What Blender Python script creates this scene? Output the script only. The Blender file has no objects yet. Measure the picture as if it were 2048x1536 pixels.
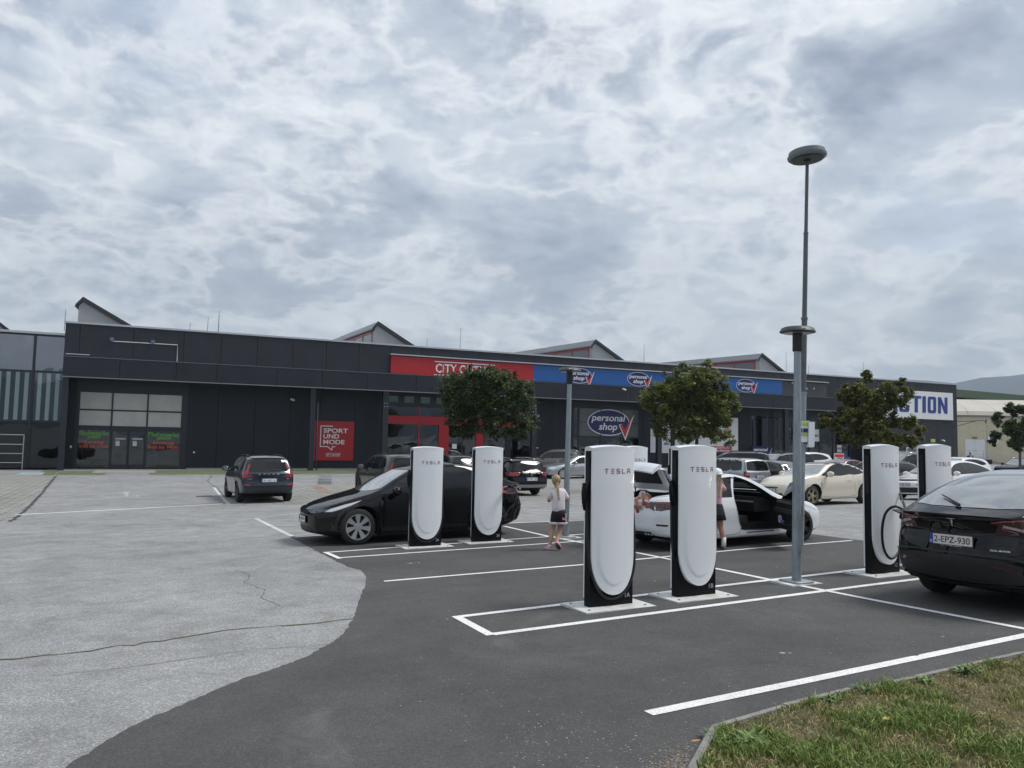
import bpy, bmesh, math, random
import numpy as np
from mathutils import Vector, Matrix
from mathutils.geometry import delaunay_2d_cdt
from mathutils.bvhtree import BVHTree
random.seed(7); np.random.seed(7)
SC = bpy.context.scene
COL = SC.collection

# ---------------------------------------------------------------- camera
F = 1538.0; HC = 2.38; CX, CY = 1024, 768; RHO = 0.019
PIT = math.atan((880-768)*math.cos(RHO)/F)
fwd = Vector((0, math.cos(PIT), math.sin(PIT)))
r0 = Vector((1, 0, 0)); u0 = r0.cross(fwd)
RV = math.cos(RHO)*r0 + math.sin(RHO)*u0
UV = -math.sin(RHO)*r0 + math.cos(RHO)*u0
CAMP = Vector((0, 0, HC))
cd = bpy.data.cameras.new('camera'); cam = bpy.data.objects.new('camera', cd); COL.objects.link(cam)
cd.sensor_width = 36; cd.lens = F/2048*36; cd.clip_start = 0.1; cd.clip_end = 20000
mw = Matrix((RV, UV, -fwd)).transposed().to_4x4(); mw.translation = CAMP
cam.matrix_world = mw
SC.camera = cam
SC.render.resolution_x = 1024; SC.render.resolution_y = 768
SC.view_settings.view_transform = 'Standard'; SC.view_settings.look = 'None'
SC.view_settings.gamma = 1; SC.view_settings.use_curve_mapping = False
SC.view_settings.exposure = 1.10

# ---------------------------------------------------------------- sky and sun (bright broken overcast)
SUN_EL, SUN_AZ = math.radians(56), math.radians(86)      # azimuth from +Y towards +X
wd = bpy.data.worlds.new('World'); SC.world = wd; wd.use_nodes = True
nt = wd.node_tree; nt.nodes.clear()
def nd(nt, t, **k):
    n = nt.nodes.new(t)
    for a, b in k.items():
        if a == 'inp':
            for i, v in b.items(): n.inputs[i].default_value = v
        else: setattr(n, a, b)
    return n
def lk(nt, a, b): nt.links.new(a, b)
def mth(nt, op, a, b=None, c=None, clamp=False):
    n = nt.nodes.new('ShaderNodeMath'); n.operation = op; n.use_clamp = clamp
    for i, v in enumerate((a, b, c)):
        if v is None: continue
        if hasattr(v, 'links'): nt.links.new(v, n.inputs[i])
        else: n.inputs[i].default_value = v
    return n.outputs[0]
def ramp(nt, fac, stops, interp='LINEAR'):
    n = nt.nodes.new('ShaderNodeValToRGB'); n.color_ramp.interpolation = interp
    e = n.color_ramp.elements
    while len(e) < len(stops): e.new(0.5)
    for i, (p, c) in enumerate(stops):
        e[i].position = p
        e[i].color = (c, c, c, 1) if isinstance(c, (int, float)) else (*c, 1)
    nt.links.new(fac, n.inputs[0]); return n.outputs[0]
def mixc(nt, fac, a, b, blend='MIX'):
    n = nt.nodes.new('ShaderNodeMix'); n.data_type = 'RGBA'; n.blend_type = blend
    for i, v in ((0, fac), (6, a), (7, b)):
        if hasattr(v, 'links'): nt.links.new(v, n.inputs[i])
        else: n.inputs[i].default_value = v if i == 0 else (*v, 1)
    return n.outputs[2]
def mixf(nt, fac, a, b):
    n = nt.nodes.new('ShaderNodeMix'); n.data_type = 'FLOAT'
    for i, v in ((0, fac), (2, a), (3, b)):
        if hasattr(v, 'links'): nt.links.new(v, n.inputs[i])
        else: n.inputs[i].default_value = v
    return n.outputs[0]

sky = nd(nt, 'ShaderNodeTexSky', sky_type='NISHITA', sun_disc=False, sun_elevation=SUN_EL, sun_rotation=SUN_AZ)
tc = nd(nt, 'ShaderNodeTexCoord'); sep = nd(nt, 'ShaderNodeSeparateXYZ'); lk(nt, tc.outputs['Generated'], sep.inputs[0])
zz = mth(nt, 'MAXIMUM', sep.outputs[2], 0.0)
zd = mth(nt, 'ADD', mth(nt, 'MULTIPLY', zz, 0.80), 0.27)
cmb = nd(nt, 'ShaderNodeCombineXYZ')
lk(nt, mth(nt, 'DIVIDE', sep.outputs[0], zd), cmb.inputs[0])
lk(nt, mth(nt, 'DIVIDE', sep.outputs[1], zd), cmb.inputs[1])
lk(nt, mth(nt, 'MULTIPLY', zz, 1.2), cmb.inputs[2])
def wn(scale, detail, rough, dist=0.0, off=(0, 0, 0), lac=2.0):
    mp = nd(nt, 'ShaderNodeMapping'); mp.inputs['Location'].default_value = off
    lk(nt, cmb.outputs[0], mp.inputs[0])
    n = nd(nt, 'ShaderNodeTexNoise', inp={'Scale': scale, 'Detail': detail, 'Roughness': rough, 'Distortion': dist, 'Lacunarity': lac})
    lk(nt, mp.outputs[0], n.inputs['Vector']); return n.outputs['Fac']
big = wn(0.62, 5, 0.52, 0.2, (3.1, 1.7, 0))          # large dark cloud bases
mid = wn(1.9, 10, 0.60, 0.25, (7.3, -2.2, 1.0))        # billows
fin = wn(6.5, 8, 0.62, 0.4, (1.0, 5.0, 2.0))
hi = wn(1.1, 6, 0.55, 0.2, (-4.0, 9.0, 3.0))
dk = mth(nt, 'ADD', mth(nt, 'MULTIPLY', big, 0.50), mth(nt, 'ADD', mth(nt, 'MULTIPLY', mid, 0.36), mth(nt, 'MULTIPLY', fin, 0.14)))
bil = mth(nt, 'ABSOLUTE', mth(nt, 'SUBTRACT', wn(3.2, 7, 0.58, 0.3, (9.0, 3.0, 5.0)), 0.5))
lt = mth(nt, 'ADD', mth(nt, 'ADD', mth(nt, 'MULTIPLY', mid, 0.55), mth(nt, 'MULTIPLY', fin, 0.30)), mth(nt, 'SUBTRACT', 0.115, mth(nt, 'MULTIPLY', bil, -0.55)))
lightc = ramp(nt, lt, [(0.38, (.92, .935, .94)), (0.445, (.74, .77, .805)), (0.51, (.55, .60, .665)), (0.60, (.40, .455, .54))], 'EASE')
darkc = ramp(nt, lt, [(0.38, (.46, .51, .59)), (0.48, (.30, .35, .445)), (0.60, (.21, .255, .35))], 'EASE')
cloud = mixc(nt, ramp(nt, dk, [(0.48, 0.0), (0.56, 1.0)], 'EASE'), lightc, darkc)
# crisp sunlit rims and small puffs
rim = ramp(nt, mth(nt, 'SUBTRACT', mid, mth(nt, 'MULTIPLY', fin, 0.35)), [(0.23, 0.0), (0.31, 1.0), (0.36, 0.25), (0.46, 0.0)])
cloud = mixc(nt, mth(nt, 'MULTIPLY', rim, 0.6), cloud, (.90, .915, .92))
# towards the horizon the layers merge into an even blue-grey
hz = ramp(nt, zz, [(0.0, 1.0), (0.05, 0.75), (0.16, 0.28), (0.34, 0.0)])
band = wn(2.6, 7, 0.6, 0.3, (2.0, 0.5, 0.0))
hcol = mixc(nt, ramp(nt, band, [(0.40, 0.0), (0.62, 1.0)]), (.94, .96, .97), (.60, .66, .745))
cloud = mixc(nt, mth(nt, 'MULTIPLY', hz, 0.62), cloud, hcol)
cov = ramp(nt, hi, [(0.26, 0.60), (0.38, 0.97), (1.0, 1.0)])
vm = nd(nt, 'ShaderNodeVectorMath', operation='SCALE'); lk(nt, cloud, vm.inputs[0]); vm.inputs['Scale'].default_value = 6.4
col = mixc(nt, cov, sky.outputs[0], vm.outputs[0])
bg = nd(nt, 'ShaderNodeBackground', inp={'Strength': 0.10}); lk(nt, col, bg.inputs[0])
wo = nd(nt, 'ShaderNodeOutputWorld'); lk(nt, bg.outputs[0], wo.inputs[0])

sd = bpy.data.lights.new('sun', 'SUN'); sd.energy = 1.5; sd.angle = math.radians(18); sd.color = (1, 0.97, 0.92)
sun = bpy.data.objects.new('sun', sd); COL.objects.link(sun)
sdir = Vector((math.sin(SUN_AZ)*math.cos(SUN_EL), math.cos(SUN_AZ)*math.cos(SUN_EL), math.sin(SUN_EL)))
sun.rotation_euler = sdir.to_track_quat('Z', 'Y').to_euler()
sun.location = (0, 0, 60)

# ---------------------------------------------------------------- terrain heights and placement from the photograph
PA, PB = -0.00983044, 0.02392406
def sst(e0, e1, x):
    t = min(1.0, max(0.0, (x-e0)/(e1-e0))); return t*t*(3-2*t)
def gz(X, Y):
    p = HC - 1.95 + PA*Y + PB*X
    k = .15; lo = -.16
    p = lo + k*math.log(1+math.exp(min(60, (p-lo)/k))); p = min(p, 0.9)
    return p*(1-sst(24, 43, Y)) + .33*sst(-5, 25, X)*sst(38, 50, Y)
def ray(x, y):
    d = fwd*F + RV*(x-CX) + UV*(CY-y); return d.normalized()
def G(x, y, h=0.0):
    """point of the ground (raised by h) seen at pixel x, y of the photograph"""
    d = ray(x, y); f = lambda t: (CAMP+d*t).z - gz(*(CAMP+d*t).xy) - h
    t = prev = 1.0
    while t < 400 and f(t) > 0: prev = t; t *= 1.02
    lo, hi2 = prev, t
    for _ in range(36):
        m = (lo+hi2)/2
        if f(m) > 0: lo = m
        else: hi2 = m
    return CAMP + d*lo
DB = Vector((0.886, 0.4637)).normalized()       # direction of the charging bays' long lines
DC = Vector((DB.y, -DB.x))                      # across the bays, towards the camera
BDIR = Vector((0.90972925, 0.41520198)); BN = Vector((-BDIR.y, BDIR.x))
BP0 = Vector((-27.3739, 47.3091, 0))

# ---------------------------------------------------------------- materials
MATS = {}
def M(name, col=(.5, .5, .5), rough=.5, metal=0.0, var=0.0, scale=4.0, bump=0.0, bscale=40.0, coat=0.0, spec=.5, emit=0, alpha=1, trans=0, dirt=0, stretch=None, ior=1.5, croug=.03):
    if name in MATS: return MATS[name]
    m = bpy.data.materials.new(name); m.use_nodes = True; t = m.node_tree
    b = t.nodes['Principled BSDF']
    b.inputs['Base Color'].default_value = (*col, 1); b.inputs['Roughness'].default_value = rough
    b.inputs['Metallic'].default_value = metal; b.inputs['Coat Weight'].default_value = coat
    b.inputs['Coat Roughness'].default_value = croug
    b.inputs['Specular IOR Level'].default_value = spec; b.inputs['IOR'].default_value = ior
    b.inputs['Alpha'].default_value = alpha; b.inputs['Transmission Weight'].default_value = trans
    if emit: b.inputs['Emission Color'].default_value = (*col, 1); b.inputs['Emission Strength'].default_value = emit
    if var or bump or dirt:
        tc = t.nodes.new('ShaderNodeTexCoord'); mp = t.nodes.new('ShaderNodeMapping')
        lk(t, tc.outputs['Object'], mp.inputs[0])
        if stretch: mp.inputs['Scale'].default_value = stretch
    if var:
        n = nd(t, 'ShaderNodeTexNoise', inp={'Scale': scale, 'Detail': 6.0, 'Roughness': .62}); lk(t, mp.outputs[0], n.inputs['Vector'])
        f = ramp(t, n.outputs['Fac'], [(.3, 1-var), (.7, 1+var)])
        c = mixc(t, 1.0, col, f, 'MULTIPLY'); lk(t, c, b.inputs['Base Color'])
        lk(t, mth(t, 'ADD', mth(t, 'MULTIPLY', n.outputs['Fac'], .25*min(1, rough*2)), max(0, rough-.12*min(1, rough*2))), b.inputs['Roughness'])
    if dirt:
        n2 = nd(t, 'ShaderNodeTexNoise', inp={'Scale': 3.0, 'Detail': 8.0, 'Roughness': .7}); lk(t, mp.outputs[0], n2.inputs['Vector'])
        f2 = mth(t, 'MULTIPLY', ramp(t, n2.outputs['Fac'], [(.45, 0.0), (.75, 1.0)]), dirt)
        src = b.inputs['Base Color'].links[0].from_socket if b.inputs['Base Color'].links else col
        lk(t, mixc(t, f2, src, (.22, .20, .17)), b.inputs['Base Color'])
    if bump:
        n = nd(t, 'ShaderNodeTexNoise', inp={'Scale': bscale, 'Detail': 5.0}); lk(t, mp.outputs[0], n.inputs['Vector'])
        bp = nd(t, 'ShaderNodeBump', inp={'Strength': bump, 'Distance': .02}); lk(t, n.outputs['Fac'], bp.inputs['Height']); lk(t, bp.outputs[0], b.inputs['Normal'])
    MATS[name] = m; return m

# ---------------------------------------------------------------- mesh helpers
def tag(o, label=None, cat=None, group=None, kind=None):
    for k, v in (('label', label), ('category', cat), ('group', group), ('kind', kind)):
        if v: o[k] = v
    return o
def empty(name, label, cat, loc=(0, 0, 0), rz=0.0, group=None, mat=None):
    o = bpy.data.objects.new(name, None); COL.objects.link(o); o.empty_display_size = .2
    if mat is not None: o.matrix_world = mat
    else: o.location = loc; o.rotation_euler = (0, 0, rz)
    return tag(o, label, cat, group)
def link(name, me, parent=None, label=None):
    o = bpy.data.objects.new(name, me); COL.objects.link(o)
    if parent is not None: o.parent = parent
    if label: o['label'] = label
    return o
class MB:
    def __init__(s): s.v = []; s.f = []; s.m = []; s.cur = 0
    def add(s, vs, fs):
        n = len(s.v); s.v += [tuple(v) for v in vs]; s.f += [tuple(i+n for i in f) for f in fs]; s.m += [s.cur]*len(fs); return s
    def mi(s, i): s.cur = i; return s
    def box(s, x0, x1, y0, y1, z0, z1, mat=None):
        vs = [(x, y, z) for z in (z0, z1) for y in (y0, y1) for x in (x0, x1)]
        if mat is not None: vs = [mat @ Vector(v) for v in vs]
        return s.add(vs, [(0, 2, 3, 1), (4, 5, 7, 6), (0, 1, 5, 4), (2, 6, 7, 3), (0, 4, 6, 2), (1, 3, 7, 5)])
    def prism(s, poly, a, b, axis='y', mat=None):
        """polygon (2D) extruded from a to b along axis; poly coords are the two other axes in order"""
        def P(p, t): return {'y': (p[0], t, p[1]), 'x': (t, p[0], p[1]), 'z': (p[0], p[1], t)}[axis]
        n = len(poly); vs = [P(p, a) for p in poly]+[P(p, b) for p in poly]
        if mat is not None: vs = [mat @ Vector(v) for v in vs]
        fs = [tuple(range(n))[::-1], tuple(range(n, 2*n))]+[(i, (i+1) % n, (i+1) % n+n, i+n) for i in range(n)]
        return s.add(vs, fs)
    def tube(s, pts, r, n=8, caps=True):
        pts = [Vector(p) for p in pts]; rs = r if isinstance(r, (list, tuple)) else [r]*len(pts)
        vs = []; up = None
        for i, p in enumerate(pts):
            t = (pts[min(i+1, len(pts)-1)]-pts[max(i-1, 0)]).normalized()
            if up is None: up = Vector((0, 0, 1)) if abs(t.z) < .9 else Vector((1, 0, 0))
            a = t.cross(up).normalized(); b = a.cross(t).normalized(); up = b
            for k in range(n):
                w = 2*math.pi*k/n; vs.append(p+(a*math.cos(w)+b*math.sin(w))*rs[i])
        fs = [(i*n+k, i*n+(k+1) % n, (i+1)*n+(k+1) % n, (i+1)*n+k) for i in range(len(pts)-1) for k in range(n)]
        if caps: fs += [tuple(range(n))[::-1], tuple(range((len(pts)-1)*n, len(pts)*n))]
        return s.add(vs, fs)
    def lathe(s, prof, n=24, mat=None, axis='z'):
        vs = []
        for r, z in prof:
            for k in range(n):
                w = 2*math.pi*k/n
                v = (r*math.cos(w), r*math.sin(w), z) if axis == 'z' else (r*math.cos(w), z, r*math.sin(w))
                vs.append(mat @ Vector(v) if mat is not None else v)
        return s.add(vs, [(i*n+k, i*n+(k+1) % n, (i+1)*n+(k+1) % n, (i+1)*n+k) for i in range(len(prof)-1) for k in range(n)])
    def ball(s, c, r, n=10, m=7, sc=(1, 1, 1)):
        vs = []; 
        for i in range(m+1):
            a = math.pi*i/m
            for k in range(n):
                w = 2*math.pi*k/n
                vs.append((c[0]+r*sc[0]*math.sin(a)*math.cos(w), c[1]+r*sc[1]*math.sin(a)*math.sin(w), c[2]+r*sc[2]*math.cos(a)))
        return s.add(vs, [(i*n+k, (i+1)*n+k, (i+1)*n+(k+1) % n, i*n+(k+1) % n) for i in range(m) for k in range(n)])
    def mesh(s, name, mats, smooth=False, normals=True):
        me = bpy.data.meshes.new(name); me.from_pydata(s.v, [], s.f)
        for m in (mats if isinstance(mats, (list, tuple)) else [mats]): me.materials.append(m)
        if any(s.m): me.polygons.foreach_set('material_index', s.m)
        if normals:
            bm = bmesh.new(); bm.from_mesh(me); bmesh.ops.recalc_face_normals(bm, faces=bm.faces); bm.to_mesh(me); bm.free()
        if smooth:
            me.polygons.foreach_set('use_smooth', [True]*len(me.polygons))
            if smooth != True: me.set_sharp_from_angle(angle=math.radians(smooth))
        me.update(); return me
    def build(s, name, mats, parent=None, smooth=False, label=None):
        return link(name, s.mesh(name, mats, smooth), parent, label)
def bevel_box(x0, x1, y0, y1, z0, z1, r, mats, name, parent=None, seg=2):
    bm = bmesh.new(); bmesh.ops.create_cube(bm, size=1)
    for v in bm.verts: v.co = Vector(((x0+x1)/2+v.co.x*(x1-x0), (y0+y1)/2+v.co.y*(y1-y0), (z0+z1)/2+v.co.z*(z1-z0)))
    bmesh.ops.bevel(bm, geom=bm.edges[:]+bm.verts[:], offset=r, segments=seg, affect='EDGES')
    me = bpy.data.meshes.new(name); bm.to_mesh(me); bm.free(); me.materials.append(mats)
    me.polygons.foreach_set('use_smooth', [True]*len(me.polygons)); me.set_sharp_from_angle(angle=.9)
    return link(name, me, parent)
_TC = {}
def text_mesh(txt, bold=0.0, shear=0.0, space=1.0):
    k = (txt, bold, shear, space)
    if k in _TC: return _TC[k]
    cu = bpy.data.curves.new('t', 'FONT'); cu.body = txt; cu.offset = bold; cu.shear = shear; cu.space_character = space
    cu.resolution_u = 4
    ob = bpy.data.objects.new('t', cu); COL.objects.link(ob)
    dg = bpy.context.evaluated_depsgraph_get(); me = ob.evaluated_get(dg).to_mesh()
    vs = [v.co.copy() for v in me.vertices]; fs = [tuple(p.vertices) for p in me.polygons]
    ob.evaluated_get(dg).to_mesh_clear(); bpy.data.objects.remove(ob); bpy.data.curves.remove(cu)
    x0 = min(v.x for v in vs); x1 = max(v.x for v in vs); y0 = min(v.y for v in vs); y1 = max(v.y for v in vs)
    r = ([((v.x-x0)/(x1-x0), (v.y-y0)/(y1-y0)) for v in vs], fs, (x1-x0)/(y1-y0)); _TC[k] = r; return r
def put_text(mb, txt, x, z, w, h, y=0.0, bold=.02, shear=0.0, mat=None, space=1.0):
    """flat lettering in the local XZ plane facing -Y; box from (x,z), size w x h"""
    vs, fs, asp = text_mesh(txt, bold, shear, space)
    if w is None: w = h*asp
    P = [Vector((x+a*w, y, z+b*h)) for a, b in vs]
    if mat is not None: P = [mat @ p for p in P]
    mb.add(P, fs); return w
def cdt(poly, step, extra=()):
    """triangulate a polygon with interior grid points -> verts2d, faces"""
    n = len(poly); out = []
    for i in range(n):
        a = Vector(poly[i]); b = Vector(poly[(i+1) % n]); k = max(1, int((b-a).length/step))
        for j in range(k): out.append(a+(b-a)*j/k)
    m = len(out); edges = [(i, (i+1) % m) for i in range(m)]
    xs = [p.x for p in out]; ys = [p.y for p in out]; pts = list(out)
    x = min(xs)+step*.5
    while x < max(xs):
        y = min(ys)+step*.5
        while y < max(ys):
            pts.append(Vector((x+random.uniform(-.01, .01)*step, y))); y += step
        x += step
    r = delaunay_2d_cdt(pts, edges, [tuple(range(m))], 1, 1e-7)
    return r[0], [tuple(f) for f in r[2]]
# ================================================================ SETTING: ground, pavings, paint
def ground_mat(name, c1, c2, speck, speck_amt, big=.12, stain=0.0, sscale=420, rough=.9):
    m = bpy.data.materials.new(name); m.use_nodes = True; t = m.node_tree; b = t.nodes['Principled BSDF']
    geo = nd(t, 'ShaderNodeNewGeometry'); P = geo.outputs['Position']
    def N(s, d=5, r=.6, dist=0):
        n = nd(t, 'ShaderNodeTexNoise', inp={'Scale': s, 'Detail': d, 'Roughness': r, 'Distortion': dist}); lk(t, P, n.inputs['Vector']); return n.outputs['Fac']
    c = mixc(t, ramp(t, N(.35, 6, .65, .4), [(.32, 0.0), (.68, 1.0)]), c1, c2)
    c = mixc(t, 1.0, c, ramp(t, N(2.3, 5, .7), [(.3, 1-big), (.7, 1+big)]), 'MULTIPLY')
    vo = nd(t, 'ShaderNodeTexVoronoi', feature='F1', inp={'Scale': sscale*.22}); lk(t, P, vo.inputs['Vector'])
    sp = nd(t, 'ShaderNodeSeparateColor'); lk(t, vo.outputs['Color'], sp.inputs[0])
    f = ramp(t, sp.outputs[0], [(0.0, 1-speck_amt), (.55, 1.0), (.8, 1+speck_amt*.5), (1.0, 1+speck_amt*2.0)])
    c = mixc(t, 1.0, c, f, 'MULTIPLY')
    n3 = N(sscale*.12, 3, .7)
    c = mixc(t, mth(t, 'MULTIPLY', ramp(t, n3, [(.58, 0.0), (.75, 1.0)]), speck_amt*.6), c, speck)
    if stain:
        c = mixc(t, mth(t, 'MULTIPLY', ramp(t, N(.9, 7, .75, .8), [(.50, 0.0), (.72, 1.0)]), stain), c, (.055, .053, .05))
        c = mixc(t, mth(t, 'MULTIPLY', ramp(t, N(.55, 4, .6, 1.2), [(.62, 0.0), (.74, 1.0)]), stain*.6), c, (.24, .235, .22))
    lk(t, c, b.inputs['Base Color']); b.inputs['Roughness'].default_value = rough; b.inputs['Specular IOR Level'].default_value = .3
    bp = nd(t, 'ShaderNodeBump', inp={'Strength': .5, 'Distance': .006}); lk(t, n3, bp.inputs['Height']); lk(t, bp.outputs[0], b.inputs['Normal'])
    MATS[name] = m; return m
m_old = ground_mat('old_asphalt', (.225, .228, .230), (.300, .301, .300), (.5, .5, .49), .30, .14, .42)
m_new = ground_mat('new_asphalt', (.062, .062, .063), (.092, .091, .089), (.26, .26, .25), .24, .13, .30, 520)
m_conc = ground_mat('concrete_paving', (.30, .29, .27), (.38, .37, .35), (.5, .5, .48), .2, .12, .3)
m_slab = ground_mat('pale_slabs', (.27, .265, .26), (.33, .325, .315), (.4, .4, .4), .12, .1, .2)
m_soil = ground_mat('dry_soil', (.16, .125, .075), (.24, .19, .12), (.35, .3, .2), .5, .3)
# grass paver / cobble material: stones with grassy joints
def cobble_mat(name, stone, joint, sx, sy, amount=.5, rot=0.0):
    m = bpy.data.materials.new(name); m.use_nodes = True; t = m.node_tree; b = t.nodes['Principled BSDF']
    geo = nd(t, 'ShaderNodeNewGeometry'); mp = nd(t, 'ShaderNodeMapping'); lk(t, geo.outputs['Position'], mp.inputs[0]); mp.inputs['Rotation'].default_value = (0, 0, rot)
    br = nd(t, 'ShaderNodeTexBrick', inp={'Scale': 1.0, 'Mortar Size': .035, 'Mortar Smooth': .25, 'Brick Width': sx, 'Row Height': sy, 'Bias': 0.0})
    br.inputs['Color1'].default_value = (*stone, 1); br.inputs['Color2'].default_value = tuple(x*.72 for x in stone)+(1,); br.inputs['Mortar'].default_value = (*joint, 1)
    lk(t, mp.outputs[0], br.inputs['Vector'])
    n = nd(t, 'ShaderNodeTexNoise', inp={'Scale': 1.6, 'Detail': 8.0, 'Roughness': .75}); lk(t, geo.outputs['Position'], n.inputs['Vector'])
    n2 = nd(t, 'ShaderNodeTexNoise', inp={'Scale': 26.0, 'Detail': 4.0, 'Roughness': .8}); lk(t, geo.outputs['Position'], n2.inputs['Vector'])
    c = mixc(t, mth(t, 'MULTIPLY', ramp(t, n.outputs['Fac'], [(.42, 0.0), (.62, 1.0)]), amount), br.outputs['Color'], joint)
    c = mixc(t, mth(t, 'MULTIPLY', ramp(t, n2.outputs['Fac'], [(.5, 0.0), (.7, 1.0)]), .55), c, tuple(x*.45 for x in joint))
    lk(t, c, b.inputs['Base Color']); b.inputs['Roughness'].default_value = .95
    bp = nd(t, 'ShaderNodeBump', inp={'Strength': .8, 'Distance': .03}); lk(t, mth(t, 'ADD', br.outputs['Fac'], n2.outputs['Fac']), bp.inputs['Height']); bp.invert = True; lk(t, bp.outputs[0], b.inputs['Normal'])
    MATS[name] = m; return m
RB = math.atan2(BDIR.y, BDIR.x)
m_cob = cobble_mat('cobbles_with_weeds', (.40, .40, .385), (.16, .16, .12), .62, .30, .26, -RB)
m_turf = cobble_mat('grass_pavers', (.25, .26, .20), (.085, .135, .03), .40, .20, .95, -RB)
m_paint = ground_mat('road_paint', (.66, .66, .65), (.78, .78, .77), (.3, .3, .3), .16, .06, .20)
m_paint2 = ground_mat('worn_road_paint', (.42, .42, .42), (.62, .62, .61), (.3, .3, .3), .35, .2, .3)

# ground sheet reaching the horizon
def axis(lo, hi, step, far):
    a = list(np.arange(lo, hi+.001, step)); s = step; x = hi
    while x < far: s *= 1.35; x += s; a.append(x)
    s = step; x = lo
    while x > -far: s *= 1.35; x -= s; a.insert(0, x)
    return a
gx = axis(-34, 62, .6, 9000); gy = axis(-6, 60, .6, 9000)
gv = [(x, y, gz(x, y)) for y in gy for x in gx]; nx = len(gx)
gf = [(j*nx+i, j*nx+i+1, (j+1)*nx+i+1, (j+1)*nx+i) for j in range(len(gy)-1) for i in range(nx-1)]
me = bpy.data.meshes.new('ground'); me.from_pydata(gv, [], gf); me.materials.append(m_old)
me.polygons.foreach_set('use_smooth', [True]*len(gf))
o = link('ground', me); tag(o, kind='structure')
def sheet(name, poly, mat, h, step=.8, parent=None, kind='structure', px=True):
    P = [G(*p).xy if px else Vector(p) for p in poly]
    vs, fs = cdt([tuple(p) for p in P], step)
    me = bpy.data.meshes.new(name); me.from_pydata([(v.x, v.y, gz(v.x, v.y)+h) for v in vs], [], fs); me.materials.append(mat)
    bm = bmesh.new(); bm.from_mesh(me); bmesh.ops.recalc_face_normals(bm, faces=bm.faces)
    if sum(f.normal.z for f in bm.faces) < 0: bmesh.ops.reverse_faces(bm, faces=bm.faces)
    bm.to_mesh(me); bm.free()
    me.polygons.foreach_set('use_smooth', [True]*len(me.polygons))
    o = link(name, me, parent)
    if kind and parent is None: tag(o, kind=kind)
    return o
# dark new asphalt of the charging bays; the near edge runs on under the camera
edge = [(60,1580),(130,1536),(255,1455),(370,1407),(480,1360),(560,1334),(612,1313),(655,1291),(688,1267),(706,1240),(716,1205),(730,1172),(733,1152),(722,1140),(697,1134),(656,1114),(612,1091),(579,1074)]
edge2 = [(800,1060),(1005,1048),(1140,1043),(1260,1038),(1400,1039),(1520,1052),(1629,1069),(1730,1082),(1850,1099),(2048,1122),(2300,1150)]
rng = random.Random(3)
def wob(pts, amp, n):
    out = []
    for i in range(len(pts)-1):
        a, b = Vector(pts[i]), Vector(pts[i+1])
        for k in range(n): out.append(tuple(a+(b-a)*k/n+Vector((rng.uniform(-1, 1), rng.uniform(-1, 1)))*amp))
    out.append(tuple(pts[-1])); return out
E1 = [G(*p).xy for p in edge]; E2 = [G(*p).xy for p in edge2]
E1 = wob(E1[1:], .012, 6); E2 = wob(E2, .01, 4)
E1 = [Vector(p)+Vector((rng.uniform(-1, 1), rng.uniform(-1, 1)))*.012 for p in wob(E1, .0, 2)]
newp = E1+E2+[(22, 9), (22, -4), (-8, -4), (-3.2, 3.0)]
sheet('charging_bay_asphalt', newp, m_new, .004, .6, px=False)
# cobbled strips and grass pavers
sheet('left_cobbled_parking', [(112,952),(0,1044),(-260,1150),(-700,1150),(-700,952),(-200,948)], m_cob, .004, 1.5)
sheet('cobbled_bays', [(428,974),(520,1003),(560,1009),(690,1004),(760,1008),(1100,1000),(1172,992),(1330,985),(1330,952),(1140,968),(1020,966),(890,960),(715,962),(640,969),(598,972)], m_cob, .004, 1.2)
sheet('grass_paver_strip', [(108,950.5),(210,950),(216,942),(122,942.5)], m_turf, .004, 1.2)
sheet('grass_paver_strip', [(300,949.5),(500,949),(712,947.5),(712,938.5),(500,940),(292,941.5)], m_turf, .004, 1.2)
sheet('left_lawn_edge', [(60,950),(106,951),(120,942),(90,941)], m_turf, .006, 1.2)
# paved walk to the left storefront, laid slab by slab
walk = empty('entrance_path', None, None); del_ = walk; walk['kind'] = 'structure'; walk.name = 'entrance_path'
walk.matrix_world = Matrix.Translation(BP0) @ Matrix.Rotation(RB, 4, 'Z')
sl = MB().box(-.235, .235, -.235, .235, -.06, .012).mesh('paving_slab', m_slab)
sl2 = MB().box(-.485, .485, -.485, .485, -.06, .010).mesh('paving_slab', m_slab)
for i in range(7):
    for j in range(8):
        s = link('paving_slab', sl, walk); s.location = (2.05+.48*i, -3.15+.48*j, .008+rng.uniform(0, .003))
for i in range(40):
    s = link('paving_slab', sl2, walk); s.location = (-.3+.98*i, 1.22, .016+rng.uniform(0, .003))
# painted markings
def line(name, pts, w, mat=m_paint, h=.009, px=True, label=None):
    P = [G(*p).xy if px else Vector(p) for p in pts]; mb = MB()
    for a, b in zip(P[:-1], P[1:]):
        d = (b-a); L = d.length; d.normalize(); n = Vector((-d.y, d.x))*w/2; k = max(1, int(L/.5))
        vs = []
        for i in range(k+1):
            c = a+d*L*i/k
            for q in (c-n, c+n): vs.append((q.x, q.y, gz(q.x, q.y)+h))
        mb.add(vs, [(2*i, 2*i+2, 2*i+3, 2*i+1) for i in range(k)])
    me = mb.mesh(name, mat)
    for p in me.polygons:
        if p.normal.z < 0: p.flip()
    o = link(name, me); tag(o, kind='structure'); return o
LN = 'painted_line'
line(LN, [(1297,1428.5),(2044,1273.4),(2200,1241)], .11)
line(LN, [(985,1270),(1490,1203.4),(1740,1171),(1828,1160),(2048,1133)], .105, h=.0092)
line(LN, [(907,1236),(1341,1184.5),(1540,1161),(1731,1139),(2048,1103)], .105, h=.0094)
line(LN, [(912,1234),(982,1272)], .105, h=.0102)
line(LN, [(768,1163.5),(1168,1130),(1500,1098),(1704,1081.6)], .085)
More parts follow.
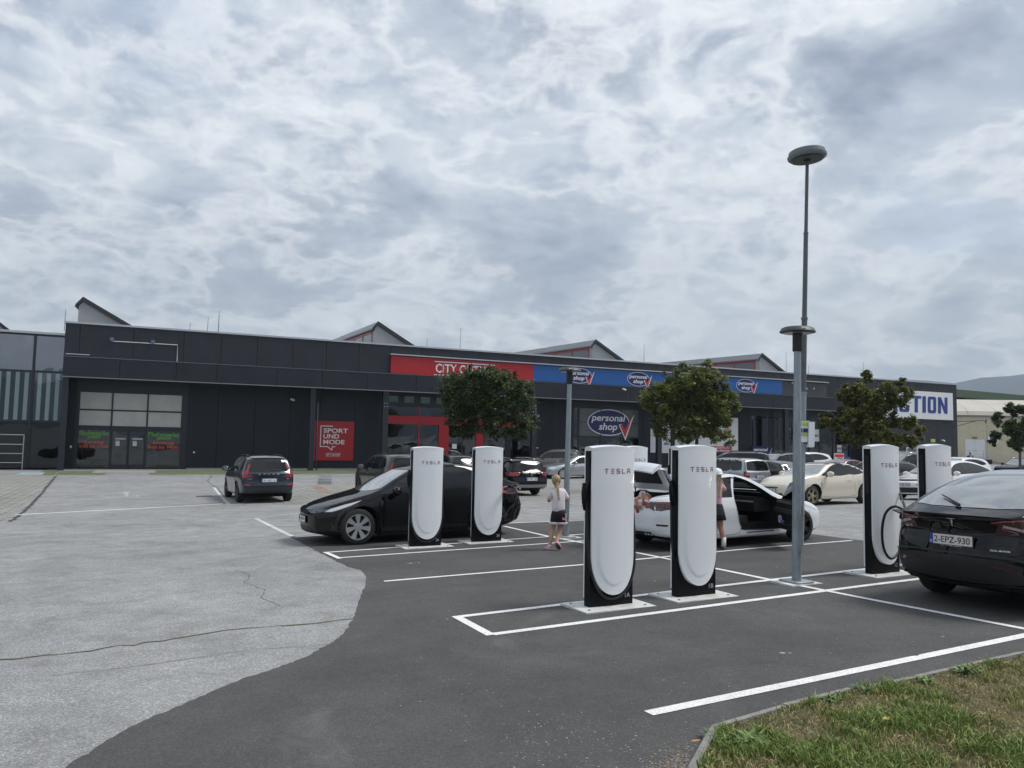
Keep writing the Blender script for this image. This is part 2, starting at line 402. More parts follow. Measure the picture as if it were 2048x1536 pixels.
line(LN, [(672,1116.8),(1098,1087.4),(1340,1070),(1480,1060)], .09, h=.0092)
line(LN, [(647,1106),(1098,1074),(1340,1056),(1450,1048)], .09, h=.0094)
line(LN, [(650,1105),(680,1118)], .09, h=.0102)
line(LN, [(1008,1053),(1096,1073.4),(1279.5,1107.5),(1438.6,1139.6),(1540,1160.5),(1740,1200),(2046,1258.5),(2200,1288)], .095, h=.0106)
line(LN, [(590,1075),(652,1070.5),(1004,1047.5),(1140,1042)], .09, h=.0094)
line(LN, [(31,1030),(445,1008.2)], .15, h=.006)
line('worn_painted_line', [(512,1037.5),(584,1073)], .12, m_paint2, .006)
line('worn_painted_line', [(478,1015),(600,1013.5),(720,1011)], .12, m_paint2, .0062)
line('worn_painted_line', [(540,1031),(615,1027.5)], .08, m_paint2, .0062)
line('worn_painted_line', [(555,1052),(625,1049.5)], .08, m_paint2, .0062)
line('worn_painted_line', [(428,975),(457,1009)], .12, m_paint2, .0068)
line('worn_painted_line', [(575,962.5),(680,960)], .14, m_paint2, .0066)
line('worn_painted_line', [(1075,1004),(1168,1010)], .10, m_paint2, .0066)
line('worn_painted_line', [(1030,1017),(1168,1027)], .09, m_paint2, .0066)
line('worn_painted_line', [(1625,1016),(1728,1013)], .12, m_paint2, .0064)
line('worn_painted_line', [(1640,1029),(1728,1032)], .10, m_paint2, .0066)
m_worn = ground_mat('ghost_paint', (.32, .32, .32), (.42, .42, .42), (.3, .3, .3), .35, .2, .4)
sheet('worn_road_arrow', [(245,984),(258,983.5),(256,993),(252,993)], m_worn, .006, .5)
sheet('worn_road_arrow', [(272,991),(279,991),(276,995)], m_worn, .006, .5)
m_bluep = ground_mat('faded_blue_marking', (.28, .36, .42), (.36, .42, .45), (.5, .5, .5), .3, .2, .3)
sheet('faded_bay_marking', [(30,950),(84,949.6),(90,945),(44,945)], m_bluep, .0085, .6)
# cracks with dirt and moss (thin irregular ribbons)
m_crack = M('crack_dirt', (.055, .052, .045), .95)
m_moss = M('crack_moss', (.10, .10, .045), .95, var=.4, scale=8)
def crack(pts, w, mat, seed=1, amp=.03):
    r = random.Random(seed); P = [G(*p).xy for p in pts]; vs = []
    Q = []
    for a, b in zip(P[:-1], P[1:]):
        k = max(2, int((b-a).length/.12))
        for i in range(k): Q.append(a+(b-a)*i/k+Vector((r.uniform(-1, 1), r.uniform(-1, 1)))*amp)
    Q.append(P[-1])
    for i, q in enumerate(Q):
        d = (Q[min(i+1, len(Q)-1)]-Q[max(i-1, 0)]).normalized(); n = Vector((-d.y, d.x))*w*r.uniform(.3, 1)*.5
        for c in (q-n, q+n): vs.append((c.x, c.y, gz(c.x, c.y)+.005))
    me = MB().add(vs, [(2*i, 2*i+2, 2*i+3, 2*i+1) for i in range(len(Q)-1)]).mesh('asphalt_crack', mat)
    for p in me.polygons:
        if p.normal.z < 0: p.flip()
    tag(link('asphalt_crack', me), kind='structure')
crack([(0,1321),(150,1305),(350,1278),(470,1258),(600,1250),(705,1238)], .042, m_moss, 1, .035)
crack([(470,1140),(500,1150),(490,1165),(530,1180),(520,1196),(560,1212)], .010, m_crack, 2, .02)
crack([(20,1044),(60,1012),(112,952)], .14, m_crack, 3, .05)
crack([(0,1169),(200,1160),(400,1151),(700,1135)], .012, m_crack, 4, .01)
crack([(0,1058),(250,1050),(500,1043)], .03, m_crack, 5, .01)
crack([(45,1014),(260,1011),(470,1008)], .03, m_crack, 6, .01)
crack([(425,950),(415,962),(436,978),(448,992)], .05, m_crack, 7)
crack([(1010,1020),(1090,1032),(1168,1040)], .02, m_crack, 8)
crack([(1180,965),(1300,975),(1500,990)], .03, m_crack, 9)
crack([(650,1290),(500,1300),(300,1330),(100,1352)], .01, m_crack, 10, .01)
# manhole / dark patches
sheet('drain_cover', [(391,992),(424,991),(424,993.5),(393,994.5)], M('iron_cover', (.07, .065, .06), .8), .0065, .5)
m_red = ground_mat('reddish_pavers', (.25, .16, .13), (.30, .22, .19), (.4, .35, .3), .3, .2, .2)
sheet('reddish_paver_patch', [(622,972),(640,971),(664,985),(644,987)], m_red, .0085, .6)
sheet('old_asphalt_patch', [(636,958),(660,957.5),(664,968),(637,969)], M('patched_asphalt', (.13, .13, .135), .9), .0065, .5)
# bird droppings / scuffs on new asphalt
mb = MB(); r = random.Random(5)
def blot(x, y, s, mb=mb):
    c = G(x, y); n = 8
    vs = [(c.x+math.cos(a*2*math.pi/n)*s*r.uniform(.5, 1.2), c.y+math.sin(a*2*math.pi/n)*s*.6*r.uniform(.5, 1.2), 0) for a in range(n)]
    mb.add([(a, b, gz(a, b)+.0055) for a, b, _ in vs], [tuple(range(n))])
for x, y, s in ((820,1127,.05),(829,1126,.02),(838,1126,.03),(895,1239,.02),(1566,1307,.035),(1580,1307,.02),(748,1137,.015),(1552,1135,.02),(1585,1238,.012),(1148,1106,.02),(1310,1162,.02),(1886,1274,.02),(1056,1111,.015)): blot(x, y, s)
for _ in range(260):
    x = r.uniform(760, 2040); y = r.uniform(1180, 1500)
    if y > 1300+ (1300-x)*.2+130: continue
    blot(x, y, r.uniform(.003, .009))
o = mb.build('gravel_specks', M('pale_specks', (.45, .44, .42), .9)); tag(o, kind='stuff')

# ---------------- grass verge, kerb stones, soil
kerb = [(1366,1580),(1372,1550),(1380,1520),(1391,1496),(1408,1474),(1432,1458),(1515,1436),(1573,1421),(1626,1409),(1697,1390),(1813,1367),(1904,1349),(1970,1328),(2048,1314),(2160,1290),(2320,1262)]
KP = [G(*p).xy for p in kerb]
KP = [Vector((.62, 1.0)), Vector((.78, 2.4))] + KP
def resample(P, step):
    out = [P[0]]; acc = 0
    for a, b in zip(P[:-1], P[1:]):
        L = (b-a).length; t = step-acc
        while t <= L: out.append(a+(b-a)*t/L); t += step
        acc = (acc+L) % step if L+acc >= step else acc+L
    return out
KR = resample(KP, .75)
m_kerb = M('kerb_concrete', (.25, .245, .225), .9, var=.35, scale=12, bump=.7, bscale=45, dirt=.7)
kb = bpy.data.objects.new('kerb', None); COL.objects.link(kb); kb['kind'] = 'structure'
for a, b in zip(KR[:-1], KR[1:]):
    d = (b-a).normalized(); n = Vector((d.y, -d.x)); a2 = a+d*.006; b2 = b-d*.006; w = .065; j = rng.uniform(-.006, .006)
    mb = MB(); vs = []
    for q, off, hh in ((a2, 0, -.1), (a2, .012, .058), (a2, w, .062), (a2, w, -.1)): pass
    sec = [(0, -.1), (0, .045), (.015, .062), (w, .064), (w, -.1)]
    for q in (a2, b2):
        for off, hh in sec:
            c = q+n*off; vs.append((c.x, c.y, gz(c.x, c.y)+hh+(j if hh > 0 else 0)))
    mb.add(vs, [(i, i+1, i+6, i+5) for i in range(4)]+[(0, 1, 2, 3, 4), (5, 6, 7, 8, 9)])
    mb.build('kerb_stone', m_kerb, kb)
KIN = []
for i, p in enumerate(KR):
    d = (KR[min(i+1, len(KR)-1)]-KR[max(0, i-1)]).normalized(); KIN.append(p+Vector((d.y, -d.x))*.065)
vpoly = [tuple(p) for p in KIN]+[(14, 8), (14, -3), (.8, -3)]
def vz(x, y):
    return gz(x, y)+.045+.018*math.sin(x*2.1+y)*math.cos(y*1.7)
vs, fs = cdt(vpoly, .22)
m_verge = bpy.data.materials.new('verge_soil'); m_verge.use_nodes = True; t = m_verge.node_tree; b_ = t.nodes['Principled BSDF']
geo = nd(t, 'ShaderNodeNewGeometry')
n1 = nd(t, 'ShaderNodeTexNoise', inp={'Scale': 3.0, 'Detail': 7.0, 'Roughness': .7}); lk(t, geo.outputs['Position'], n1.inputs['Vector'])
n2 = nd(t, 'ShaderNodeTexNoise', inp={'Scale': 70.0, 'Detail': 4.0, 'Roughness': .8}); lk(t, geo.outputs['Position'], n2.inputs['Vector'])
c = mixc(t, ramp(t, n1.outputs['Fac'], [(.35, 0.0), (.65, 1.0)]), (.075, .085, .03), (.20, .16, .09))
c = mixc(t, 1.0, c, ramp(t, n2.outputs['Fac'], [(.3, .45), (.7, 1.5)]), 'MULTIPLY'); lk(t, c, b_.inputs['Base Color']); b_.inputs['Roughness'].default_value = 1
bp = nd(t, 'ShaderNodeBump', inp={'Strength': 1.0, 'Distance': .02}); lk(t, n2.outputs['Fac'], bp.inputs['Height']); lk(t, bp.outputs[0], b_.inputs['Normal'])
me = bpy.data.meshes.new('verge'); me.from_pydata([(v.x, v.y, vz(v.x, v.y)) for v in vs], [], fs); me.materials.append(m_verge)
me.polygons.foreach_set('use_smooth', [True]*len(fs))
for p in me.polygons:
    if p.normal.z < 0: p.flip()
tag(link('verge_ground', me), kind='structure')
from mathutils import noise as mnoise
def inpoly(x, y, P):
    c = False; j = len(P)-1
    for i in range(len(P)):
        if (P[i][1] > y) != (P[j][1] > y) and x < (P[j][0]-P[i][0])*(y-P[i][1])/(P[j][1]-P[i][1])+P[i][0]: c = not c
        j = i
    return c
def grass(name, mats, count, seed, box, dens):
    r = random.Random(seed); V = []; Fc = []; MI = []; k = 0; tries = 0
    while k < count and tries < count*6:
        tries += 1
        x = r.uniform(box[0], box[1]); y = r.uniform(box[2], box[3])
        nz = mnoise.noise(Vector((x*1.7, y*1.7, seed*.3)))*.6+mnoise.noise(Vector((x*6, y*6, seed)))*.4
        pr, h0, mi = dens(x, y, nz, r)
        if r.random() > pr or not inpoly(x, y, vpoly): continue
        h = h0*r.uniform(.55, 1.25); a = r.uniform(0, 2*math.pi); w = r.uniform(.0018, .0042)*1.25; ln = r.uniform(.2, 1.1)*h
        dx, dy = math.cos(a), math.sin(a); b = r.uniform(0, 2*math.pi); lx, ly = math.cos(b)*ln, math.sin(b)*ln
        z = vz(x, y)-.004; n = len(V)
        V += [(x-dx*w, y-dy*w, z), (x+dx*w, y+dy*w, z), (x+dx*w*.8+lx*.35, y+dy*w*.8+ly*.35, z+h*.6), (x-dx*w*.8+lx*.35, y-dy*w*.8+ly*.35, z+h*.6), (x+lx, y+ly, z+h*(.92 if ln < h*.8 else .75))]
        Fc += [(n, n+1, n+2, n+3), (n+3, n+2, n+4)]; MI += [mi, mi]; k += 1
    me = bpy.data.meshes.new(name); me.from_pydata(V, [], Fc)
    for m in mats: me.materials.append(m)
    me.polygons.foreach_set('material_index', MI)
    return tag(link(name, me), kind='stuff')
gm = [M('grass_green', (.15, .22, .055), .6, spec=.3), M('grass_bright', (.22, .30, .075), .6, spec=.3), M('grass_dry', (.42, .35, .18), .7, spec=.2), M('grass_olive', (.20, .21, .08), .65, spec=.2)]
for m in gm: m.node_tree.nodes['Principled BSDF'].inputs['Subsurface Weight'].default_value = 0.0
def d1(x, y, nz, r):
    q = r.random()
    if nz > .10: return 1.0, .075*r.uniform(.6, 1.5), (0 if q < .42 else 1 if q < .78 else 3)
    if nz > -.10: return .75, .048*r.uniform(.6, 1.4), (3 if q < .38 else 1 if q < .62 else 2)
    return .42, .028, (2 if q < .72 else 3)
grass('grass', gm, 90000, 11, (.7, 5.6, 2.6, 9.2), d1)
grass('grass', gm, 14000, 12, (.7, 13, -2.5, 8.5), lambda x, y, nz, r: (d1(x, y, nz, r)[0], .05, d1(x, y, nz, r)[2]))
# broad-leaf weed clumps along the verge
def weed(name, px, n, s, seed, label, mat):
    c = G(*px); r = random.Random(seed); mb = MB()
    for i in range(n):
        a = r.uniform(0, 6.28); L = s*r.uniform(.5, 1.1); w = s*.075*r.uniform(.6, 1.4); el = r.uniform(.15, .9)
        d = Vector((math.cos(a)*math.cos(el), math.sin(a)*math.cos(el), math.sin(el))); sd_ = Vector((-math.sin(a), math.cos(a), 0))*w
        o_ = Vector((r.uniform(-.3, .3)*s, r.uniform(-.3, .3)*s, 0)); m1 = o_+d*L*.5; t1 = o_+d*L-Vector((0, 0, L*.25))
        mb.add([o_-sd_*.3, o_+sd_*.3, m1+sd_, m1-sd_, t1], [(0, 1, 2, 3), (3, 2, 4)])
    o = mb.build(name, mat); o.location = (c.x, c.y, vz(c.x, c.y)); tag(o, label, 'weed', 'leafy weeds in the grass verge'); return o
mw_ = M('weed_leaf', (.12, .20, .045), .5, var=.3, scale=20); mw2 = M('weed_leaf_dark', (.09, .15, .04), .5, var=.3, scale=20)
weed('weed_clump', (1495,1500), 90, .17, 1, 'wide leafy weed clump nearest the curved end of the kerb', mw_)
weed('weed_clump', (1725,1398), 46, .12, 2, 'dark leafy weed tuft leaning over the middle kerb stones', mw2)
weed('weed_clump', (1660,1418), 40, .11, 3, 'small green weed tuft on the kerb edge left of the dark tuft', mw_)
weed('weed_clump', (1850,1376), 46, .12, 4, 'weed tuft beside the pale stone at the verge', mw_)
weed('weed_clump', (1935,1360), 60, .15, 5, 'weed clump next to the bare brown soil patch', mw2)
weed('weed_clump', (1420,1478), 24, .09, 7, 'thin weed sprout on the round end of the kerb', mw2)
# gravel spill at the kerb end, a stone, a yellow leaf, litter
mb = MB(); r = random.Random(9)
for _ in range(2600):
    a = abs(r.gauss(0, 1)); x = 1368-abs(r.gauss(0, 1))*42+r.uniform(-8, 26); y = 1536-abs(r.gauss(0, 1))*26+12
    if r.random() < .35: x = r.uniform(1000, 1400); y = r.uniform(1440, 1570)
    c = G(x, y); s = r.uniform(.002, .0055) if r.random() < .93 else r.uniform(.006, .010)
    mb.mi(r.randrange(3) if x > 1290 else 1).ball((c.x, c.y, gz(c.x, c.y)+s*.5), s, 5, 3, (1, r.uniform(.6, 1), .6))
o = mb.build('gravel', [M('gravel_tan', (.30, .23, .15), .9), M('gravel_grey', (.34, .33, .31), .9), M('gravel_brown', (.17, .12, .07), .9)]); tag(o, kind='stuff')
def pebble(px, s, mat, name, label, cat, sc=(1, .7, .55), rz=.3):
    c = G(*px); mb = MB(); r = random.Random(int(px[0])); mb.ball((0, 0, 0), s, 10, 7, sc)
    mb.v = [(x*r.uniform(.9, 1.1), y*r.uniform(.9, 1.1), z*r.uniform(.9, 1.1)) for x, y, z in mb.v]
    o = mb.build(name, mat, smooth=True); o.location = (c.x, c.y, c.z+s*sc[2]*.7); o.rotation_euler = (0, 0, rz); tag(o, label, cat); return o
pebble((1866,1350), .035, M('pale_stone', (.42, .36, .26), .8, var=.2), 'stone', 'pale tan stone lying on the asphalt against the kerb', 'stone')
pebble((1832,1312), .03, M('dark_stone', (.04, .04, .04), .8), 'dropping', 'flat dark lump on the thick white line', 'lump', (1.3, .8, .25))
pebble((1990,1365), .035, M('white_litter', (.6, .6, .58), .7), 'crumpled_tissue', 'crumpled white tissue in the grass at the soil patch', 'litter', (1.3, .8, .4))
pebble((1972,1352), .11, M('dark_soil', (.05, .035, .025), 1.0, var=.4), 'soil_mound', 'small dark mound of dug soil in the grass verge', 'soil mound', (1.2, .8, .25))
pebble((1392,1482), .03, M('orange_leaf', (.45, .25, .10), .7), 'fallen_leaf', 'small orange-brown dead leaf on the asphalt by the kerb end', 'leaf', (1.4, .5, .15))
mb = MB()
for k in range(7):
    a = k*.9; mb.add([(0, 0, .02), (math.cos(a)*.03, math.sin(a)*.03, .035), (math.cos(a+.45)*.045, math.sin(a+.45)*.045, .02)], [(0, 1, 2)])
o = mb.build('yellow_leaf', M('yellow_leaf', (.6, .5, .12), .6)); c = G(1778,1473); o.location = (c.x, c.y, vz(c.x, c.y)+.03); tag(o, 'curled yellow leaf lying in the grass verge', 'leaf')

# ---------------- far mountains (ring of ridges) 
def ridge(name, R, seed, hf, mat, a0=0, a1=360, n=240):
    r = random.Random(seed); V = []; Fc = []
    for i in range(n+1):
        a = math.radians(a0+(a1-a0)*i/n); hgt = hf(math.degrees(a))
        for k, (fr, hh) in enumerate(((0, 0), (.10, .32), (.2, .62), (.3, .86), (.38, 1.0), (.6, .7), (.9, 0))):
            nn = mnoise.fractal(Vector((math.sin(a)*9, math.cos(a)*9, k*.55+seed)), 1.0, 2.0, 5)
            V.append((math.sin(a)*R*(1+fr*.35), math.cos(a)*R*(1+fr*.35), (hgt*hh*(1+.16*nn) if hh else -6)))
    m = 7
    Fc = [(i*m+k, (i+1)*m+k, (i+1)*m+k+1, i*m+k+1) for i in range(n) for k in range(m-1)]
    me = bpy.data.meshes.new(name); me.from_pydata(V, [], Fc); me.materials.append(mat)
    me.polygons.foreach_set('use_smooth', [True]*len(Fc))
    o = link(name, me); tag(o, kind='structure')
m_for = M('haze_blue_forest', (.022, .040, .075), .95, var=.45, scale=.006)  # forest slope with the blue of distant haze put into its base colour
def hfar(a):
    a = a % 360
    base = 250+120*mnoise.fractal(Vector((math.sin(math.radians(a))*3, math.cos(math.radians(a))*3, 4)), 1., 2., 5)
    right = 165*math.exp(-((a-39)/7.5)**2)
    return max(60, base*(.35 if a < 27 or a > 330 else 1.0)+right)
ridge('far_mountains', 3400, 3, hfar, m_for)
# haze: one closed box of thin air round everything
hb = MB().box(-4700, 4700, -4700, 4700, -12, 900)
hm = bpy.data.materials.new('haze'); hm.use_nodes = True; t = hm.node_tree; t.nodes.remove(t.nodes['Principled BSDF'])
pv = nd(t, 'ShaderNodeVolumePrincipled', inp={'Density': .00022, 'Anisotropy': 0.0}); pv.inputs['Color'].default_value = (.78, .89, 1.0, 1)
lk(t, pv.outputs[0], t.nodes['Material Output'].inputs['Volume'])
USE_HAZE = True
if USE_HAZE: tag(hb.build('haze', hm), kind='stuff')
# ================================================================ THE SHOP HALL
MH = Matrix.Translation(BP0) @ Matrix.Rotation(RB, 4, 'Z')
def SF(x, y, off=0.0):
    """facade coordinates (s along the front, z up) of a photo pixel on the plane `off` behind the front"""
    Q = BP0+Vector((BN.x, BN.y, 0))*off; n = Vector((BDIR.y, -BDIR.x, 0)); r = ray(x, y)
    t = (Q-CAMP).dot(n)/r.dot(n); p = CAMP+r*t
    return (p.xy-BP0.xy).dot(BDIR), p.z
def glass_mat(name, tint, fac, rough=.015, gcol=(.9, .95, 1), blend=1.0):
    m = bpy.data.materials.new(name); m.use_nodes = True; t = m.node_tree; t.nodes.remove(t.nodes['Principled BSDF'])
    fr = nd(t, 'ShaderNodeFresnel', inp={'IOR': 1.5}); tr = nd(t, 'ShaderNodeBsdfTransparent'); tr.inputs[0].default_value = (*tint, 1)
    gl = nd(t, 'ShaderNodeBsdfGlossy', inp={'Roughness': rough}); gl.inputs[0].default_value = (*gcol, 1)
    tcn = nd(t, 'ShaderNodeTexCoord'); nn = nd(t, 'ShaderNodeTexNoise', inp={'Scale': .55, 'Detail': 2.0}); lk(t, tcn.outputs['Object'], nn.inputs['Vector'])
    bp = nd(t, 'ShaderNodeBump', inp={'Strength': .25, 'Distance': .05}); lk(t, nn.outputs['Fac'], bp.inputs['Height']); lk(t, bp.outputs[0], gl.inputs['Normal'])
    mx = nd(t, 'ShaderNodeMixShader'); lk(t, mth(t, 'ADD', mth(t, 'MULTIPLY', fr.outputs[0], 1.0), fac, clamp=True), mx.inputs[0])
    lk(t, tr.outputs[0], mx.inputs[1]); lk(t, gl.outputs[0], mx.inputs[2]); lk(t, mx.outputs[0], t.nodes['Material Output'].inputs[0])
    MATS[name] = m; return m
m_glass = glass_mat('shop_glass', (.42, .46, .47), .06)
m_mirror = glass_mat('mirror_glass', (.10, .13, .15), .34, gcol=(.66, .70, .76))
m_mirrorl = glass_mat('mirror_glass_dark', (.08, .10, .11), .06, gcol=(.6, .65, .7))
m_mirror2 = glass_mat('mirror_glass_clearer', (.92, .96, .95), .06, gcol=(.7, .75, .8))
m_film = M('window_film', (.50, .49, .46), .14, var=.10, scale=1.2, spec=.8)
m_film2 = M('window_film_grey', (.12, .125, .125), .12, var=.12, scale=1.2, spec=.6)
m_pan = M('panel_anthracite', (.023, .027, .035), .45, var=.18, scale=.9, bump=.12, bscale=2.5, spec=.35)
m_can = M('canopy_anthracite', (.017, .021, .029), .42, var=.2, scale=.5, bump=.1, bscale=2.5, spec=.35)
m_wal = M('wall_anthracite', (.017, .0205, .029), .5, var=.2, scale=.5, bump=.1, bscale=2.5, spec=.3)
m_frame = M('frame_anthracite', (.016, .020, .027), .4)
m_cope = M('zinc_coping', (.50, .51, .52), .35, metal=.6)
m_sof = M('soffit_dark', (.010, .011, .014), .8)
m_redf = M('red_frame', (.50, .012, .018), .35)
m_redp = M('red_panel', (.40, .012, .020), .4, var=.06, scale=1)
m_white = M('white_board', (.74, .75, .76), .45)
m_print = M('white_print', (.78, .79, .80), .5)
m_navy = M('navy_print', (.012, .018, .11), .4)
m_blue = M('blue_sign', (.012, .10, .34), .35)
m_redprint = M('red_print', (.60, .03, .04), .4)
m_black = M('black_plastic', (.012, .012, .013), .45)
m_int = M('shop_interior', (.035, .036, .038), .9)
m_intf = M('shop_floor', (.10, .10, .10), .6)
m_mon = M('metal_cladding', (.40, .41, .41), .45, metal=.3, var=.08, scale=1)
m_zroof = M('zinc_roof', (.24, .25, .26), .45, metal=.4, var=.1, scale=1)
m_drk = M('dark_verge', (.03, .033, .037), .5)
m_mglass = M('monitor_glass', (.13, .145, .16), .15, spec=.7)
hall = empty('shop_hall', 'long anthracite retail hall with roof monitors and recessed shopfronts under a canopy', 'building', mat=MH)
# shell: roof, back and sides
mb = MB(); mb.box(-.3, 81.9, .22, 45, 8.7, 8.95); mb.box(-.3, -.08, .22, 45, 0, 8.7); mb.box(81.7, 81.92, .02, 45, 0, 9.08); mb.box(-.3, 81.9, 44.8, 45, 0, 8.7)
mb.build('shell', m_pan, hall)
J = .012
def panels(name, seams, z0, z1, y0, y1, mat):
    for a, b in zip(seams[:-1], seams[1:]):
        o = MB().box(a+J, b-J, y0, y1, z0, z1).build(name, mat, hall)
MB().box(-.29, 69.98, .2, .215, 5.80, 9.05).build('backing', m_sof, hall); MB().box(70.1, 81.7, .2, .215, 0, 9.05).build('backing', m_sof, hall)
fs_ = [-.32, .5, 3.5, 6.46, 8.76, 11.05, 13.4, 15.7, 18.0, 20.32]
while fs_[-1] < 79.5: fs_.append(fs_[-1]+2.34)
fs_.append(81.92)
low = [s for s in fs_ if s < 70]+[70.0]; up = [70.0]+[s for s in fs_ if s > 70.5]
panels('fascia_panel', low, 7.03, 9.08, .0, .19, m_pan)
panels('gable_panel', up, 0.02, 9.08, .0, .19, m_pan)
cs = [-.30, 2.82, 6.09, 8.55, 12.36, 15.43, 18.62, 22.24]
while cs[-1] < 67: cs.append(cs[-1]+3.1)
cs[-1] = 69.98
panels('canopy_panel', cs, 5.78, 6.98, -.28, -.12, m_can)
MB().box(-.32, 69.98, -.30, -.01, 6.985, 7.025).build('canopy_flashing', M('flashing_grey', (.16, .17, .19), .35, metal=.5), hall)
MB().box(-.30, 69.98, -.30, -.10, 5.72, 5.775).build('drip_edge', M('drip_grey', (.24, .24, .25), .4, metal=.4), hall)
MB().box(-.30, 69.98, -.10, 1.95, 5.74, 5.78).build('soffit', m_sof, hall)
MB().box(-.38, 81.98, -.07, .5, 9.085, 9.20).build('coping', m_cope, hall)
# recessed wall panels under the canopy, leaving out the shopfront openings
R1 = (.35, 6.95); R2 = (20.45, 32.95); R3 = (36.2, 43.3); R4 = (55.5, 57.9); R5 = (58.3, 68.2)
ws = [-.3, .35, 6.95, 8.85, 11.25, 13.67, 15.77, 18.3, 20.45, 32.95, 34.6, 36.2, 43.3, 45.5, 47.8, 50.2, 52.6, 54.2, 55.5, 57.9, 58.3, 68.2, 70.0]
opens = [R1, R2, R3, R4, R5]
for a, b in zip(ws[:-1], ws[1:]):
    if any(abs(a-o[0]) < .01 for o in opens): continue
    MB().box(a+J, b-J, 1.80, 1.98, .02, 5.74).build('wall_panel', m_wal, hall)
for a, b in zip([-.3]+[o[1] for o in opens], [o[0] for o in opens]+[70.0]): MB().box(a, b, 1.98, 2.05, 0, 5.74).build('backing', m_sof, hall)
mb = MB(); mb.box(70.0, 70.1, .2, 1.8, 0, 8.6); mb.build('return_wall', m_wal, hall)
MB().box(7.0, 20.4, 1.70, 1.80, -.02, .10).build('plinth', M('pale_plinth', (.30, .30, .30), .8), hall)
# interiors: dark rooms behind the glass
for (a, b), d in ((R1, 7), (R2, 9), (R3, 7), (R4, 5), (R5, 10)):
    mb = MB(); mb.box(a, b, 2.05+d, 2.1+d, 0, 5.7); mb.box(a-.05, a, 2.05, 2.05+d, 0, 5.7); mb.box(b, b+.05, 2.05, 2.05+d, 0, 5.7); mb.box(a, b, 2.05, 2.05+d, 5.66, 5.7)
    mb.mi(1).box(a, b, 1.9, 2.05+d, -.05, .015); mb.build('interior', [m_int, m_intf], hall)
# columns
for s in (-.29, 14.72, 19.86, 31.86, 43.75, 57.95, 68.4):
    w = .34 if s < 19 else .42
    c = MB().box(s, s+w, -.08, .26, -.3, 5.72).build('column', m_frame, hall)
    if 19 < s < 32: 
        mb = MB()
        for dx in (.1, .3):
            for dz in (4.62, 4.86): mb.lathe([(0, -.03), (.035, -.03), (.035, 0), (0, 0)], 8, Matrix.Translation((s+dx, -.08, dz)), 'y')
        mb.build('bolt', m_cope, c)
for s in (15.25, 57.35):
    MB().tube([(s+.28, 1.7, 5.0), (s+.12, .6, 4.9), (s, .1, 4.7), (s, .1, .3), (s+.1, .1, .05)], .055, 8).build('downpipe', m_frame, hall, smooth=True)

def pane(x0, x1, z0, z1, y, mat, parent, name='glass_pane'):
    return MB().box(x0, x1, y, y+.02, z0, z1).build(name, mat, parent)
def grid_front(xs, zs, y, fw, fmat, name='storefront', skip=(), fd=.09):
    """frame of posts and rails with one pane object per field"""
    mb = MB()
    for x in xs: mb.box(x-fw/2, x+fw/2, y-.03, y+fd, zs[0], zs[-1])
    for z in zs:
        for a, b in zip(xs[:-1], xs[1:]): mb.box(a+fw/2, b-fw/2, y-.027, y+fd-.003, z-(fw/2 if z > zs[0] else 0), z+fw/2 if z < zs[-1] else z)
    fr = mb.build(name, fmat, hall)
    return fr
YR = 1.82
# --- storefront 1 (left)
s0, s1, s2, s3 = .52, 2.42, 4.50, 6.62
fr = MB()
for x, w in ((s0, .12), (s1, .10), (s2, .10), (s3, .14)): fr.box(x-w/2, x+w/2, YR-.06, YR+.09, .06, 5.0)
fr.box(.35, s0-.06, YR-.02, YR+.08, .06, 5.0); fr.box(s3+.07, 6.95, YR-.02, YR+.08, .06, 5.0); fr.box(.35, 6.95, YR-.02, YR+.08, 5.0, 5.74)
for a, b in ((s0+.06, s1-.05), (s1+.05, s2-.05), (s2+.05, s3-.07)):
    for z0, z1 in ((4.93, 5.0), (3.76, 3.86), (2.52, 2.80)): fr.box(a, b, YR-.04, YR+.08, z0, z1)
    fr.box(a, b, YR-.04, YR+.08, .06, .16)
fr.box(s0, s3, YR-.1, YR-.04, 4.99, 5.06)
sf1 = fr.build('storefront', m_frame, hall)
for a, b in ((s0+.06, s1-.05), (s1+.05, s2-.05), (s2+.05, s3-.07)):
    pane(a, b, 3.86, 4.93, YR, m_film, sf1, 'filmed_pane'); pane(a, b, 2.80, 3.76, YR, m_film, sf1, 'filmed_pane')
pane(s0+.06, s1-.05, .16, 2.52, YR, m_glass, sf1); pane(s2+.05, s3-.07, .16, 2.52, YR, m_glass, sf1)
mid_ = (s1+s2)/2
for a, b in ((s1+.05, mid_-.01), (mid_+.01, s2-.05)):
    mb = MB(); mb.box(a, a+.07, YR-.03, YR+.05, .16, 2.52); mb.box(b-.07, b, YR-.03, YR+.05, .16, 2.52); mb.box(a+.07, b-.07, YR-.03, YR+.05, .16, .32); mb.box(a+.07, b-.07, YR-.03, YR+.05, 2.44, 2.52)
    d = mb.build('glass_door', m_frame, hall); pane(a+.07, b-.07, .32, 2.44, YR, m_glass, d)
    MB().box(a+.22, b-.16, YR-.012, YR-.006, 1.93, 2.03).build('door_strip', M('strip_grey', (.42, .45, .44), .5), d)
    n_ = MB().box(a+.26, a+.48, YR-.012, YR-.006, 1.52, 1.84).build('notice', m_print, d)
    mb = MB(); mb.box(a+.29, a+.45, YR-.016, YR-.013, 1.765, 1.80)
    for q in range(5): mb.box(a+.30, a+.44, YR-.016, YR-.013, 1.56+q*.035, 1.57+q*.035)
    mb.build('notice_text', M('ink', (.05, .05, .08), .6), n_)
m_green = M('green_print', (.12, .42, .03), .5); m_orange = M('orange_print', (.72, .09, .03), .5)
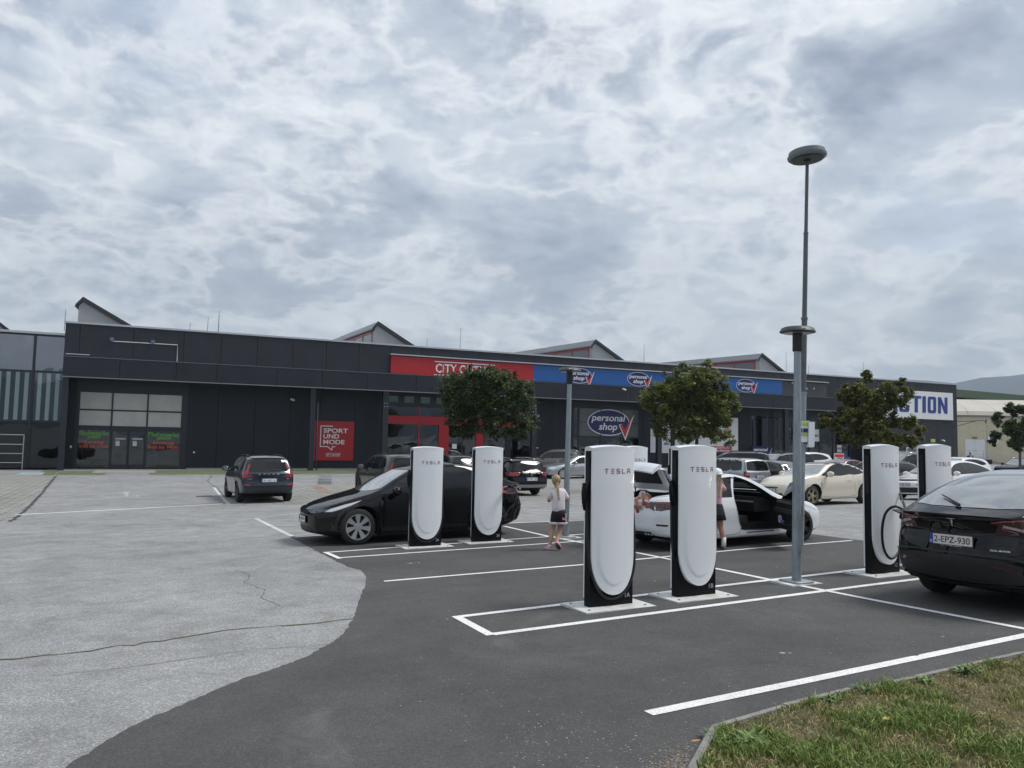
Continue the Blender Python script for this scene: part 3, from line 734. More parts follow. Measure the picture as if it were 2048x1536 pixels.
for k, (xa, xb) in enumerate(((s0+.06, s1-.05), (s2+.05, s3-.07))):
    w = xb-xa; ob = empty('window_lettering', ['green and orange flea market lettering on the left lower shop window', 'green and orange flea market lettering on the lower window right of the double door'][k], 'window lettering', mat=MH, group='flea market window lettering')
    for txt, z, h, ww, m, nm in (('Flohmarkt', 2.16, .29, .94*w, m_green, 'lettering'), ('jeden', 1.90, .29, .42*w, m_green, 'lettering'), ('Samstag', 1.62, .25, .62*w, m_orange, 'lettering'), ('9:00 bis 14:00', 1.36, .20, .92*w, m_orange, 'lettering')):
        mb = MB(); put_text(mb, txt, xa+(w-ww)/2, z, ww, h, YR-.008, .012); mb.build(nm, m, ob)
# things standing inside
def inside(name, label, cat, mb, mat): 
    o = mb.build(name, mat); o.matrix_world = MH; tag(o, label, cat); return o
m_pale = M('pale_object', (.55, .55, .52), .6); m_steel = M('steel', (.45, .46, .47), .35, metal=.8)
inside('round_table_top', 'pale round board leaning inside the left shop window', 'board', MB().lathe([(0, -.02), (.30, -.02), (.30, .02), (0, .02)], 20, Matrix.Translation((.95, 2.25, .36)), 'y').tube([(.92, 2.25, .6), (.72, 2.3, 1.25)], .05, 6), m_pale)
mb = MB(); mb.box(2.35, 3.25, 2.6, 2.9, 1.14, 1.18); mb.tube([(2.4, 2.7, 1.14), (3.15, 2.75, .1)], .02, 6); mb.tube([(3.0, 2.75, 1.14), (2.35, 2.8, .35)], .02, 6); mb.box(.9, 2.9, 2.7, 2.75, .18, .22); mb.box(1.8, 2.6, 2.65, 2.72, .64, .68)
inside('trestle', 'folding trestle with crossed legs behind the glass door', 'trestle', mb, m_pale)
mb = MB()
for q in range(3): mb.box(4.65, 5.2, 2.5, 2.9, .3+q*.28, .33+q*.28)
mb.box(4.65, 4.70, 2.5, 2.9, .05, 1.1); mb.box(5.15, 5.2, 2.5, 2.9, .05, 1.1); mb.tube([(5.0, 2.6, .05), (5.05, 2.6, 1.9)], .02, 6)
inside('shelf_rack', 'pale shelf rack inside the window right of the door', 'shelf', mb, m_pale)
mb = MB()
for q in range(4):
    mb.tube([(5.35+q*.22, 2.5, .05), (5.4+q*.22, 2.5, .55), (5.52+q*.22, 2.5, .55), (5.55+q*.22, 2.5, .05)], .012, 5)
inside('chair_frames', 'row of white metal chair frames inside the right window', 'chair frames', mb, m_pale)
# --- red storefront (fashion outlet)
X = lambda px, y=870: SF(px, y, YR)[0]
a0, a1, a2, a3, a4, a5, a6, a7 = 20.62, X(837), X(877), X(897), X(951), X(968), X(1011), 32.72
fr = MB(); fr.box(a0-.17, a0, YR-.05, YR+.1, 0, 5.0)
fr.box(a7, a7+.12, YR-.05, YR+.1, 0, 5.0); fr.box(a1-.04, a1+.04, YR-.05, YR+.09, 0, 3.42); fr.box(a1-.04, a1+.04, YR-.05, YR+.09, 4.08, 4.74)
fr.box(a6+1.2, a6+1.26, YR-.05, YR+.09, 4.08, 4.74)
rsf = fr.build('red_storefront', m_redf, hall)
MB().box(a2, a3, YR-.08, YR+.1, 0, 3.42).build('red_pier', m_redp, hall); MB().box(a4, a5, YR-.08, YR+.1, 0, 3.42).build('red_pier', m_redp, hall)
for q0, q1 in ((a0, a1), (a1, a3), (a3, a5), (a5, a7)): MB().box(q0+.006, q1-.006, YR-.07, YR+.1, 3.43, 4.06).build('red_band_panel', m_redp, hall)
MB().box(a0-.17, 32.95, YR-.03, YR+.1, 4.75, 5.02).build('beam', m_frame, hall)
mb = MB(); mb.box(a0-.17, 32.95, YR-.02, YR+.1, 5.56, 5.74)
x = a0; g0 = []
while x < a7-.5: g0.append((x+.12, x+.92)); x += 1.27
for i, (p, q) in enumerate(g0):
    nxt = g0[i+1][0] if i+1 < len(g0) else 32.95
    mb.box(q, nxt, YR-.02, YR+.1, 5.02, 5.56)
mb.box(a0-.17, g0[0][0], YR-.02, YR+.1, 5.02, 5.56)
cl = mb.build('clerestory_frame', m_frame, hall)
m_grn = M('green_reflecting_glass', (.07, .16, .13), .12, var=.3, scale=1.5, spec=.8)
for p, q in g0: pane(p, q, 5.04, 5.54, YR+.03, m_grn, cl)
for p, q in ((a0, a1-.04), (a1+.04, a2), (a2, a3), (a3, a4), (a4, a5+.6), (a5+.6, a6+1.2), (a6+1.26, a7)): pane(p, q, 4.08, 4.74, YR+.02, m_glass, rsf)
for p, q in ((a0, a1-.04), (a1+.04, a2), (a3, (a3+a4)/2), ((a3+a4)/2+.06, a4), (a5, a6), (a6+.45, a7)): pane(p, q, .1, 3.42, YR+.02, m_glass, rsf)
MB().box(a6, a6+.45, YR-.03, YR+.1, 0, 3.42).box((a3+a4)/2, (a3+a4)/2+.06, YR-.03, YR+.1, 0, 3.42).build('door_post', m_frame, hall)
# displays behind the red storefront's glass
o = empty('window_banner', 'red and white hanging banner inside the red shopfront', 'banner', mat=MH)
bx = SF(853, 850, 2.4)[0]
MB().prism([(bx-.45, 4.7), (bx+.35, 4.7), (bx+.35, 2.9), (bx+.1, 1.6), (bx-.45, 3.2)], 2.35, 2.37, 'y').build('banner_cloth', m_redp, o)
mb = MB(); mb.prism([(bx-.42, 4.65), (bx-.2, 4.65), (bx-.38, 3.9)], 2.335, 2.345, 'y')
mb.lathe([(0, 0), (.22, 0), (.22, -.01), (0, -.01)], 14, Matrix.Translation((bx+.12, 2.34, 4.30)), 'y'); put_text(mb, 'OUTLET', 0, 0, 1.15, .26, 0, .03, mat=Matrix.Translation((bx+.02, 2.34, 1.95)) @ Matrix.Rotation(math.radians(-90), 4, 'Y'))
mb.build('lettering', m_print, o)
for k, px in enumerate((794, 801, 868)):
    sx = SF(px, 890, 3.2)[0]; mb = MB(); mb.tube([(sx, 3.2, 1.05), (sx, 3.2, 1.75), (sx, 3.2, 2.0)], [.2, .24, .10], 8); mb.ball((sx, 3.2, 2.2), .12, 8, 6, (1, 1, 1.25)); mb.tube([(sx-.08, 3.2, .1), (sx-.08, 3.2, 1.1)], .08, 6); mb.tube([(sx+.08, 3.2, .1), (sx+.08, 3.2, 1.1)], .08, 6)
    inside('mannequin', ['grey clothed mannequin nearest the left frame of the red shopfront', 'mannequin second from the left frame of the red shopfront', 'pale mannequin beside the first wide red pier'][k], 'mannequin', mb, [M('cloth_grey', (.16, .16, .16), .9), M('cloth_dark', (.06, .06, .07), .9), M('cloth_pale', (.3, .3, .3), .9)][k])
sx = SF(817, 890, 2.9)[0]
o = inside('balloon_poster', 'beige poster with a dark pendant shape inside the red shopfront', 'poster', MB().box(sx-.42, sx+.42, 2.9, 2.93, .3, 2.5), M('beige_poster', (.34, .31, .22), .7))
MB().ball((sx+.12, 2.885, 1.7), .15, 10, 8, (1, .1, 1.2)).tube([(sx+.12, 2.89, 1.5), (sx+.12, 2.89, 1.1)], .02, 5).build('printed_pendant', m_black, o)
sx = SF(910, 886, 1.7)[0]
o = inside('door_notice', 'white notice sheet on the red shop glass door', 'notice', MB().box(sx-.2, sx+.18, 1.79, 1.80, 1.62, 2.0), m_print)
sx = SF(918, 877, 2.2)[0]
inside('red_button_post', 'dark post with round red top just inside the shop door', 'post', MB().tube([(sx, 2.3, .05), (sx, 2.3, 2.2)], .05, 6).ball((sx, 2.25, 2.3), .13, 8, 6), m_redp)
# --- navy storefront (second shop) with oval logo
b0, b1, b2, b3, bl = X(1157), X(1201), X(1242), X(1278), X(1146)
fr = MB()
for x, w in ((bl, .1), (b0, .12), (b1, .09), (b2, .09), (b3, .12)): fr.box(x-w/2, x+w/2, YR-.05, YR+.09, 0, 5.25)
for p, q in ((bl+.05, b0-.06), (b0+.06, b1-.045), (b1+.045, b2-.045), (b2+.045, b3-.06)):
    for z0, z1 in ((5.15, 5.25), (3.98, 4.04), (2.70, 2.84), (0, .1)): fr.box(p, q, YR-.04, YR+.08, z0, z1)
fr.box(36.2, bl-.05, YR-.02, YR+.08, 0, 5.74); fr.box(bl-.05, 43.3, YR-.02, YR+.08, 5.25, 5.74); fr.box(b3+.06, 43.3, YR-.02, YR+.08, 0, 5.25)
nsf = fr.build('storefront', m_frame, hall)
for p, q in ((b0+.06, b1-.045), (b1+.045, b2-.045), (b2+.045, b3-.06)):
    pane(p, q, 4.04, 5.15, YR, m_film2, nsf, 'filmed_pane'); pane(p, q, 2.84, 3.98, YR, m_film2, nsf, 'filmed_pane'); pane(p, q, .1, 2.70, YR, m_glass, nsf)
for z0, z1 in ((4.04, 5.15), (2.84, 3.98), (.1, 2.7)): pane(bl+.05, b0-.06, z0, z1, YR, m_glass, nsf)
MB().box(b1+.3, b1+.55, YR+.3, YR+.4, 0, 2.6).box(b2-.3, b2-.1, YR+.3, YR+.4, 0, 2.6).box(b3-.9, b3-.4, YR+.6, YR+.7, 0, 2.2).build('blue_screen', M('interior_blue', (.02, .04, .14), .6), hall)

def logo(name, cx, cz, w, y, parent, ring=True, tick=True):
    """oval shop logo: blue ellipse, white ring, two lines of rounded italic lettering, red tick"""
    h = w*.50; ox = -w*.04
    E = lambda a, b, n=40: [(cx+ox+a*math.cos(2*math.pi*k/n), cz+b*math.sin(2*math.pi*k/n)) for k in range(n)]
    if ring: MB().prism(E(w*.455, h*.49), y, y+.01, 'y').build('logo_ring', m_print, parent)
    MB().prism(E(w*.437, h*.455), y-.006, y-.001, 'y').build('logo_oval', m_navy, parent)
    mb = MB(); yy = y-.010
    put_text(mb, 'personal', cx+ox-w*.375, cz-h*.03, w*.74, h*.33, yy, .018, .18)
    put_text(mb, 'shop', cx+ox-w*.215, cz-h*.36, w*.40, h*.34, yy, .018, .18); mb.build('logo_lettering', m_print, parent)
    t0 = (cx+w*.29, cz-h*.12)
    T = lambda s, d: [(t0[0]+p*w*s+dx, t0[1]+q*w*s+dz) for (p, q), (dx, dz) in zip(((-.10, .02), (-.045, .035), (.015, -.06), (.20, .20), (.03, -.235), (-.02, -.13)), d)]
    if tick:
        MB().prism(T(1.16, [(0, 0)]*6), yy-.006, yy-.003, 'y').build('tick_outline', m_print, parent)
        MB().prism(T(.92, [(0.002, 0)]*6), yy-.012, yy-.007, 'y').build('tick', m_redprint, parent)
o = empty('oval_window_logo', 'large blue oval logo with red tick across the navy shopfront windows', 'sign', mat=MH)
p0, p1 = SF(1174, 845, YR), SF(1266, 846, YR)
logo('l', (p0[0]+p1[0])/2, (SF(1215, 845, YR)[1]), p1[0]-p0[0], YR-.05, o)
# --- signs on the fascia
o = empty('red_fascia_sign', 'long red fascia sign with white stencil lettering', 'sign', mat=MH)
c0, c1, c2 = 20.32, 23.45, 31.85
for p, q in ((c0, c1), (c1, 26.3), (26.3, 29.1), (29.1, c2)): MB().box(p+.004, q-.004, -.16, -.01, 7.06, 8.33).build('sign_panel', m_redp, o)
mb = MB(); mb.box(23.66, 28.55, -.175, -.162, 8.07, 8.14); mb.box(23.62, 28.5, -.175, -.162, 7.09, 7.15)
mb.build('stripe', m_print, o)
mb = MB(); put_text(mb, 'CITY OUTLET', 23.75, 7.28, 4.7, .68, -.175, .02, space=1.05)
mb.build('lettering', m_print, o)
mb = MB()   # stencil bridges of the lettering
for q in range(11): mb.box(23.92+q*.44, 23.955+q*.44, -.181, -.177, 7.27, 7.97)
mb.build('stencil_bridge', m_redp, o)
MB().box(20.25, 63.3, -.30, -.02, 8.39, 8.47).build('sign_light_rail', m_cope, hall)
o = empty('blue_fascia_sign', 'long blue fascia sign with four small oval logos', 'sign', mat=MH)
bs = [31.86, 37.47, 40.35, 43.2, 46.1, 51.2, 54.9, 57.55]
for p, q in zip(bs[:-1], bs[1:]): MB().box(p+.004, q-.004, -.155, -.01, 7.07, 8.33).build('sign_panel', m_blue, o)
for cx_, w in ((36.1, 2.55), (41.8, 2.45), (47.9, 2.45), (53.35, 2.45)): logo('l', cx_, 7.68, w, -.17, o)
MB().box(57.6, 63.2, -.03, -.01, 7.06, 8.30).build('bare_sign_backing', M('bare_backing', (.055, .056, .06), .5), hall)
o = empty('big_white_wall_sign', 'big white wall sign with tall blue capitals at the hall end', 'sign', mat=MH)
MB().box(69.85, 81.1, -.14, -.01, 5.33, 8.18).build('sign_board', m_white, o)
m_act = M('royal_blue_print', (.018, .045, .23), .4)
def blk(polys, sx, w, z0, h, mb, sl=.03):
    for P in polys: mb.prism([(sx+(u*w)+v*h*sl, z0+v*h) for u, v in P], -.165, -.145, 'y')
mb = MB(); z0, h = 5.98, 1.70; k = .27
sA, sC, sT, sI, sO, sN = 71.2, 73.0, 74.75, 76.4, 77.2, 78.75
blk([[(0,0),(k,0),(.5,1),(.33,1)],[(1-k,0),(1,0),(.67,1),(.5,1)],[(.22,.22),(.78,.22),(.73,.4),(.27,.4)],[(.33,1),(.5,1),(.67,1),(.5,.8)]], sA, 1.6, z0, h, mb)
blk([[(0,.12),(.1,0),(.32,0),(.32,1),(.1,1),(0,.88)],[(.32,0),(.9,0),(1,.12),(1,.34),(.72,.34),(.72,.16),(.32,.16)],[(.32,.84),(.72,.84),(.72,.66),(1,.66),(1,.88),(.9,1),(.32,1)]], sC, 1.45, z0, h, mb)
blk([[(0,.84),(1,.84),(1,1),(0,1)],[(.34,0),(.66,0),(.66,.84),(.34,.84)]], sT, 1.45, z0, h, mb)
blk([[(0,0),(1,0),(1,1),(0,1)]], sI, .50, z0, h, mb)
blk([[(0,.12),(.1,0),(.33,0),(.33,1),(.1,1),(0,.88)],[(1,.12),(.9,0),(.67,0),(.67,1),(.9,1),(1,.88)],[(.33,0),(.67,0),(.67,.17),(.33,.17)],[(.33,.83),(.67,.83),(.67,1),(.33,1)]], sO, 1.25, z0, h, mb)
blk([[(0,0),(.3,0),(.3,.72),(.3,1),(0,1)],[(1,1),(.7,1),(.7,.28),(.7,0),(1,0)],[(.3,1),(.3,.58),(.7,0),(.7,.42)]], sN, 1.45, z0, h, mb)
mb.build('lettering', m_act, o)
# red poster board "sport und mode"
o = empty('red_wall_poster', 'square red poster with white speech bubble outline on the dark wall', 'sign', mat=MH)
p = SF(630, 841, 1.75); q = SF(706, 920, 1.75); px0, px1, pz1, pz0 = p[0], q[0], 3.50, .66
MB().box(px0, px1, 1.70, 1.79, pz0, pz1).build('sign_board', m_redp, o); w = px1-px0; hh = pz1-pz0
mb = MB(); put_text(mb, 'SPORT', px0+.22*w, pz0+.70*hh, .62*w, .115*hh, 1.69, .02); put_text(mb, 'UND', px0+.22*w, pz0+.555*hh, .40*w, .115*hh, 1.69, .02); put_text(mb, 'MODE', px0+.22*w, pz0+.41*hh, .54*w, .115*hh, 1.69, .02)
mb.build('lettering', m_print, o); mb = MB(); put_text(mb, 'CITY OUTLET', px0+.30*w, pz0+.12*hh, .37*w, .05*hh, 1.69, .02); mb.box(px0+.30*w, px0+.67*w, 1.685, 1.69, pz0+.185*hh, pz0+.19*hh); mb.box(px0+.30*w, px0+.67*w, 1.685, 1.69, pz0+.095*hh, pz0+.10*hh)
mb.build('small_lettering', m_print, o)
th = .022*w
def seg(mb, a, b, y0=1.684, y1=1.69):
    (ax, az), (bx_, bz) = [(px0+u*w, pz0+v*hh) for u, v in (a, b)]; d = Vector((bx_-ax, bz-az)).normalized(); n = Vector((-d.y, d.x))*th/2
    mb.prism([(ax+n.x, az+n.y), (ax-n.x, az-n.y), (bx_-n.x, bz-n.y), (bx_+n.x, bz+n.y)], y0, y1, 'y')
mb = MB()
for a, b in (((.45, .87), (.145, .87)), ((.15, .875), (.15, .345)), ((.145, .35), (.34, .35)), ((.33, .355), (.445, .26)), ((.44, .255), (.455, .355)), ((.45, .35), (.53, .35))): seg(mb, a, b)
mb.build('speech_bubble', m_print, o)
# posters by the navy shop
def board(x0, x1, y0, y1, label, mat=m_white, off=1.74, name='poster'):
    a = SF(x0, y1, off); b = SF(x1, y0, off); o = empty(name, label, 'poster', mat=MH)
    MB().box(a[0], b[0], off, off+.05, a[1], b[1]).build('poster_board', mat, o); return o, a[0], b[0], a[1], b[1]
m_warm = M('poster_skin', (.50, .36, .28), .5); m_pgrey = M('poster_grey', (.30, .31, .33), .5)
o, x0, x1, z0, z1 = board(1301, 1312.5, 856, 905, 'narrow white poster left of the other posters by the navy shop')
MB().box(x0+.7, x0+.8, 1.73, 1.738, z0+.9, z0+1.0).build('red_dot', m_redprint, o)
o, x0, x1, z0, z1 = board(1322, 1341, 840, 906, 'tall white poster behind the middle tree, second of the row')
MB().box(x0+.3, x0+.9, 1.73, 1.738, z0+.7, z0+.9).build('printed_block', m_pgrey, o)
o, x0, x1, z0, z1 = board(1350, 1476, 836, 903, 'widest white poster with pink figure and red label at its right end')
w = x1-x0
MB().ball((x1-1.25, 1.73, z0+1.9), .42, 12, 8, (1.2, .02, .8)).tube([(x1-1.9, 1.73, z0+1.2), (x1-1.2, 1.73, z0+1.9), (x1-.8, 1.73, z0+1.5), (x1-.55, 1.73, z0+1.25)], [.2, .18, .14, .08], 8).build('printed_figure', m_warm, o)
MB().box(x1-3.4, x1-.75, 1.72, 1.735, z0+.02, z0+.52).build('red_label', m_redprint, o)
mb = MB(); put_text(mb, 'Angebote für', x1-2.6, z0+.30, 1.6, .17, 1.715, .03); put_text(mb, 'den Mitarbeiter', x1-2.6, z0+.07, 1.7, .16, 1.715, .03); mb.build('lettering', m_print, o)
logo('l', x1-1.35, z1-.55, 1.5, 1.735, o); MB().box(x1-1.8, x1-.7, 1.725, 1.735, z1-1.22, z1-1.15).box(x1-1.65, x1-.85, 1.725, 1.735, z1-1.38, z1-1.33).build('printed_lines', m_pgrey, o)
MB().box(x1-1.3, x1-.9, 1.725, 1.733, z1-1.9, z1-1.6).build('green_mark', M('teal_print', (.05, .25, .18), .5), o)
# navy side window with small logo board
w0, w1 = SF(1503, 860, YR)[0], SF(1538, 860, YR)[0]
fr = MB(); fr.box(55.5, w0, YR-.02, YR+.1, 0, 5.74); fr.box(w1, 57.9, YR-.02, YR+.1, 0, 5.74); fr.box(w0, w1, YR-.02, YR+.1, 5.1, 5.74); fr.box(w0, w1, YR-.02, YR+.1, 0, .3)
f_ = fr.build('storefront', m_frame, hall); pane(w0, w1, .3, 5.1, YR+.02, m_glass, f_)
o = empty('small_navy_sign', 'small navy sign with white italic lettering at the foot of a dark window', 'sign', mat=MH)
a = SF(1504, 915, 1.6); b = SF(1542, 893, 1.6)
MB().box(a[0], b[0]-.1, 1.55, 1.6, .6, b[1]).build('sign_board', m_navy, o)
mb = MB(); put_text(mb, 'personal', a[0]+.12, b[1]-.55, 1.75, .42, 1.54, .04, .2); put_text(mb, 'shop', a[0]+.55, b[1]-.98, .95, .40, 1.54, .04, .2); mb.build('lettering', m_print, o)
mb = MB(); mb.prism([(b[0]-.35, b[1]-.75), (b[0]-.25, b[1]-.65), (b[0]+.1, b[1]-.1), (b[0]-.2, b[1]-.9)], 1.53, 1.54, 'y'); mb.build('tick', m_print, o)
# --- dark storefront of the discount shop
xs = [58.35, X(1577), X(1590), X(1618), X(1638), X(1665), X(1698)]
fr = MB()
for x in xs: fr.box(x-.06, x+.06, YR-.05, YR+.09, 0, 5.1)
for p, q in zip(xs[:-1], xs[1:]):
    for z0_, z1_ in ((5.0, 5.1), (3.25, 3.33), (0, .1)): fr.box(p+.06, q-.06, YR-.04, YR+.08, z0_, z1_)
fr.box(58.3, 68.2, YR-.02, YR+.08, 5.1, 5.74)
dsf = fr.build('storefront', m_frame, hall)
for p, q in zip(xs[:-1], xs[1:]): pane(p+.06, q-.06, .1, 3.25, YR, m_glass, dsf); pane(p+.06, q-.06, 3.33, 5.0, YR, m_glass, dsf)
o = empty('welcome_sign', 'white welcome board above the discount shop entrance', 'sign', mat=MH)
a = SF(1592, 882, 1.5); b = SF(1638, 859, 1.5)
MB().box(a[0], b[0], 1.5, 1.55, a[1], b[1]).build('sign_board', m_white, o)
mb = MB(); put_text(mb, 'Willkommen', a[0]+.2, (a[1]+b[1])/2-.16, b[0]-a[0]-.3, .36, 1.49, .02); mb.build('lettering', M('ink2', (.03, .03, .06), .5), o)
for p0_, p1_, z in ((58.6, 60.3, 4.0), (58.6, 60.3, 3.75)): pass
lamp = MB().box(58.7, 60.2, 3.2, 3.35, 3.92, 3.98).box(62.0, 64.6, 4.2, 4.3, 3.98, 4.03).box(66.2, 67.9, 3.6, 3.7, 4.02, 4.06)
inside('shop_strip_lights', 'warm strip lights glowing inside the discount shop', 'light', lamp, M('warm_tube', (1.0, .85, .6), .5, emit=2.2))
mb = MB()
for q in range(6): mb.box(59.0+q*1.5, 59.9+q*1.5, 5.5, 5.9, .05, 2.0+.2*(q % 2))
inside('shop_shelves', 'grey goods shelves seen dimly inside the discount shop', 'shelf', mb, M('goods', (.12, .11, .09), .8, var=.8, scale=9))
o = empty('window_poster', 'white and red poster stuck on the last pane of the discount shop', 'poster', mat=MH)
a = SF(1674, 905, 1.78); b = SF(1683, 890, 1.78)
MB().box(a[0], b[0], 1.77, 1.78, a[1], b[1]).build('poster_board', m_white, o); MB().box(a[0]+.05, b[0]-.05, 1.76, 1.768, a[1]+.3, a[1]+.5).build('dark_print', m_pgrey, o)
o = empty('pavement_sign', 'white A-board with red stripe in front of the discount shop', 'sign', mat=MH)
a = SF(1669, 926, .2); b = SF(1688, 907, .2)
MB().box(a[0], b[0], .2, .3, .25, b[1]).build('sign_board', m_white, o); MB().box(a[0]+.05, b[0]-.05, .185, .195, b[1]-.35, b[1]-.08).build('red_stripe', m_redprint, o)
MB().ball(((a[0]+b[0])/2+.15, .19, (b[1]+.25)/2+.2), .33, 10, 8, (.8, .02, 1)).tube([(a[0]+.3, .19, .5), (a[0]+.5, .19, 1.3)], .09, 6).build('printed_figure', m_pgrey, o)
MB().box(a[0]+.05, a[0]+.12, .2, .9, 0, .25).box(b[0]-.12, b[0]-.05, .2, .9, 0, .25).build('foot', m_black, o)
a = SF(1689, 926, .6); b = SF(1702, 914, .6)
o = bevel_box(a[0], b[0], .6, 1.5, .02, b[1], .06, M('blue_bin', (.02, .12, .42), .5), 'blue_bin'); o.matrix_world = MH; tag(o, 'blue plastic bin beside the white A-board', 'bin')
# odds and ends on the right block
o = empty('yellow_notice', 'small yellow-green notice on the dark wall below the white sign', 'notice', mat=MH)
a = SF(1861.5, 884.5, 0); b = SF(1870, 878, 0); MB().box(a[0], b[0], -.03, -.005, a[1], b[1]).build('notice_board', M('yellow_green', (.42, .48, .10), .5), o)
o = empty('wall_vent', 'small white window vent at the base of the dark end wall', 'window', mat=MH)
a = SF(1813, 928, 0); b = SF(1834, 895, 0); MB().box(a[0], b[0], -.03, -.005, max(.5, a[1]), b[1]).build('frame', m_white, o)
MB().box(a[0]+.1, b[0]-.1, -.04, -.032, max(.6, a[1]+.1), b[1]-.1).build('pane', m_film2, o)
mb = MB(); a = SF(1904, 843, 0); mb.tube([(a[0], 0, a[1]), (a[0]+.3, -3.6, a[1]+.05)], .035, 6); mb.tube([(a[0], 0, a[1]-.6), (a[0]+.2, -2.4, a[1])], .03, 6); mb.tube([(a[0]+.28, -3.4, a[1]+.05), (a[0]+.28, -3.45, a[1]-.2)], .05, 6)
o = mb.build('bracket_arm', m_drk); o.matrix_world = MH; tag(o, 'thin steel bracket arm sticking out from the hall corner', 'bracket')
# conduit and spotlights on the left fascia, cameras, pipe stubs
a, b, c_ = SF(222, 683), SF(355, 690.5), SF(355, 720)
o = empty('fascia_conduit', 'white conduit with two small blue spotlights on the left fascia', 'conduit', mat=MH)
MB().tube([(a[0], -.05, 8.12), (b[0], -.05, 8.14), (b[0]+.02, -.05, 7.05)], .022, 6).build('conduit_pipe', m_print, o)
for s in (a[0]+.05, SF(306, 687)[0]): bevel_box(s-.12, s+.12, -.22, -.05, 8.14, 8.34, .02, M('blue_spot', (.08, .16, .30), .4), 'spotlight', o)
MB().tube([(-.2, -.1, 7.16), (2.0-.9, -.1, 7.16)], .03, 6).build('rail_stub', m_cope, hall)
def cctv(s, y, z, label):
    o = empty('wall_camera', label, 'camera', mat=MH @ Matrix.Translation((s, y, z)))
    MB().tube([(0, 0, 0), (0, -.25, -.02)], .03, 6).build('arm', m_print, o); MB().tube([(-.12, -.3, .02), (.14, -.4, -.08)], .07, 8).build('camera_body', m_print, o)
cctv(40.0, -.28, 6.75, 'white camera under the blue fascia sign'); cctv(13.0+.7, 1.7, 4.95, 'small white camera on the wall left of the red poster'); cctv(79.2, -.02, 3.2, 'small camera on the dark end wall under the white sign')
for s, z in ((58.9, 8.2), (60.7, 7.75), (61.6, 7.8)): MB().box(s-.06, s+.06, -.07, -.03, z-.06, z+.06).build('sign_fixing', m_print, hall)
MB().box(7.4, 7.52, 1.74, 1.80, 1.1, 1.2).box(.16, .26, 1.74, 1.80, 1.35, 1.5).box(33.1, 33.35, 1.75, 1.80, 1.75, 1.82).build('wall_switch', m_print, hall)
# lightning rods
for px, top, bot in ((131,618,640),(380,645,661),(416,634,662),(438,621,664),(854,677,693),(921,657,700),(1288,688,724),(1572,705,742),(1617,730,748),(1726,724,756),(438,630,660)):
    s, zt = SF(px, top, 3.0); o = MB().tube([(s, 3, 8.9), (s+.02, 3, max(zt, 9.8))], [.02, .012], 5).build('lightning_rod', m_drk, hall)
# --- roof monitors
def monitor(sx, L=30, y0=8.0, n=9, idx=0):
    rise = .03; o = bpy.data.objects.new('roof_monitor', None); COL.objects.link(o); o.parent = hall; o.location = (sx, y0, 0)
    Z = lambda z, y: z+rise*y
    A = (-.45, 11.42); B = (0, 11.98); Cc = (5.4, 8.93)
    mb = MB(); mb.add([(-.25, .1, 8.9), (-.25, .1, 11.35), (0, .1, 11.72), (5.0, .1, 8.9)], [(0, 1, 2, 3)]);     mb.build('gable_wall', m_mon, o)
    mb = MB(); t_ = .13
    def strip(P, Q): mb.add([(P[0], 0, P[1]), (Q[0], 0, Q[1]), (Q[0], L, Z(Q[1], L) if Q[1] > 9 else Q[1]), (P[0], L, Z(P[1], L)), (P[0], 0, P[1]-t_), (Q[0], 0, Q[1]-t_), (Q[0], L, (Z(Q[1], L) if Q[1] > 9 else Q[1])-t_), (P[0], L, Z(P[1], L)-t_)], [(0, 1, 2, 3), (7, 6, 5, 4), (0, 4, 5, 1), (1, 5, 6, 2), (2, 6, 7, 3), (3, 7, 4, 0)])
    strip(A, B); strip(B, Cc); mb.build('roof', m_zroof, o)
    mb = MB(); mb.prism([(A[0]-.03, A[1]-.22), (A[0], A[1]+.03), (B[0], B[1]+.05), (Cc[0], Cc[1]+.05), (Cc[0]-.35, Cc[1]-.1), (B[0], B[1]-.27)], -.06, -.005, 'y'); mb.build('verge_trim', m_drk, o)
    mb = MB(); mb.add([(-.25, .1, 8.9), (-.25, .8, 8.9), (-.25, .8, 11.3), (-.25, .1, 11.3)], [(0, 1, 2, 3)]); mb.build('side_panel', m_mon, o)
    f = MB(); w = (L-1.0)/n
    for i in range(n+1): f.box(-.30, -.22, .8+i*w-.05, .8+i*w+.05, 8.9, 11.12+rise*i*w)
    f.add([(-.30, .8, 11.10), (-.30, L, 11.10+rise*L), (-.30, L, 11.32+rise*L), (-.30, .8, 11.32)], [(0, 1, 2, 3)])
    fo = f.build('window_frame', m_redf, o)
    for i in range(n): 
        a, b = .8+i*w+.05, .8+(i+1)*w-.05
        MB().add([(-.26, a, 8.9), (-.26, b, 8.9), (-.26, b, 11.1+rise*b), (-.26, a, 11.1+rise*a)], [(0, 1, 2, 3)]).build('pane', m_mglass, fo)
for sx in (-.15, 21.37, 42.33, 62.64): monitor(sx)

# ================================================================ mirrored glass building at the left
gb = empty('glass_office', 'mirror-glazed office building joined to the left end of the dark hall', 'building', mat=MH)
YG = 1.3; zt_, zu, zm, zl = 8.35, 6.10, 2.95, .25
gxs = [-26.0, -21.4, -16.8, -12.2, -7.6+.0, -2.0, -.42]
gxs = [-30.1, -26.0, -21.9, -17.8, -13.7, -9.6, -5.6, -2.02, .02]
MB().box(-30, -.34, YG+.1, YG+12, 8.3, 8.42).box(-30, -29.8, YG+.1, YG+12, 0, 8.3).build('shell', m_pan, gb)
MB().box(-30.2, -.34, YG-.12, YG+.6, 8.42, 8.56).build('coping', m_cope, gb)
MB().box(-30.2, -.34, YG+4.0, YG+4.1, 0, 8.3).build('inner_wall', m_int, gb)
fr = MB()
for x in gxs[:-1]: fr.box(x-.07, x+.07, YG-.10, YG+.05, .1, 8.42)
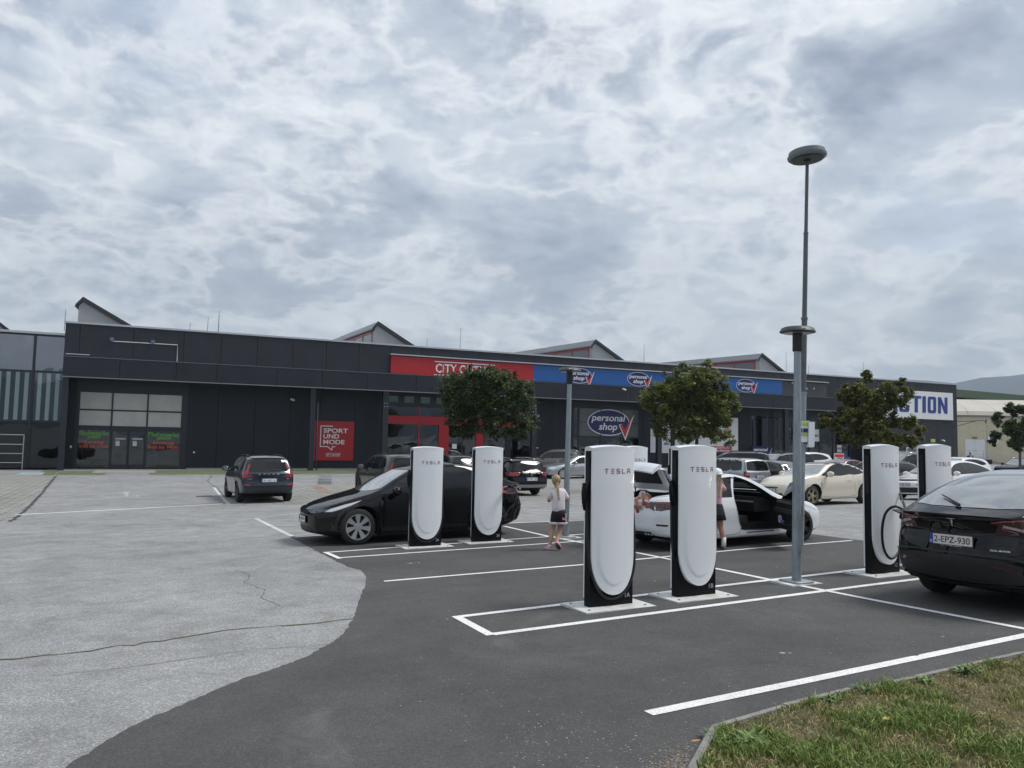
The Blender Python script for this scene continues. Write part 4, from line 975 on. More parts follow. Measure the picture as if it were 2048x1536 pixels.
for p, q in zip(gxs[:-1], gxs[1:]):
    q = min(q, -.34)
    for z, t_ in ((8.30, .1), (6.02, .12), (2.90, .12), (.1, .15)): fr.box(p+.07, q-(.07 if q < -.5 else 0), YG-.06, YG+.04, z, z+t_)
gfr = fr.build('glazing_frame', m_frame, gb); r = random.Random(4)
for p, q in zip(gxs[:-1], gxs[1:]):
    q = min(q, -.34)
    for z0_, z1_ in ((.25, 2.9), (3.02, 6.02), (6.14, 8.30)):
        o = MB().box(-(q-p-.14)/2, (q-p-.14)/2, 0, .02, -(z1_-z0_)/2, (z1_-z0_)/2).build('mirror_pane', m_mirror2 if z0_ == 3.02 else m_mirrorl if z0_ < 1 else m_mirror, gfr)
        o.location = ((p+q)/2, YG-.01, (z0_+z1_)/2); o.rotation_euler = (r.uniform(-.006, .006), 0, r.uniform(-.012, .012))
    mb = MB(); x = p+.25
    while x < q-.2: mb.box(x, x+.22, YG+.06, YG+.07, 3.05, 6.0); x += .48
    mb.build('blind_slats', M('blind_white', (.80, .84, .80), .6), gb)
mb = MB(); mb.prism([(-16, 8.5), (-7.6, 11.6), (-3.7, 8.5)], YG+9, YG+9.3, 'y'); o = mb.build('gable_wall', m_mon, gb)
mb = MB(); mb.prism([(-16.2, 8.5), (-7.6, 11.85), (-3.5, 8.5), (-3.8, 8.5), (-7.6, 11.55), (-15.8, 8.5)], YG+8.9, YG+8.98, 'y'); mb.build('verge_trim', m_drk, gb)
# steel trolley rack by the glass building
o = empty('steel_rack', 'grey tubular steel rack in front of the mirror glass office', 'rack', mat=MH @ Matrix.Translation((SF(2, 900, .6)[0], .5, 0)))
for x in (-1.2, 1.15):
    MB().tube([(x, 0, 0), (x, 0, 2.15)], .03, 6).build('post', m_steel, o)
for z in (.45, 1.0, 1.55, 2.13): MB().tube([(-1.2, 0, z), (1.15, 0, z)], .028, 6).build('rail', m_steel, o)

# ================================================================ cream hall behind, green roof behind that
MCm = Matrix.Translation((55.5, 107, 0)) @ Matrix.Rotation(math.radians(-4), 4, 'Z')
ch = empty('cream_warehouse', 'cream rendered warehouse with pale curved metal roof beyond the dark hall', 'building', mat=MCm)
m_cream = M('cream_render', (.60, .54, .39), .85, var=.07, scale=.5, dirt=.25)
x = 0
for k in range(9): MB().box(k*5.1+.02, (k+1)*5.1-.02, 0, .3, -.2, 6.85).build('wall_panel', m_cream, ch)
MB().box(0, 45.9, .1, 30, -.2, 6.8).build('shell', m_cream, ch)
MB().box(-.3, 46.2, -.25, .1, 6.82, 7.02).build('gutter', M('gutter', (.20, .20, .19), .6), ch)
m_crf = M('pale_roof', (.46, .43, .37), .6, var=.10, scale=.4)
P = []
for k in range(9): a = k/8*math.pi*.5; P.append((16*(1-math.cos(a))*1.0, 7.0+3.0*math.sin(a)))
for k in range(12):
    mb = MB(); xa, xb = k*3.85+.02, (k+1)*3.85-.02
    vs = [(xx, p[0]-.2, p[1]) for p in P for xx in (xa, xb)]
    mb.add(vs, [(2*i, 2*i+1, 2*i+3, 2*i+2) for i in range(8)]); mb.build('roof_sheet', m_crf, ch)
MB().prism([(p[0]-.2, p[1]-.03) for p in P]+[(16, 6.9)], -.02, .0, 'x').build('gable_end', m_cream, ch)
# roof light and stack
MB().prism([(0.2, 8.0), (2.9, 8.9), (2.9, 9.4), (.2, 8.4)], 0.3, 5.0, 'x').build('roof_light', m_print, ch)
MB().box(6.2, 6.6, .9, 1.2, 7.3, 8.3).build('chimney', m_steel, ch); MB().tube([(1, 6, 9.0), (1, 6, 10.2)], .7, 10).build('vent_cowl', m_cope, ch)
def cx(px, py=900):  # x in the warehouse frame of a pixel on its wall
    inv = MCm.inverted(); r_ = inv.to_3x3() @ ray(px, py); c0_ = inv @ CAMP; t_ = -c0_.y/r_.y; p = c0_+r_*t_; return p.x, p.z
a = cx(1932, 916); b = cx(1967, 881)
dd = MB().box(a[0]-.12, b[0]+.12, -.06, -.01, a[1], b[1]+.12).build('door_frame', m_print, ch)
mid = (a[0]+b[0])/2
for p, q in ((a[0], mid-.01), (mid+.01, b[0])):
    dr = MB().box(p, q, -.10, -.065, a[1], b[1]).build('door', m_white, ch); MB().box(q-.2 if p < mid-1 else p+.05, q-.05 if p < mid-1 else p+.2, -.14, -.105, a[1]+1.0, a[1]+1.08).build('handle', m_steel, dr)
a2 = cx(1976, 886); b2 = cx(1996, 870)
wf = MB().box(a2[0], b2[0], -.08, -.01, a2[1], b2[1]).build('window_frame', m_print, ch); MB().box(a2[0]+.25, b2[0]-.25, -.10, -.085, a2[1]+.2, b2[1]-.2).build('pane', m_film2, wf)
MB().box(mid-.3, mid+.3, -.2, -.02, b[1]+.3, b[1]+.42).build('door_lamp', m_drk, ch)
# loading platform with steps and railing
pf = empty('loading_platform', 'grey steel platform with railing and steps at the warehouse doors', 'platform', mat=MCm)
xa, xb = cx(1905, 916)[0], cx(1968, 916)[0]; pz_ = a[1]
MB().box(xa, xb, -2.2, -.32, pz_-.14, pz_).build('deck', m_steel, pf)
MB().box(xa, xb, -2.0, -.4, -.1, pz_-.15).build('underside', m_sof, pf)
for k in range(6): MB().box(xb+k*.42, xb+k*.42+.40, -2.1, -.5, pz_-.16*(k+1)-.05, pz_-.16*(k+1)).build('step', m_steel, pf)
for x in (xa+.1, xa+1.2, mid, xb-.05, xb+2.3): MB().tube([(x, -2.15, max(0, pz_-(.9 if x > xb else 0))), (x, -2.15, pz_+1.1-(.7 if x > xb else 0))], .03, 6).build('post', m_steel, pf)
MB().tube([(xa, -2.15, pz_+1.1), (xb, -2.15, pz_+1.1), (xb+2.4, -2.15, pz_+.35)], .03, 6).tube([(xa, -2.15, pz_+.55), (xb, -2.15, pz_+.55)], .02, 6).build('rail', m_steel, pf)
gr = empty('green_roof_shed', 'far shed with a low green fascia roof behind the cream warehouse', 'building', loc=(70, 150, 0))
m_grf = M('green_fascia', (.11, .16, .10), .6); m_shd = M('shed_dark', (.07, .07, .065), .9)
MB().prism([(-12, 11.6), (16, 14.0), (60, 10.9), (60, 9.6), (16, 12.5), (-12, 10.4)], 0, 40, 'y').build('roof', m_grf, gr)
MB().prism([(-12, 0), (-12, 10.3), (16, 12.3), (60, 9.5), (60, 0)], 2.0, 38, 'y').build('wall', m_shd, gr)
for k in range(8): MB().box(-8+k*8, -7.6+k*8, .3, .8, 0, 10.4+(1.0 if 1 < k < 5 else 0)).build('post', m_cope, gr)
lawn = [Vector((44, 66)), Vector((62, 63)), Vector((62, 69)), Vector((44, 71))]
sheet('far_lawn_strip', [tuple(p) for p in lawn], ground_mat('far_lawn', (.07, .10, .03), (.11, .13, .05), (.2, .2, .1), .3, .2), .01, 3, px=False)
# ================================================================ CARS
m_tyre = M('tyre_rubber', (.018, .018, .019), .85)
m_cg = M('car_glass_dark', (.010, .012, .013), .04, spec=.5)
m_wsg = M('windscreen_glass', (.24, .26, .27), .035, metal=.55, spec=.8, coat=.8, croug=.02)
m_gap = M('door_gap', (.004, .004, .005), .9)
m_trim = M('black_trim', (.013, .013, .014), .5)
m_under = M('underbody', (.008, .008, .008), .95)
m_chrome = M('chrome', (.62, .63, .64), .15, metal=1.0)
m_alu = M('rim_silver', (.52, .53, .55), .30, metal=.85)
m_rimd = M('rim_dark', (.05, .05, .055), .35, metal=.8)
m_rimb = M('rim_bronze', (.42, .36, .24), .32, metal=.8)
m_rimbk = M('rim_backing', (.012, .012, .012), .7)
m_lamp = M('headlamp_glass', (.60, .63, .65), .06, spec=1, coat=1)
m_lampd = M('headlamp_dark', (.05, .055, .06), .08, spec=1)
m_tail = M('tail_lamp_red', (.28, .008, .012), .12, coat=.8)
m_tailc = M('tail_lamp_clear', (.40, .30, .30), .12, coat=.8)
m_taild = M('tail_lamp_dark', (.045, .006, .010), .08, coat=1)
m_plate = M('plate_white', (.70, .70, .68), .5)
m_pblue = M('plate_blue', (.01, .05, .35), .5)
m_ink = M('plate_ink', (.02, .02, .025), .6)
def paint(name, col, metal=.25, rough=.28): return M('paint_'+name, col, rough, metal=metal, coat=.85, spec=.5 if metal else .2, croug=.02)
def pchip(P):
    xs = [p[0] for p in P]; ys = [p[1] for p in P]; n = len(xs)
    h = [xs[i+1]-xs[i] for i in range(n-1)]; d = [(ys[i+1]-ys[i])/h[i] for i in range(n-1)]; m = [d[0]]+[0]*(n-2)+[d[-1]]
    for i in range(1, n-1):
        if d[i-1]*d[i] > 0: w1 = 2*h[i]+h[i-1]; w2 = h[i]+2*h[i-1]; m[i] = (w1+w2)/(w1/d[i-1]+w2/d[i])
    def f(x):
        if x <= xs[0]: return ys[0]
        if x >= xs[-1]: return ys[-1]
        i = 0
        while x > xs[i+1]: i += 1
        t = (x-xs[i])/h[i]
        return (2*t**3-3*t*t+1)*ys[i]+(t**3-2*t*t+t)*h[i]*m[i]+(-2*t**3+3*t*t)*ys[i+1]+(t**3-t*t)*h[i]*m[i+1]
    return f
def catmull(P, k):
    out = []
    n = len(P)
    for i in range(n-1):
        p0 = P[max(i-1, 0)]; p1 = P[i]; p2 = P[i+1]; p3 = P[min(i+2, n-1)]
        for j in range(k):
            t = j/k; out.append(tuple(.5*((2*b)+(-a+c)*t+(2*a-5*b+4*c-d)*t*t+(-a+3*b-3*c+d)*t**3) for a, b, c, d in zip(p0, p1, p2, p3)))
    out.append(tuple(P[-1])); return out
TYPES = {
 'crossover': dict(L=4.75, W=.955, r=.362, fa=.86, ra=3.75, tum=.52,
   top=[(0,.70),(.10,.755),(.35,.84),(.75,.945),(1.12,1.035),(1.30,1.10),(1.75,1.345),(2.15,1.52),(2.55,1.605),(2.95,1.625),(3.35,1.59),(3.85,1.455),(4.25,1.305),(4.50,1.20),(4.64,1.165),(4.75,1.135)],
   belt=[(0,.62),(.3,.745),(.8,.865),(1.35,.945),(2.4,.99),(3.5,1.045),(4.2,1.065),(4.55,1.04),(4.75,1.00)],
   wid=[(0,.76),(.06,.83),(.2,.905),(.5,.965),(1.0,.99),(1.7,1),(3.7,1),(4.2,.975),(4.5,.93),(4.68,.865),(4.75,.80)],
   bot=[(0,.24),(.25,.19),(1.2,.17),(3.9,.18),(4.4,.25),(4.75,.33)], bf=.20, br=.20,
   pf=[(.2,-.02),(.4,.03),(.6,.035),(.75,-.02)], pr=[(.3,-.10),(.45,-.01),(.62,.03),(.80,.0),(.92,-.045),(1.04,-.035),(1.13,.02)],
   win=[[(1.36,1.00),(1.62,1.16),(1.98,1.37),(2.30,1.475),(2.70,1.52),(3.10,1.505),(3.55,1.42),(3.95,1.29),(4.16,1.18),(4.10,1.125),(3.5,1.095),(2.5,1.045)]],
   ws=[(0,1.13),(.35,1.16),(.62,1.27),(.73,1.40),(.685,1.62),(.575,2.05),(.3,1.995),(0,1.98)],
   rw=[(0,3.05),(.50,3.10),(.60,3.75),(.68,4.36),(.40,4.47),(0,4.50)], rwmode='top',
   pillars=[2.58], seams=[[(1.30,.92),(1.27,.6),(1.34,.30),(2.5,.27),(2.56,.6),(2.56,1.05)],[(2.60,1.05),(2.60,.28),(3.30,.28),(3.42,.55),(3.66,.80),(3.72,1.08)]], handles=[(2.33,.86),(3.42,.89)], mirror=(1.62,1.04)),
 'sedan': dict(L=4.53, W=.92, r=.33, fa=.82, ra=3.54, tum=.50,
   top=[(0,.66),(.10,.70),(.4,.80),(.9,.89),(1.22,.95),(1.42,1.03),(1.85,1.27),(2.15,1.385),(2.5,1.425),(2.95,1.41),(3.3,1.33),(3.7,1.14),(3.95,1.05),(4.3,1.02),(4.46,.99),(4.53,.95)],
   belt=[(0,.60),(.4,.72),(.9,.81),(1.5,.86),(2.5,.89),(3.6,.92),(4.2,.92),(4.53,.86)],
   wid=[(0,.76),(.06,.83),(.2,.905),(.5,.965),(1.0,.99),(1.7,1),(3.4,1),(3.9,.98),(4.3,.93),(4.46,.865),(4.53,.79)],
   bot=[(0,.24),(.25,.19),(1.2,.17),(3.7,.18),(4.2,.25),(4.53,.30)], bf=.20, br=.16,
   pf=[(.2,-.01),(.4,.03),(.6,.03),(.7,-.02)], pr=[(.3,-.05),(.45,.03),(.6,.03),(.8,0),(.95,-.03)],
   win=[[(1.50,.92),(1.78,1.09),(2.08,1.25),(2.38,1.335),(2.78,1.33),(3.10,1.25),(3.42,1.10),(3.56,.99),(3.3,.955)]],
   ws=[(0,1.24),(.35,1.27),(.60,1.37),(.69,1.48),(.64,1.7),(.54,2.06),(.3,2.01),(0,1.99)],
   rw=[(0,3.18),(.5,3.20),(.60,3.55),(.66,3.82),(.3,3.90),(0,3.92)], rwmode='top',
   pillars=[2.52], seams=[[(1.36,.84),(1.32,.6),(1.38,.28),(2.42,.26),(2.5,.5),(2.5,.9)],[(2.54,.9),(2.54,.27),(3.1,.27),(3.22,.5),(3.46,.7),(3.5,.93)]], handles=[(2.3,.76),(3.2,.79)], mirror=(1.68,.95)),
 'suv': dict(L=4.69, W=.95, r=.365, fa=.90, ra=3.76, tum=.42,
   top=[(0,.86),(.06,.93),(.3,1.00),(.8,1.06),(1.20,1.09),(1.36,1.13),(1.70,1.36),(2.05,1.575),(2.4,1.635),(3.0,1.66),(3.7,1.64),(4.15,1.595),(4.34,1.56),(4.47,1.36),(4.62,1.10),(4.69,1.02)],
   belt=[(0,.78),(.4,.93),(.9,.985),(1.5,1.01),(2.5,1.03),(3.6,1.07),(4.3,1.08),(4.69,.96)],
   wid=[(0,.80),(.05,.86),(.18,.925),(.45,.97),(1.0,.995),(1.7,1),(3.8,1),(4.3,.975),(4.55,.935),(4.65,.89),(4.69,.85)],
   bot=[(0,.30),(.25,.24),(1.2,.23),(3.7,.24),(4.2,.30),(4.69,.36)], bf=.14, br=.11,
   pf=[(.2,-.03),(.45,.02),(.6,.02),(.8,0)], pr=[(.3,-.06),(.42,.03),(.62,.04),(.74,.0),(1.0,-.01)],
   win=[[(1.50,1.08),(1.78,1.28),(2.05,1.46),(2.35,1.535),(3.0,1.555),(3.62,1.535),(3.98,1.48),(4.22,1.30),(4.20,1.18),(3.6,1.12),(2.5,1.08)]],
   ws=[(0,1.27),(.4,1.30),(.66,1.38),(.75,1.46),(.72,1.7),(.64,2.05),(.3,2.02),(0,2.0)],
   rw=[(0,1.545),(.50,1.53),(.58,1.46),(.67,1.20),(.66,1.12),(.3,1.09),(0,1.085)], rwmode='rear',
   pillars=[2.60,3.62], seams=[[(1.42,.98),(1.38,.7),(1.42,.36),(2.5,.34),(2.57,.6),(2.57,1.05)],[(2.62,1.05),(2.62,.34),(3.24,.34),(3.36,.6),(3.60,.85),(3.62,1.1)]], handles=[(2.38,.90),(3.35,.93)], mirror=(1.78,1.12), rails=True),
 'estate': dict(L=4.77, W=.91, r=.335, fa=.92, ra=3.63, tum=.36,
   top=[(0,.74),(.06,.79),(.3,.87),(.8,.945),(1.22,.98),(1.42,1.05),(1.80,1.26),(2.15,1.44),(2.5,1.49),(3.2,1.50),(3.9,1.47),(4.28,1.42),(4.42,1.385),(4.56,1.18),(4.70,.97),(4.77,.90)],
   belt=[(0,.68),(.4,.80),(.9,.87),(1.5,.90),(2.5,.93),(3.6,.96),(4.3,.98),(4.77,.86)],
   wid=[(0,.78),(.06,.85),(.2,.92),(.5,.97),(1.0,.99),(1.7,1),(3.8,1),(4.3,.975),(4.6,.93),(4.72,.88),(4.77,.84)],
   bot=[(0,.25),(.25,.20),(1.2,.19),(3.7,.20),(4.2,.26),(4.77,.33)], bf=.17, br=.11,
   pf=[(.2,-.02),(.45,.02),(.6,.02),(.75,0)], pr=[(.3,-.06),(.42,.03),(.58,.04),(.70,.0),(.9,-.01)],
   win=[[(1.54,.97),(1.80,1.14),(2.10,1.32),(2.42,1.385),(3.1,1.405),(3.8,1.38),(4.16,1.31),(4.32,1.14),(4.2,1.04),(3.6,1.0)]],
   ws=[(0,1.27),(.35,1.30),(.62,1.38),(.71,1.48),(.67,1.7),(.57,2.08),(.3,2.04),(0,2.02)],
   rw=[(0,1.385),(.48,1.37),(.56,1.31),(.65,1.06),(.63,1.00),(.3,.975),(0,.97)], rwmode='rear',
   pillars=[2.56,3.58], seams=[[(1.42,.86),(1.38,.6),(1.42,.3),(2.46,.28),(2.53,.5),(2.53,.93)],[(2.58,.93),(2.58,.29),(3.16,.29),(3.28,.5),(3.5,.75),(3.54,.98)]], handles=[(2.34,.80),(3.30,.83)], mirror=(1.74,1.0), rails=True),
 'mpv': dict(L=4.40, W=.90, r=.32, fa=.86, ra=3.54, tum=.25,
   top=[(0,.80),(.06,.86),(.3,.96),(.7,1.03),(.95,1.08),(1.15,1.17),(1.55,1.42),(1.90,1.60),(2.3,1.655),(3.0,1.665),(3.7,1.65),(4.05,1.61),(4.17,1.56),(4.27,1.32),(4.35,1.06),(4.40,.98)],
   belt=[(0,.72),(.4,.86),(.8,.94),(1.4,.97),(2.5,1.0),(3.6,1.03),(4.2,1.03),(4.40,.94)],
   wid=[(0,.80),(.05,.86),(.18,.925),(.45,.97),(1.0,.995),(1.7,1),(3.8,1),(4.15,.98),(4.30,.955),(4.37,.92),(4.40,.89)],
   bot=[(0,.25),(.25,.21),(1.2,.20),(3.7,.21),(4.1,.26),(4.40,.30)], bf=.13, br=.08,
   pf=[(.2,-.02),(.45,.02),(.6,.02),(.8,0)], pr=[(.3,-.04),(.42,.04),(.60,.04),(.70,.0),(1.0,-.01)],
   win=[[(1.22,1.05),(1.5,1.22),(1.85,1.47),(2.1,1.545),(2.36,1.555),(2.36,1.04)],[(2.44,1.04),(2.44,1.555),(3.18,1.56),(3.22,1.06)],[(3.30,1.07),(3.27,1.56),(3.80,1.53),(3.96,1.44),(4.0,1.16),(3.93,1.08)]],
   ws=[(0,1.05),(.4,1.08),(.66,1.16),(.74,1.24),(.73,1.5),(.66,1.86),(.3,1.83),(0,1.82)],
   rw=[(0,1.545),(.60,1.53),(.67,1.47),(.73,1.16),(.70,1.08),(.3,1.06),(0,1.055)], rwmode='rear',
   pillars=[], seams=[[(1.18,.96),(1.14,.6),(1.2,.32),(2.3,.30),(2.38,.5),(2.40,1.02)],[(2.45,1.02),(2.45,.3),(3.02,.3),(3.12,.5),(3.24,.8),(3.25,1.04)]], handles=[(2.2,.86),(3.08,.89)], mirror=(1.5,1.1), rails=True),
 'hatch': dict(L=4.35, W=.90, r=.335, fa=.85, ra=3.50, tum=.40,
   top=[(0,.76),(.06,.82),(.3,.92),(.8,.99),(1.12,1.03),(1.30,1.09),(1.70,1.32),(2.05,1.48),(2.4,1.52),(2.95,1.52),(3.5,1.475),(3.78,1.43),(3.93,1.38),(4.12,1.17),(4.28,1.00),(4.35,.93)],
   belt=[(0,.70),(.4,.83),(.9,.90),(1.5,.93),(2.5,.96),(3.4,1.01),(4.0,1.01),(4.35,.88)],
   wid=[(0,.78),(.06,.85),(.2,.92),(.5,.97),(1.0,.99),(1.7,1),(3.5,1),(3.9,.98),(4.2,.93),(4.31,.88),(4.35,.84)],
   bot=[(0,.27),(.25,.22),(1.2,.20),(3.5,.21),(3.9,.27),(4.35,.34)], bf=.16, br=.13,
   pf=[(.2,-.03),(.45,.03),(.6,.03),(.75,0)], pr=[(.3,-.06),(.42,.03),(.6,.04),(.75,.0),(.93,-.01)],
   win=[[(1.44,1.0),(1.70,1.16),(2.0,1.33),(2.32,1.405),(2.85,1.415),(3.30,1.36),(3.66,1.22),(3.72,1.12),(3.2,1.05)]],
   ws=[(0,1.17),(.35,1.20),(.62,1.30),(.71,1.40),(.67,1.62),(.57,2.0),(.3,1.96),(0,1.94)],
   rw=[(0,1.385),(.45,1.37),(.54,1.32),(.64,1.12),(.62,1.05),(.3,1.03),(0,1.03)], rwmode='rear',
   pillars=[2.46], seams=[[(1.34,.92),(1.3,.65),(1.34,.34),(2.36,.32),(2.43,.55),(2.43,.98)],[(2.48,.98),(2.48,.32),(3.0,.32),(3.12,.55),(3.36,.8),(3.4,1.04)]], handles=[(2.24,.84),(3.14,.87)], mirror=(1.64,1.03)),
 'coupe': dict(L=4.42, W=.91, r=.33, fa=.93, ra=3.54, tum=.50,
   top=[(0,.68),(.08,.74),(.35,.87),(.8,.965),(1.15,1.00),(1.30,1.04),(1.75,1.25),(2.08,1.375),(2.4,1.42),(2.85,1.405),(3.25,1.31),(3.6,1.16),(3.85,1.06),(4.2,1.03),(4.36,1.01),(4.42,.95)],
   belt=[(0,.62),(.4,.76),(.9,.86),(1.5,.90),(2.5,.925),(3.5,.96),(4.1,.96),(4.42,.87)],
   wid=[(0,.72),(.06,.80),(.2,.885),(.5,.955),(1.0,.99),(1.7,1),(3.4,1),(3.9,.975),(4.2,.93),(4.37,.87),(4.42,.80)],
   bot=[(0,.26),(.25,.21),(1.2,.19),(3.6,.2),(4.1,.26),(4.42,.30)], bf=.26, br=.15,
   pf=[(.2,0.0),(.4,.05),(.55,.05),(.7,-.01)], pr=[(.3,-.05),(.45,.03),(.6,.03),(.8,0),(.95,-.03)],
   win=[[(1.50,.97),(1.72,1.10),(2.02,1.255),(2.30,1.33),(2.72,1.32),(2.78,1.0)],[(2.82,1.0),(2.77,1.315),(3.05,1.26),(3.36,1.13),(3.50,1.04)]],
   ws=[(0,1.12),(.35,1.15),(.62,1.28),(.72,1.42),(.67,1.62),(.56,1.98),(.3,1.93),(0,1.91)],
   rw=[(0,3.2),(.46,3.24),(.58,3.62),(.3,3.76),(0,3.78)], rwmode='top',
   pillars=[], seams=[[(1.42,.90),(1.38,.6),(1.44,.30),(2.9,.28),(3.0,.5),(2.93,.95)]], handles=[(2.72,.80)], mirror=(1.66,1.0)),
}
def sm(a, b, n): return [a+(b-a)*i/n for i in range(n)]
class Body:
    def __init__(s, T):
        s.T = T; L = T['L']; W = T['W']
        top, belt, wid, bot = (pchip(T[k]) for k in ('top', 'belt', 'wid', 'bot')); pf, pr = pchip(T['pf']), pchip(T['pr'])
        R = T['r']+T.get('gap', .05)
        us = sorted(set([round(u, 4) for u in sm(0, .12, 6)+sm(.12, .5, 8)+sm(.5, L-.5, int((L-1)/.055))+sm(L-.5, L-.12, 8)+sm(L-.12, L, 6)+[L]]+[round(a+R*math.cos(math.pi*k/16), 4) for a in (T['fa'], T['ra']) for k in range(17)]))
        us2 = [us[0]]
        for u in us[1:]:
            if u-us2[-1] > .004: us2.append(u)
        us = us2; tum = T['tum']
        rings = []
        def warp(u, y, z):
            x = L/2-u; q = (abs(y)/W)**2.3
            x -= T['bf']*q*max(0, 1-u/2.1)**1.2; x += T['br']*q*max(0, 1-(L-u)/1.9)**1.2
            x += pf(z)*max(0, 1-u/.45)**2; x -= pr(z)*max(0, 1-(L-u)/.35)**2
            return x
        s.warp = warp
        for u in us:
            zt, zs, zb = top(u), belt(u), bot(u); w = W*wid(u); zs = min(zs, zt-.02); h = zt-zs; H = zs-zb
            zr = zs+h*.84; yr = max(w*.955-tum*(zr-zs)-.012, w*.25)
            base = [(0, zb+.02), (w*.5, zb+.01), (w*.88, zb), (w*.955, zb+.035), (w*.975, zb+H*.18), (w*.985, zb+H*.40), (w*1.0, zb+H*.62), (w*.992, zb+H*.82), (w*.955, zs)]
            k = .35+.65*min(1, h/.35)
            gh = [(w*.955-tum*(zr-zs)*.45-.003, zs+(zr-zs)*.5), (yr, zr), (yr*.90, zr+(zt-zr)*.55), (yr*.6, zr+(zt-zr)*.90), (yr*.3, zr+(zt-zr)*.98), (0, zt)]
            P = catmull(base[2:9], 4)[:-1]+catmull([base[8]]+gh, 4)
            P = [base[0], base[1]]+P
            zc = None
            for a in (T['fa'], T['ra']):
                d = abs(u-a)
                if d < R-.002: zc = T['r']+.01+math.sqrt(max(0, R*R-d*d))*.985
            out = []
            if zc:
                ye = None
                for (y0, z0_), (y1, z1_) in zip(P[2:-1], P[3:]):
                    if z0_ <= zc < z1_: ye = y0+(y1-y0)*(zc-z0_)/(z1_-z0_+1e-9); break
                ye = ye or w
                for y, z in P: out.append((min(y, ye) if z >= zc else min(y, ye), z) if z >= zc else ((ye if y > w*.86 else y), zc))
            else: out = P
            rings.append([(warp(u, y, z), y, z) for y, z in out])
        s.n = len(rings[0]); n = s.n; V = []; Fc = []; MI = []
        # half rings mirrored into closed loops
        for r in rings:
            V += r
            V += [(x, -y, z) for x, y, z in r[1:-1]]
        m = 2*n-2
        def idx(i, j):  # j in 0..2n-2 going up the left side and down the right
            j %= m
            return i*m+(j if j < n else n+(m-j)-1)
        nu = len(rings)
        for i in range(nu-1):
            ua = (us[i]+us[i+1])/2; arch = any(abs(ua-a) < R for a in (T['fa'], T['ra']))
            for j in range(m):
                q = (idx(i, j), idx(i, j+1), idx(i+1, j+1), idx(i+1, j)); Fc.append(q)
                jj = j if j < n else m-1-j
                MI.append(1 if jj < 2 or (arch and all(abs(V[k][2]-V[q[0]][2]) < .2 for k in q) and jj < 3) else 0)
        # caps
        K = 7
        for end, i in ((0, 0), (1, nu-1)):
            r = rings[i]; u = us[i]; rows = []
            for j in range(n):
                row = []
                x, y, z = r[j]
                for k in range(-K, K+1):
                    yy = y*k/K
                    if k == K: row.append(idx(i, j))
                    elif k == -K: row.append(idx(i, (m-j) % m))
                    else: V.append((warp(u, yy, z), yy, z)); row.append(len(V)-1)
                rows.append(row)
            for a, b in zip(rows[:-1], rows[1:]):
                for k in range(2*K):
                    q = [a[k], a[k+1], b[k+1], b[k]]; q2 = []
                    for v in q:
                        if v not in q2: q2.append(v)
                    if len(q2) > 2: Fc.append(tuple(q2)); MI.append(0)
        s.V, s.F, s.MI = V, Fc, MI
        me = bpy.data.meshes.new('body'); me.from_pydata(V, [], Fc); me.polygons.foreach_set('material_index', MI)
        bm = bmesh.new(); bm.from_mesh(me); bmesh.ops.remove_doubles(bm, verts=bm.verts, dist=.0008); bmesh.ops.dissolve_degenerate(bm, dist=.0005, edges=bm.edges); bmesh.ops.recalc_face_normals(bm, faces=bm.faces)
        bmesh.ops.triangulate(bm, faces=[f for f in bm.faces if len(f.verts) > 4])
        bm.to_mesh(me); s.bvh = BVHTree.FromBMesh(bm); bm.free()
        me.polygons.foreach_set('use_smooth', [True]*len(me.polygons)); me.set_sharp_from_angle(angle=math.radians(42)); s.me = me
    def hit(s, mode, a, b):
        """mode side+/side-: (x,z); front/rear: (y,z); top: (y,x).  returns location, normal"""
        if mode[0] == 's': sg = 1 if mode[-1] == '+' else -1; o = Vector((a, sg*3, b)); d = Vector((0, -sg, 0))
        elif mode == 'front': o = Vector((5, a, b)); d = Vector((-1, 0, 0))
        elif mode == 'rear': o = Vector((-5, a, b)); d = Vector((1, 0, 0))
        else: o = Vector((b, a, 4)); d = Vector((0, 0, -1))
        loc, no, i, dist = s.bvh.ray_cast(o, d)
        if loc is None:
            loc, no, i, dist = s.bvh.find_nearest(o+d*(2.2 if mode[0] == 's' else 3))
        if no.dot(d) > 0: no = -no
        return loc, no
    def conv(s, mode, P):  # author coordinates use u = distance from the nose
        L = s.T['L']
        if mode[0] == 's': return [(L/2-u, z) for u, z in P]
        if mode == 'top': return [(y, L/2-u) for y, u in P]
        return P
    def patch(s, name, mode, P, mat, parent, off=.004, step=.07, label=None, curve=True, raw=False):
        P = s.conv(mode, P) if not raw else P
        vs, fs = cdt(P, step)
        out = []
        for v in vs:
            l, no = s.hit(mode, v.x, v.y); out.append(l+no*off)
        me = bpy.data.meshes.new(name); me.from_pydata(out, [], fs); me.materials.append(mat)
        dirv = {'s': Vector((0, 1 if mode[-1] == '+' else -1, 0)), 'f': Vector((1, 0, 0)), 'r': Vector((-1, 0, 0)), 't': Vector((0, 0, 1))}[mode[0]]
        for p in me.polygons:
            if p.normal.dot(dirv) < 0: p.flip()
        me.polygons.foreach_set('use_smooth', [True]*len(me.polygons))
        return link(name, me, parent, label)
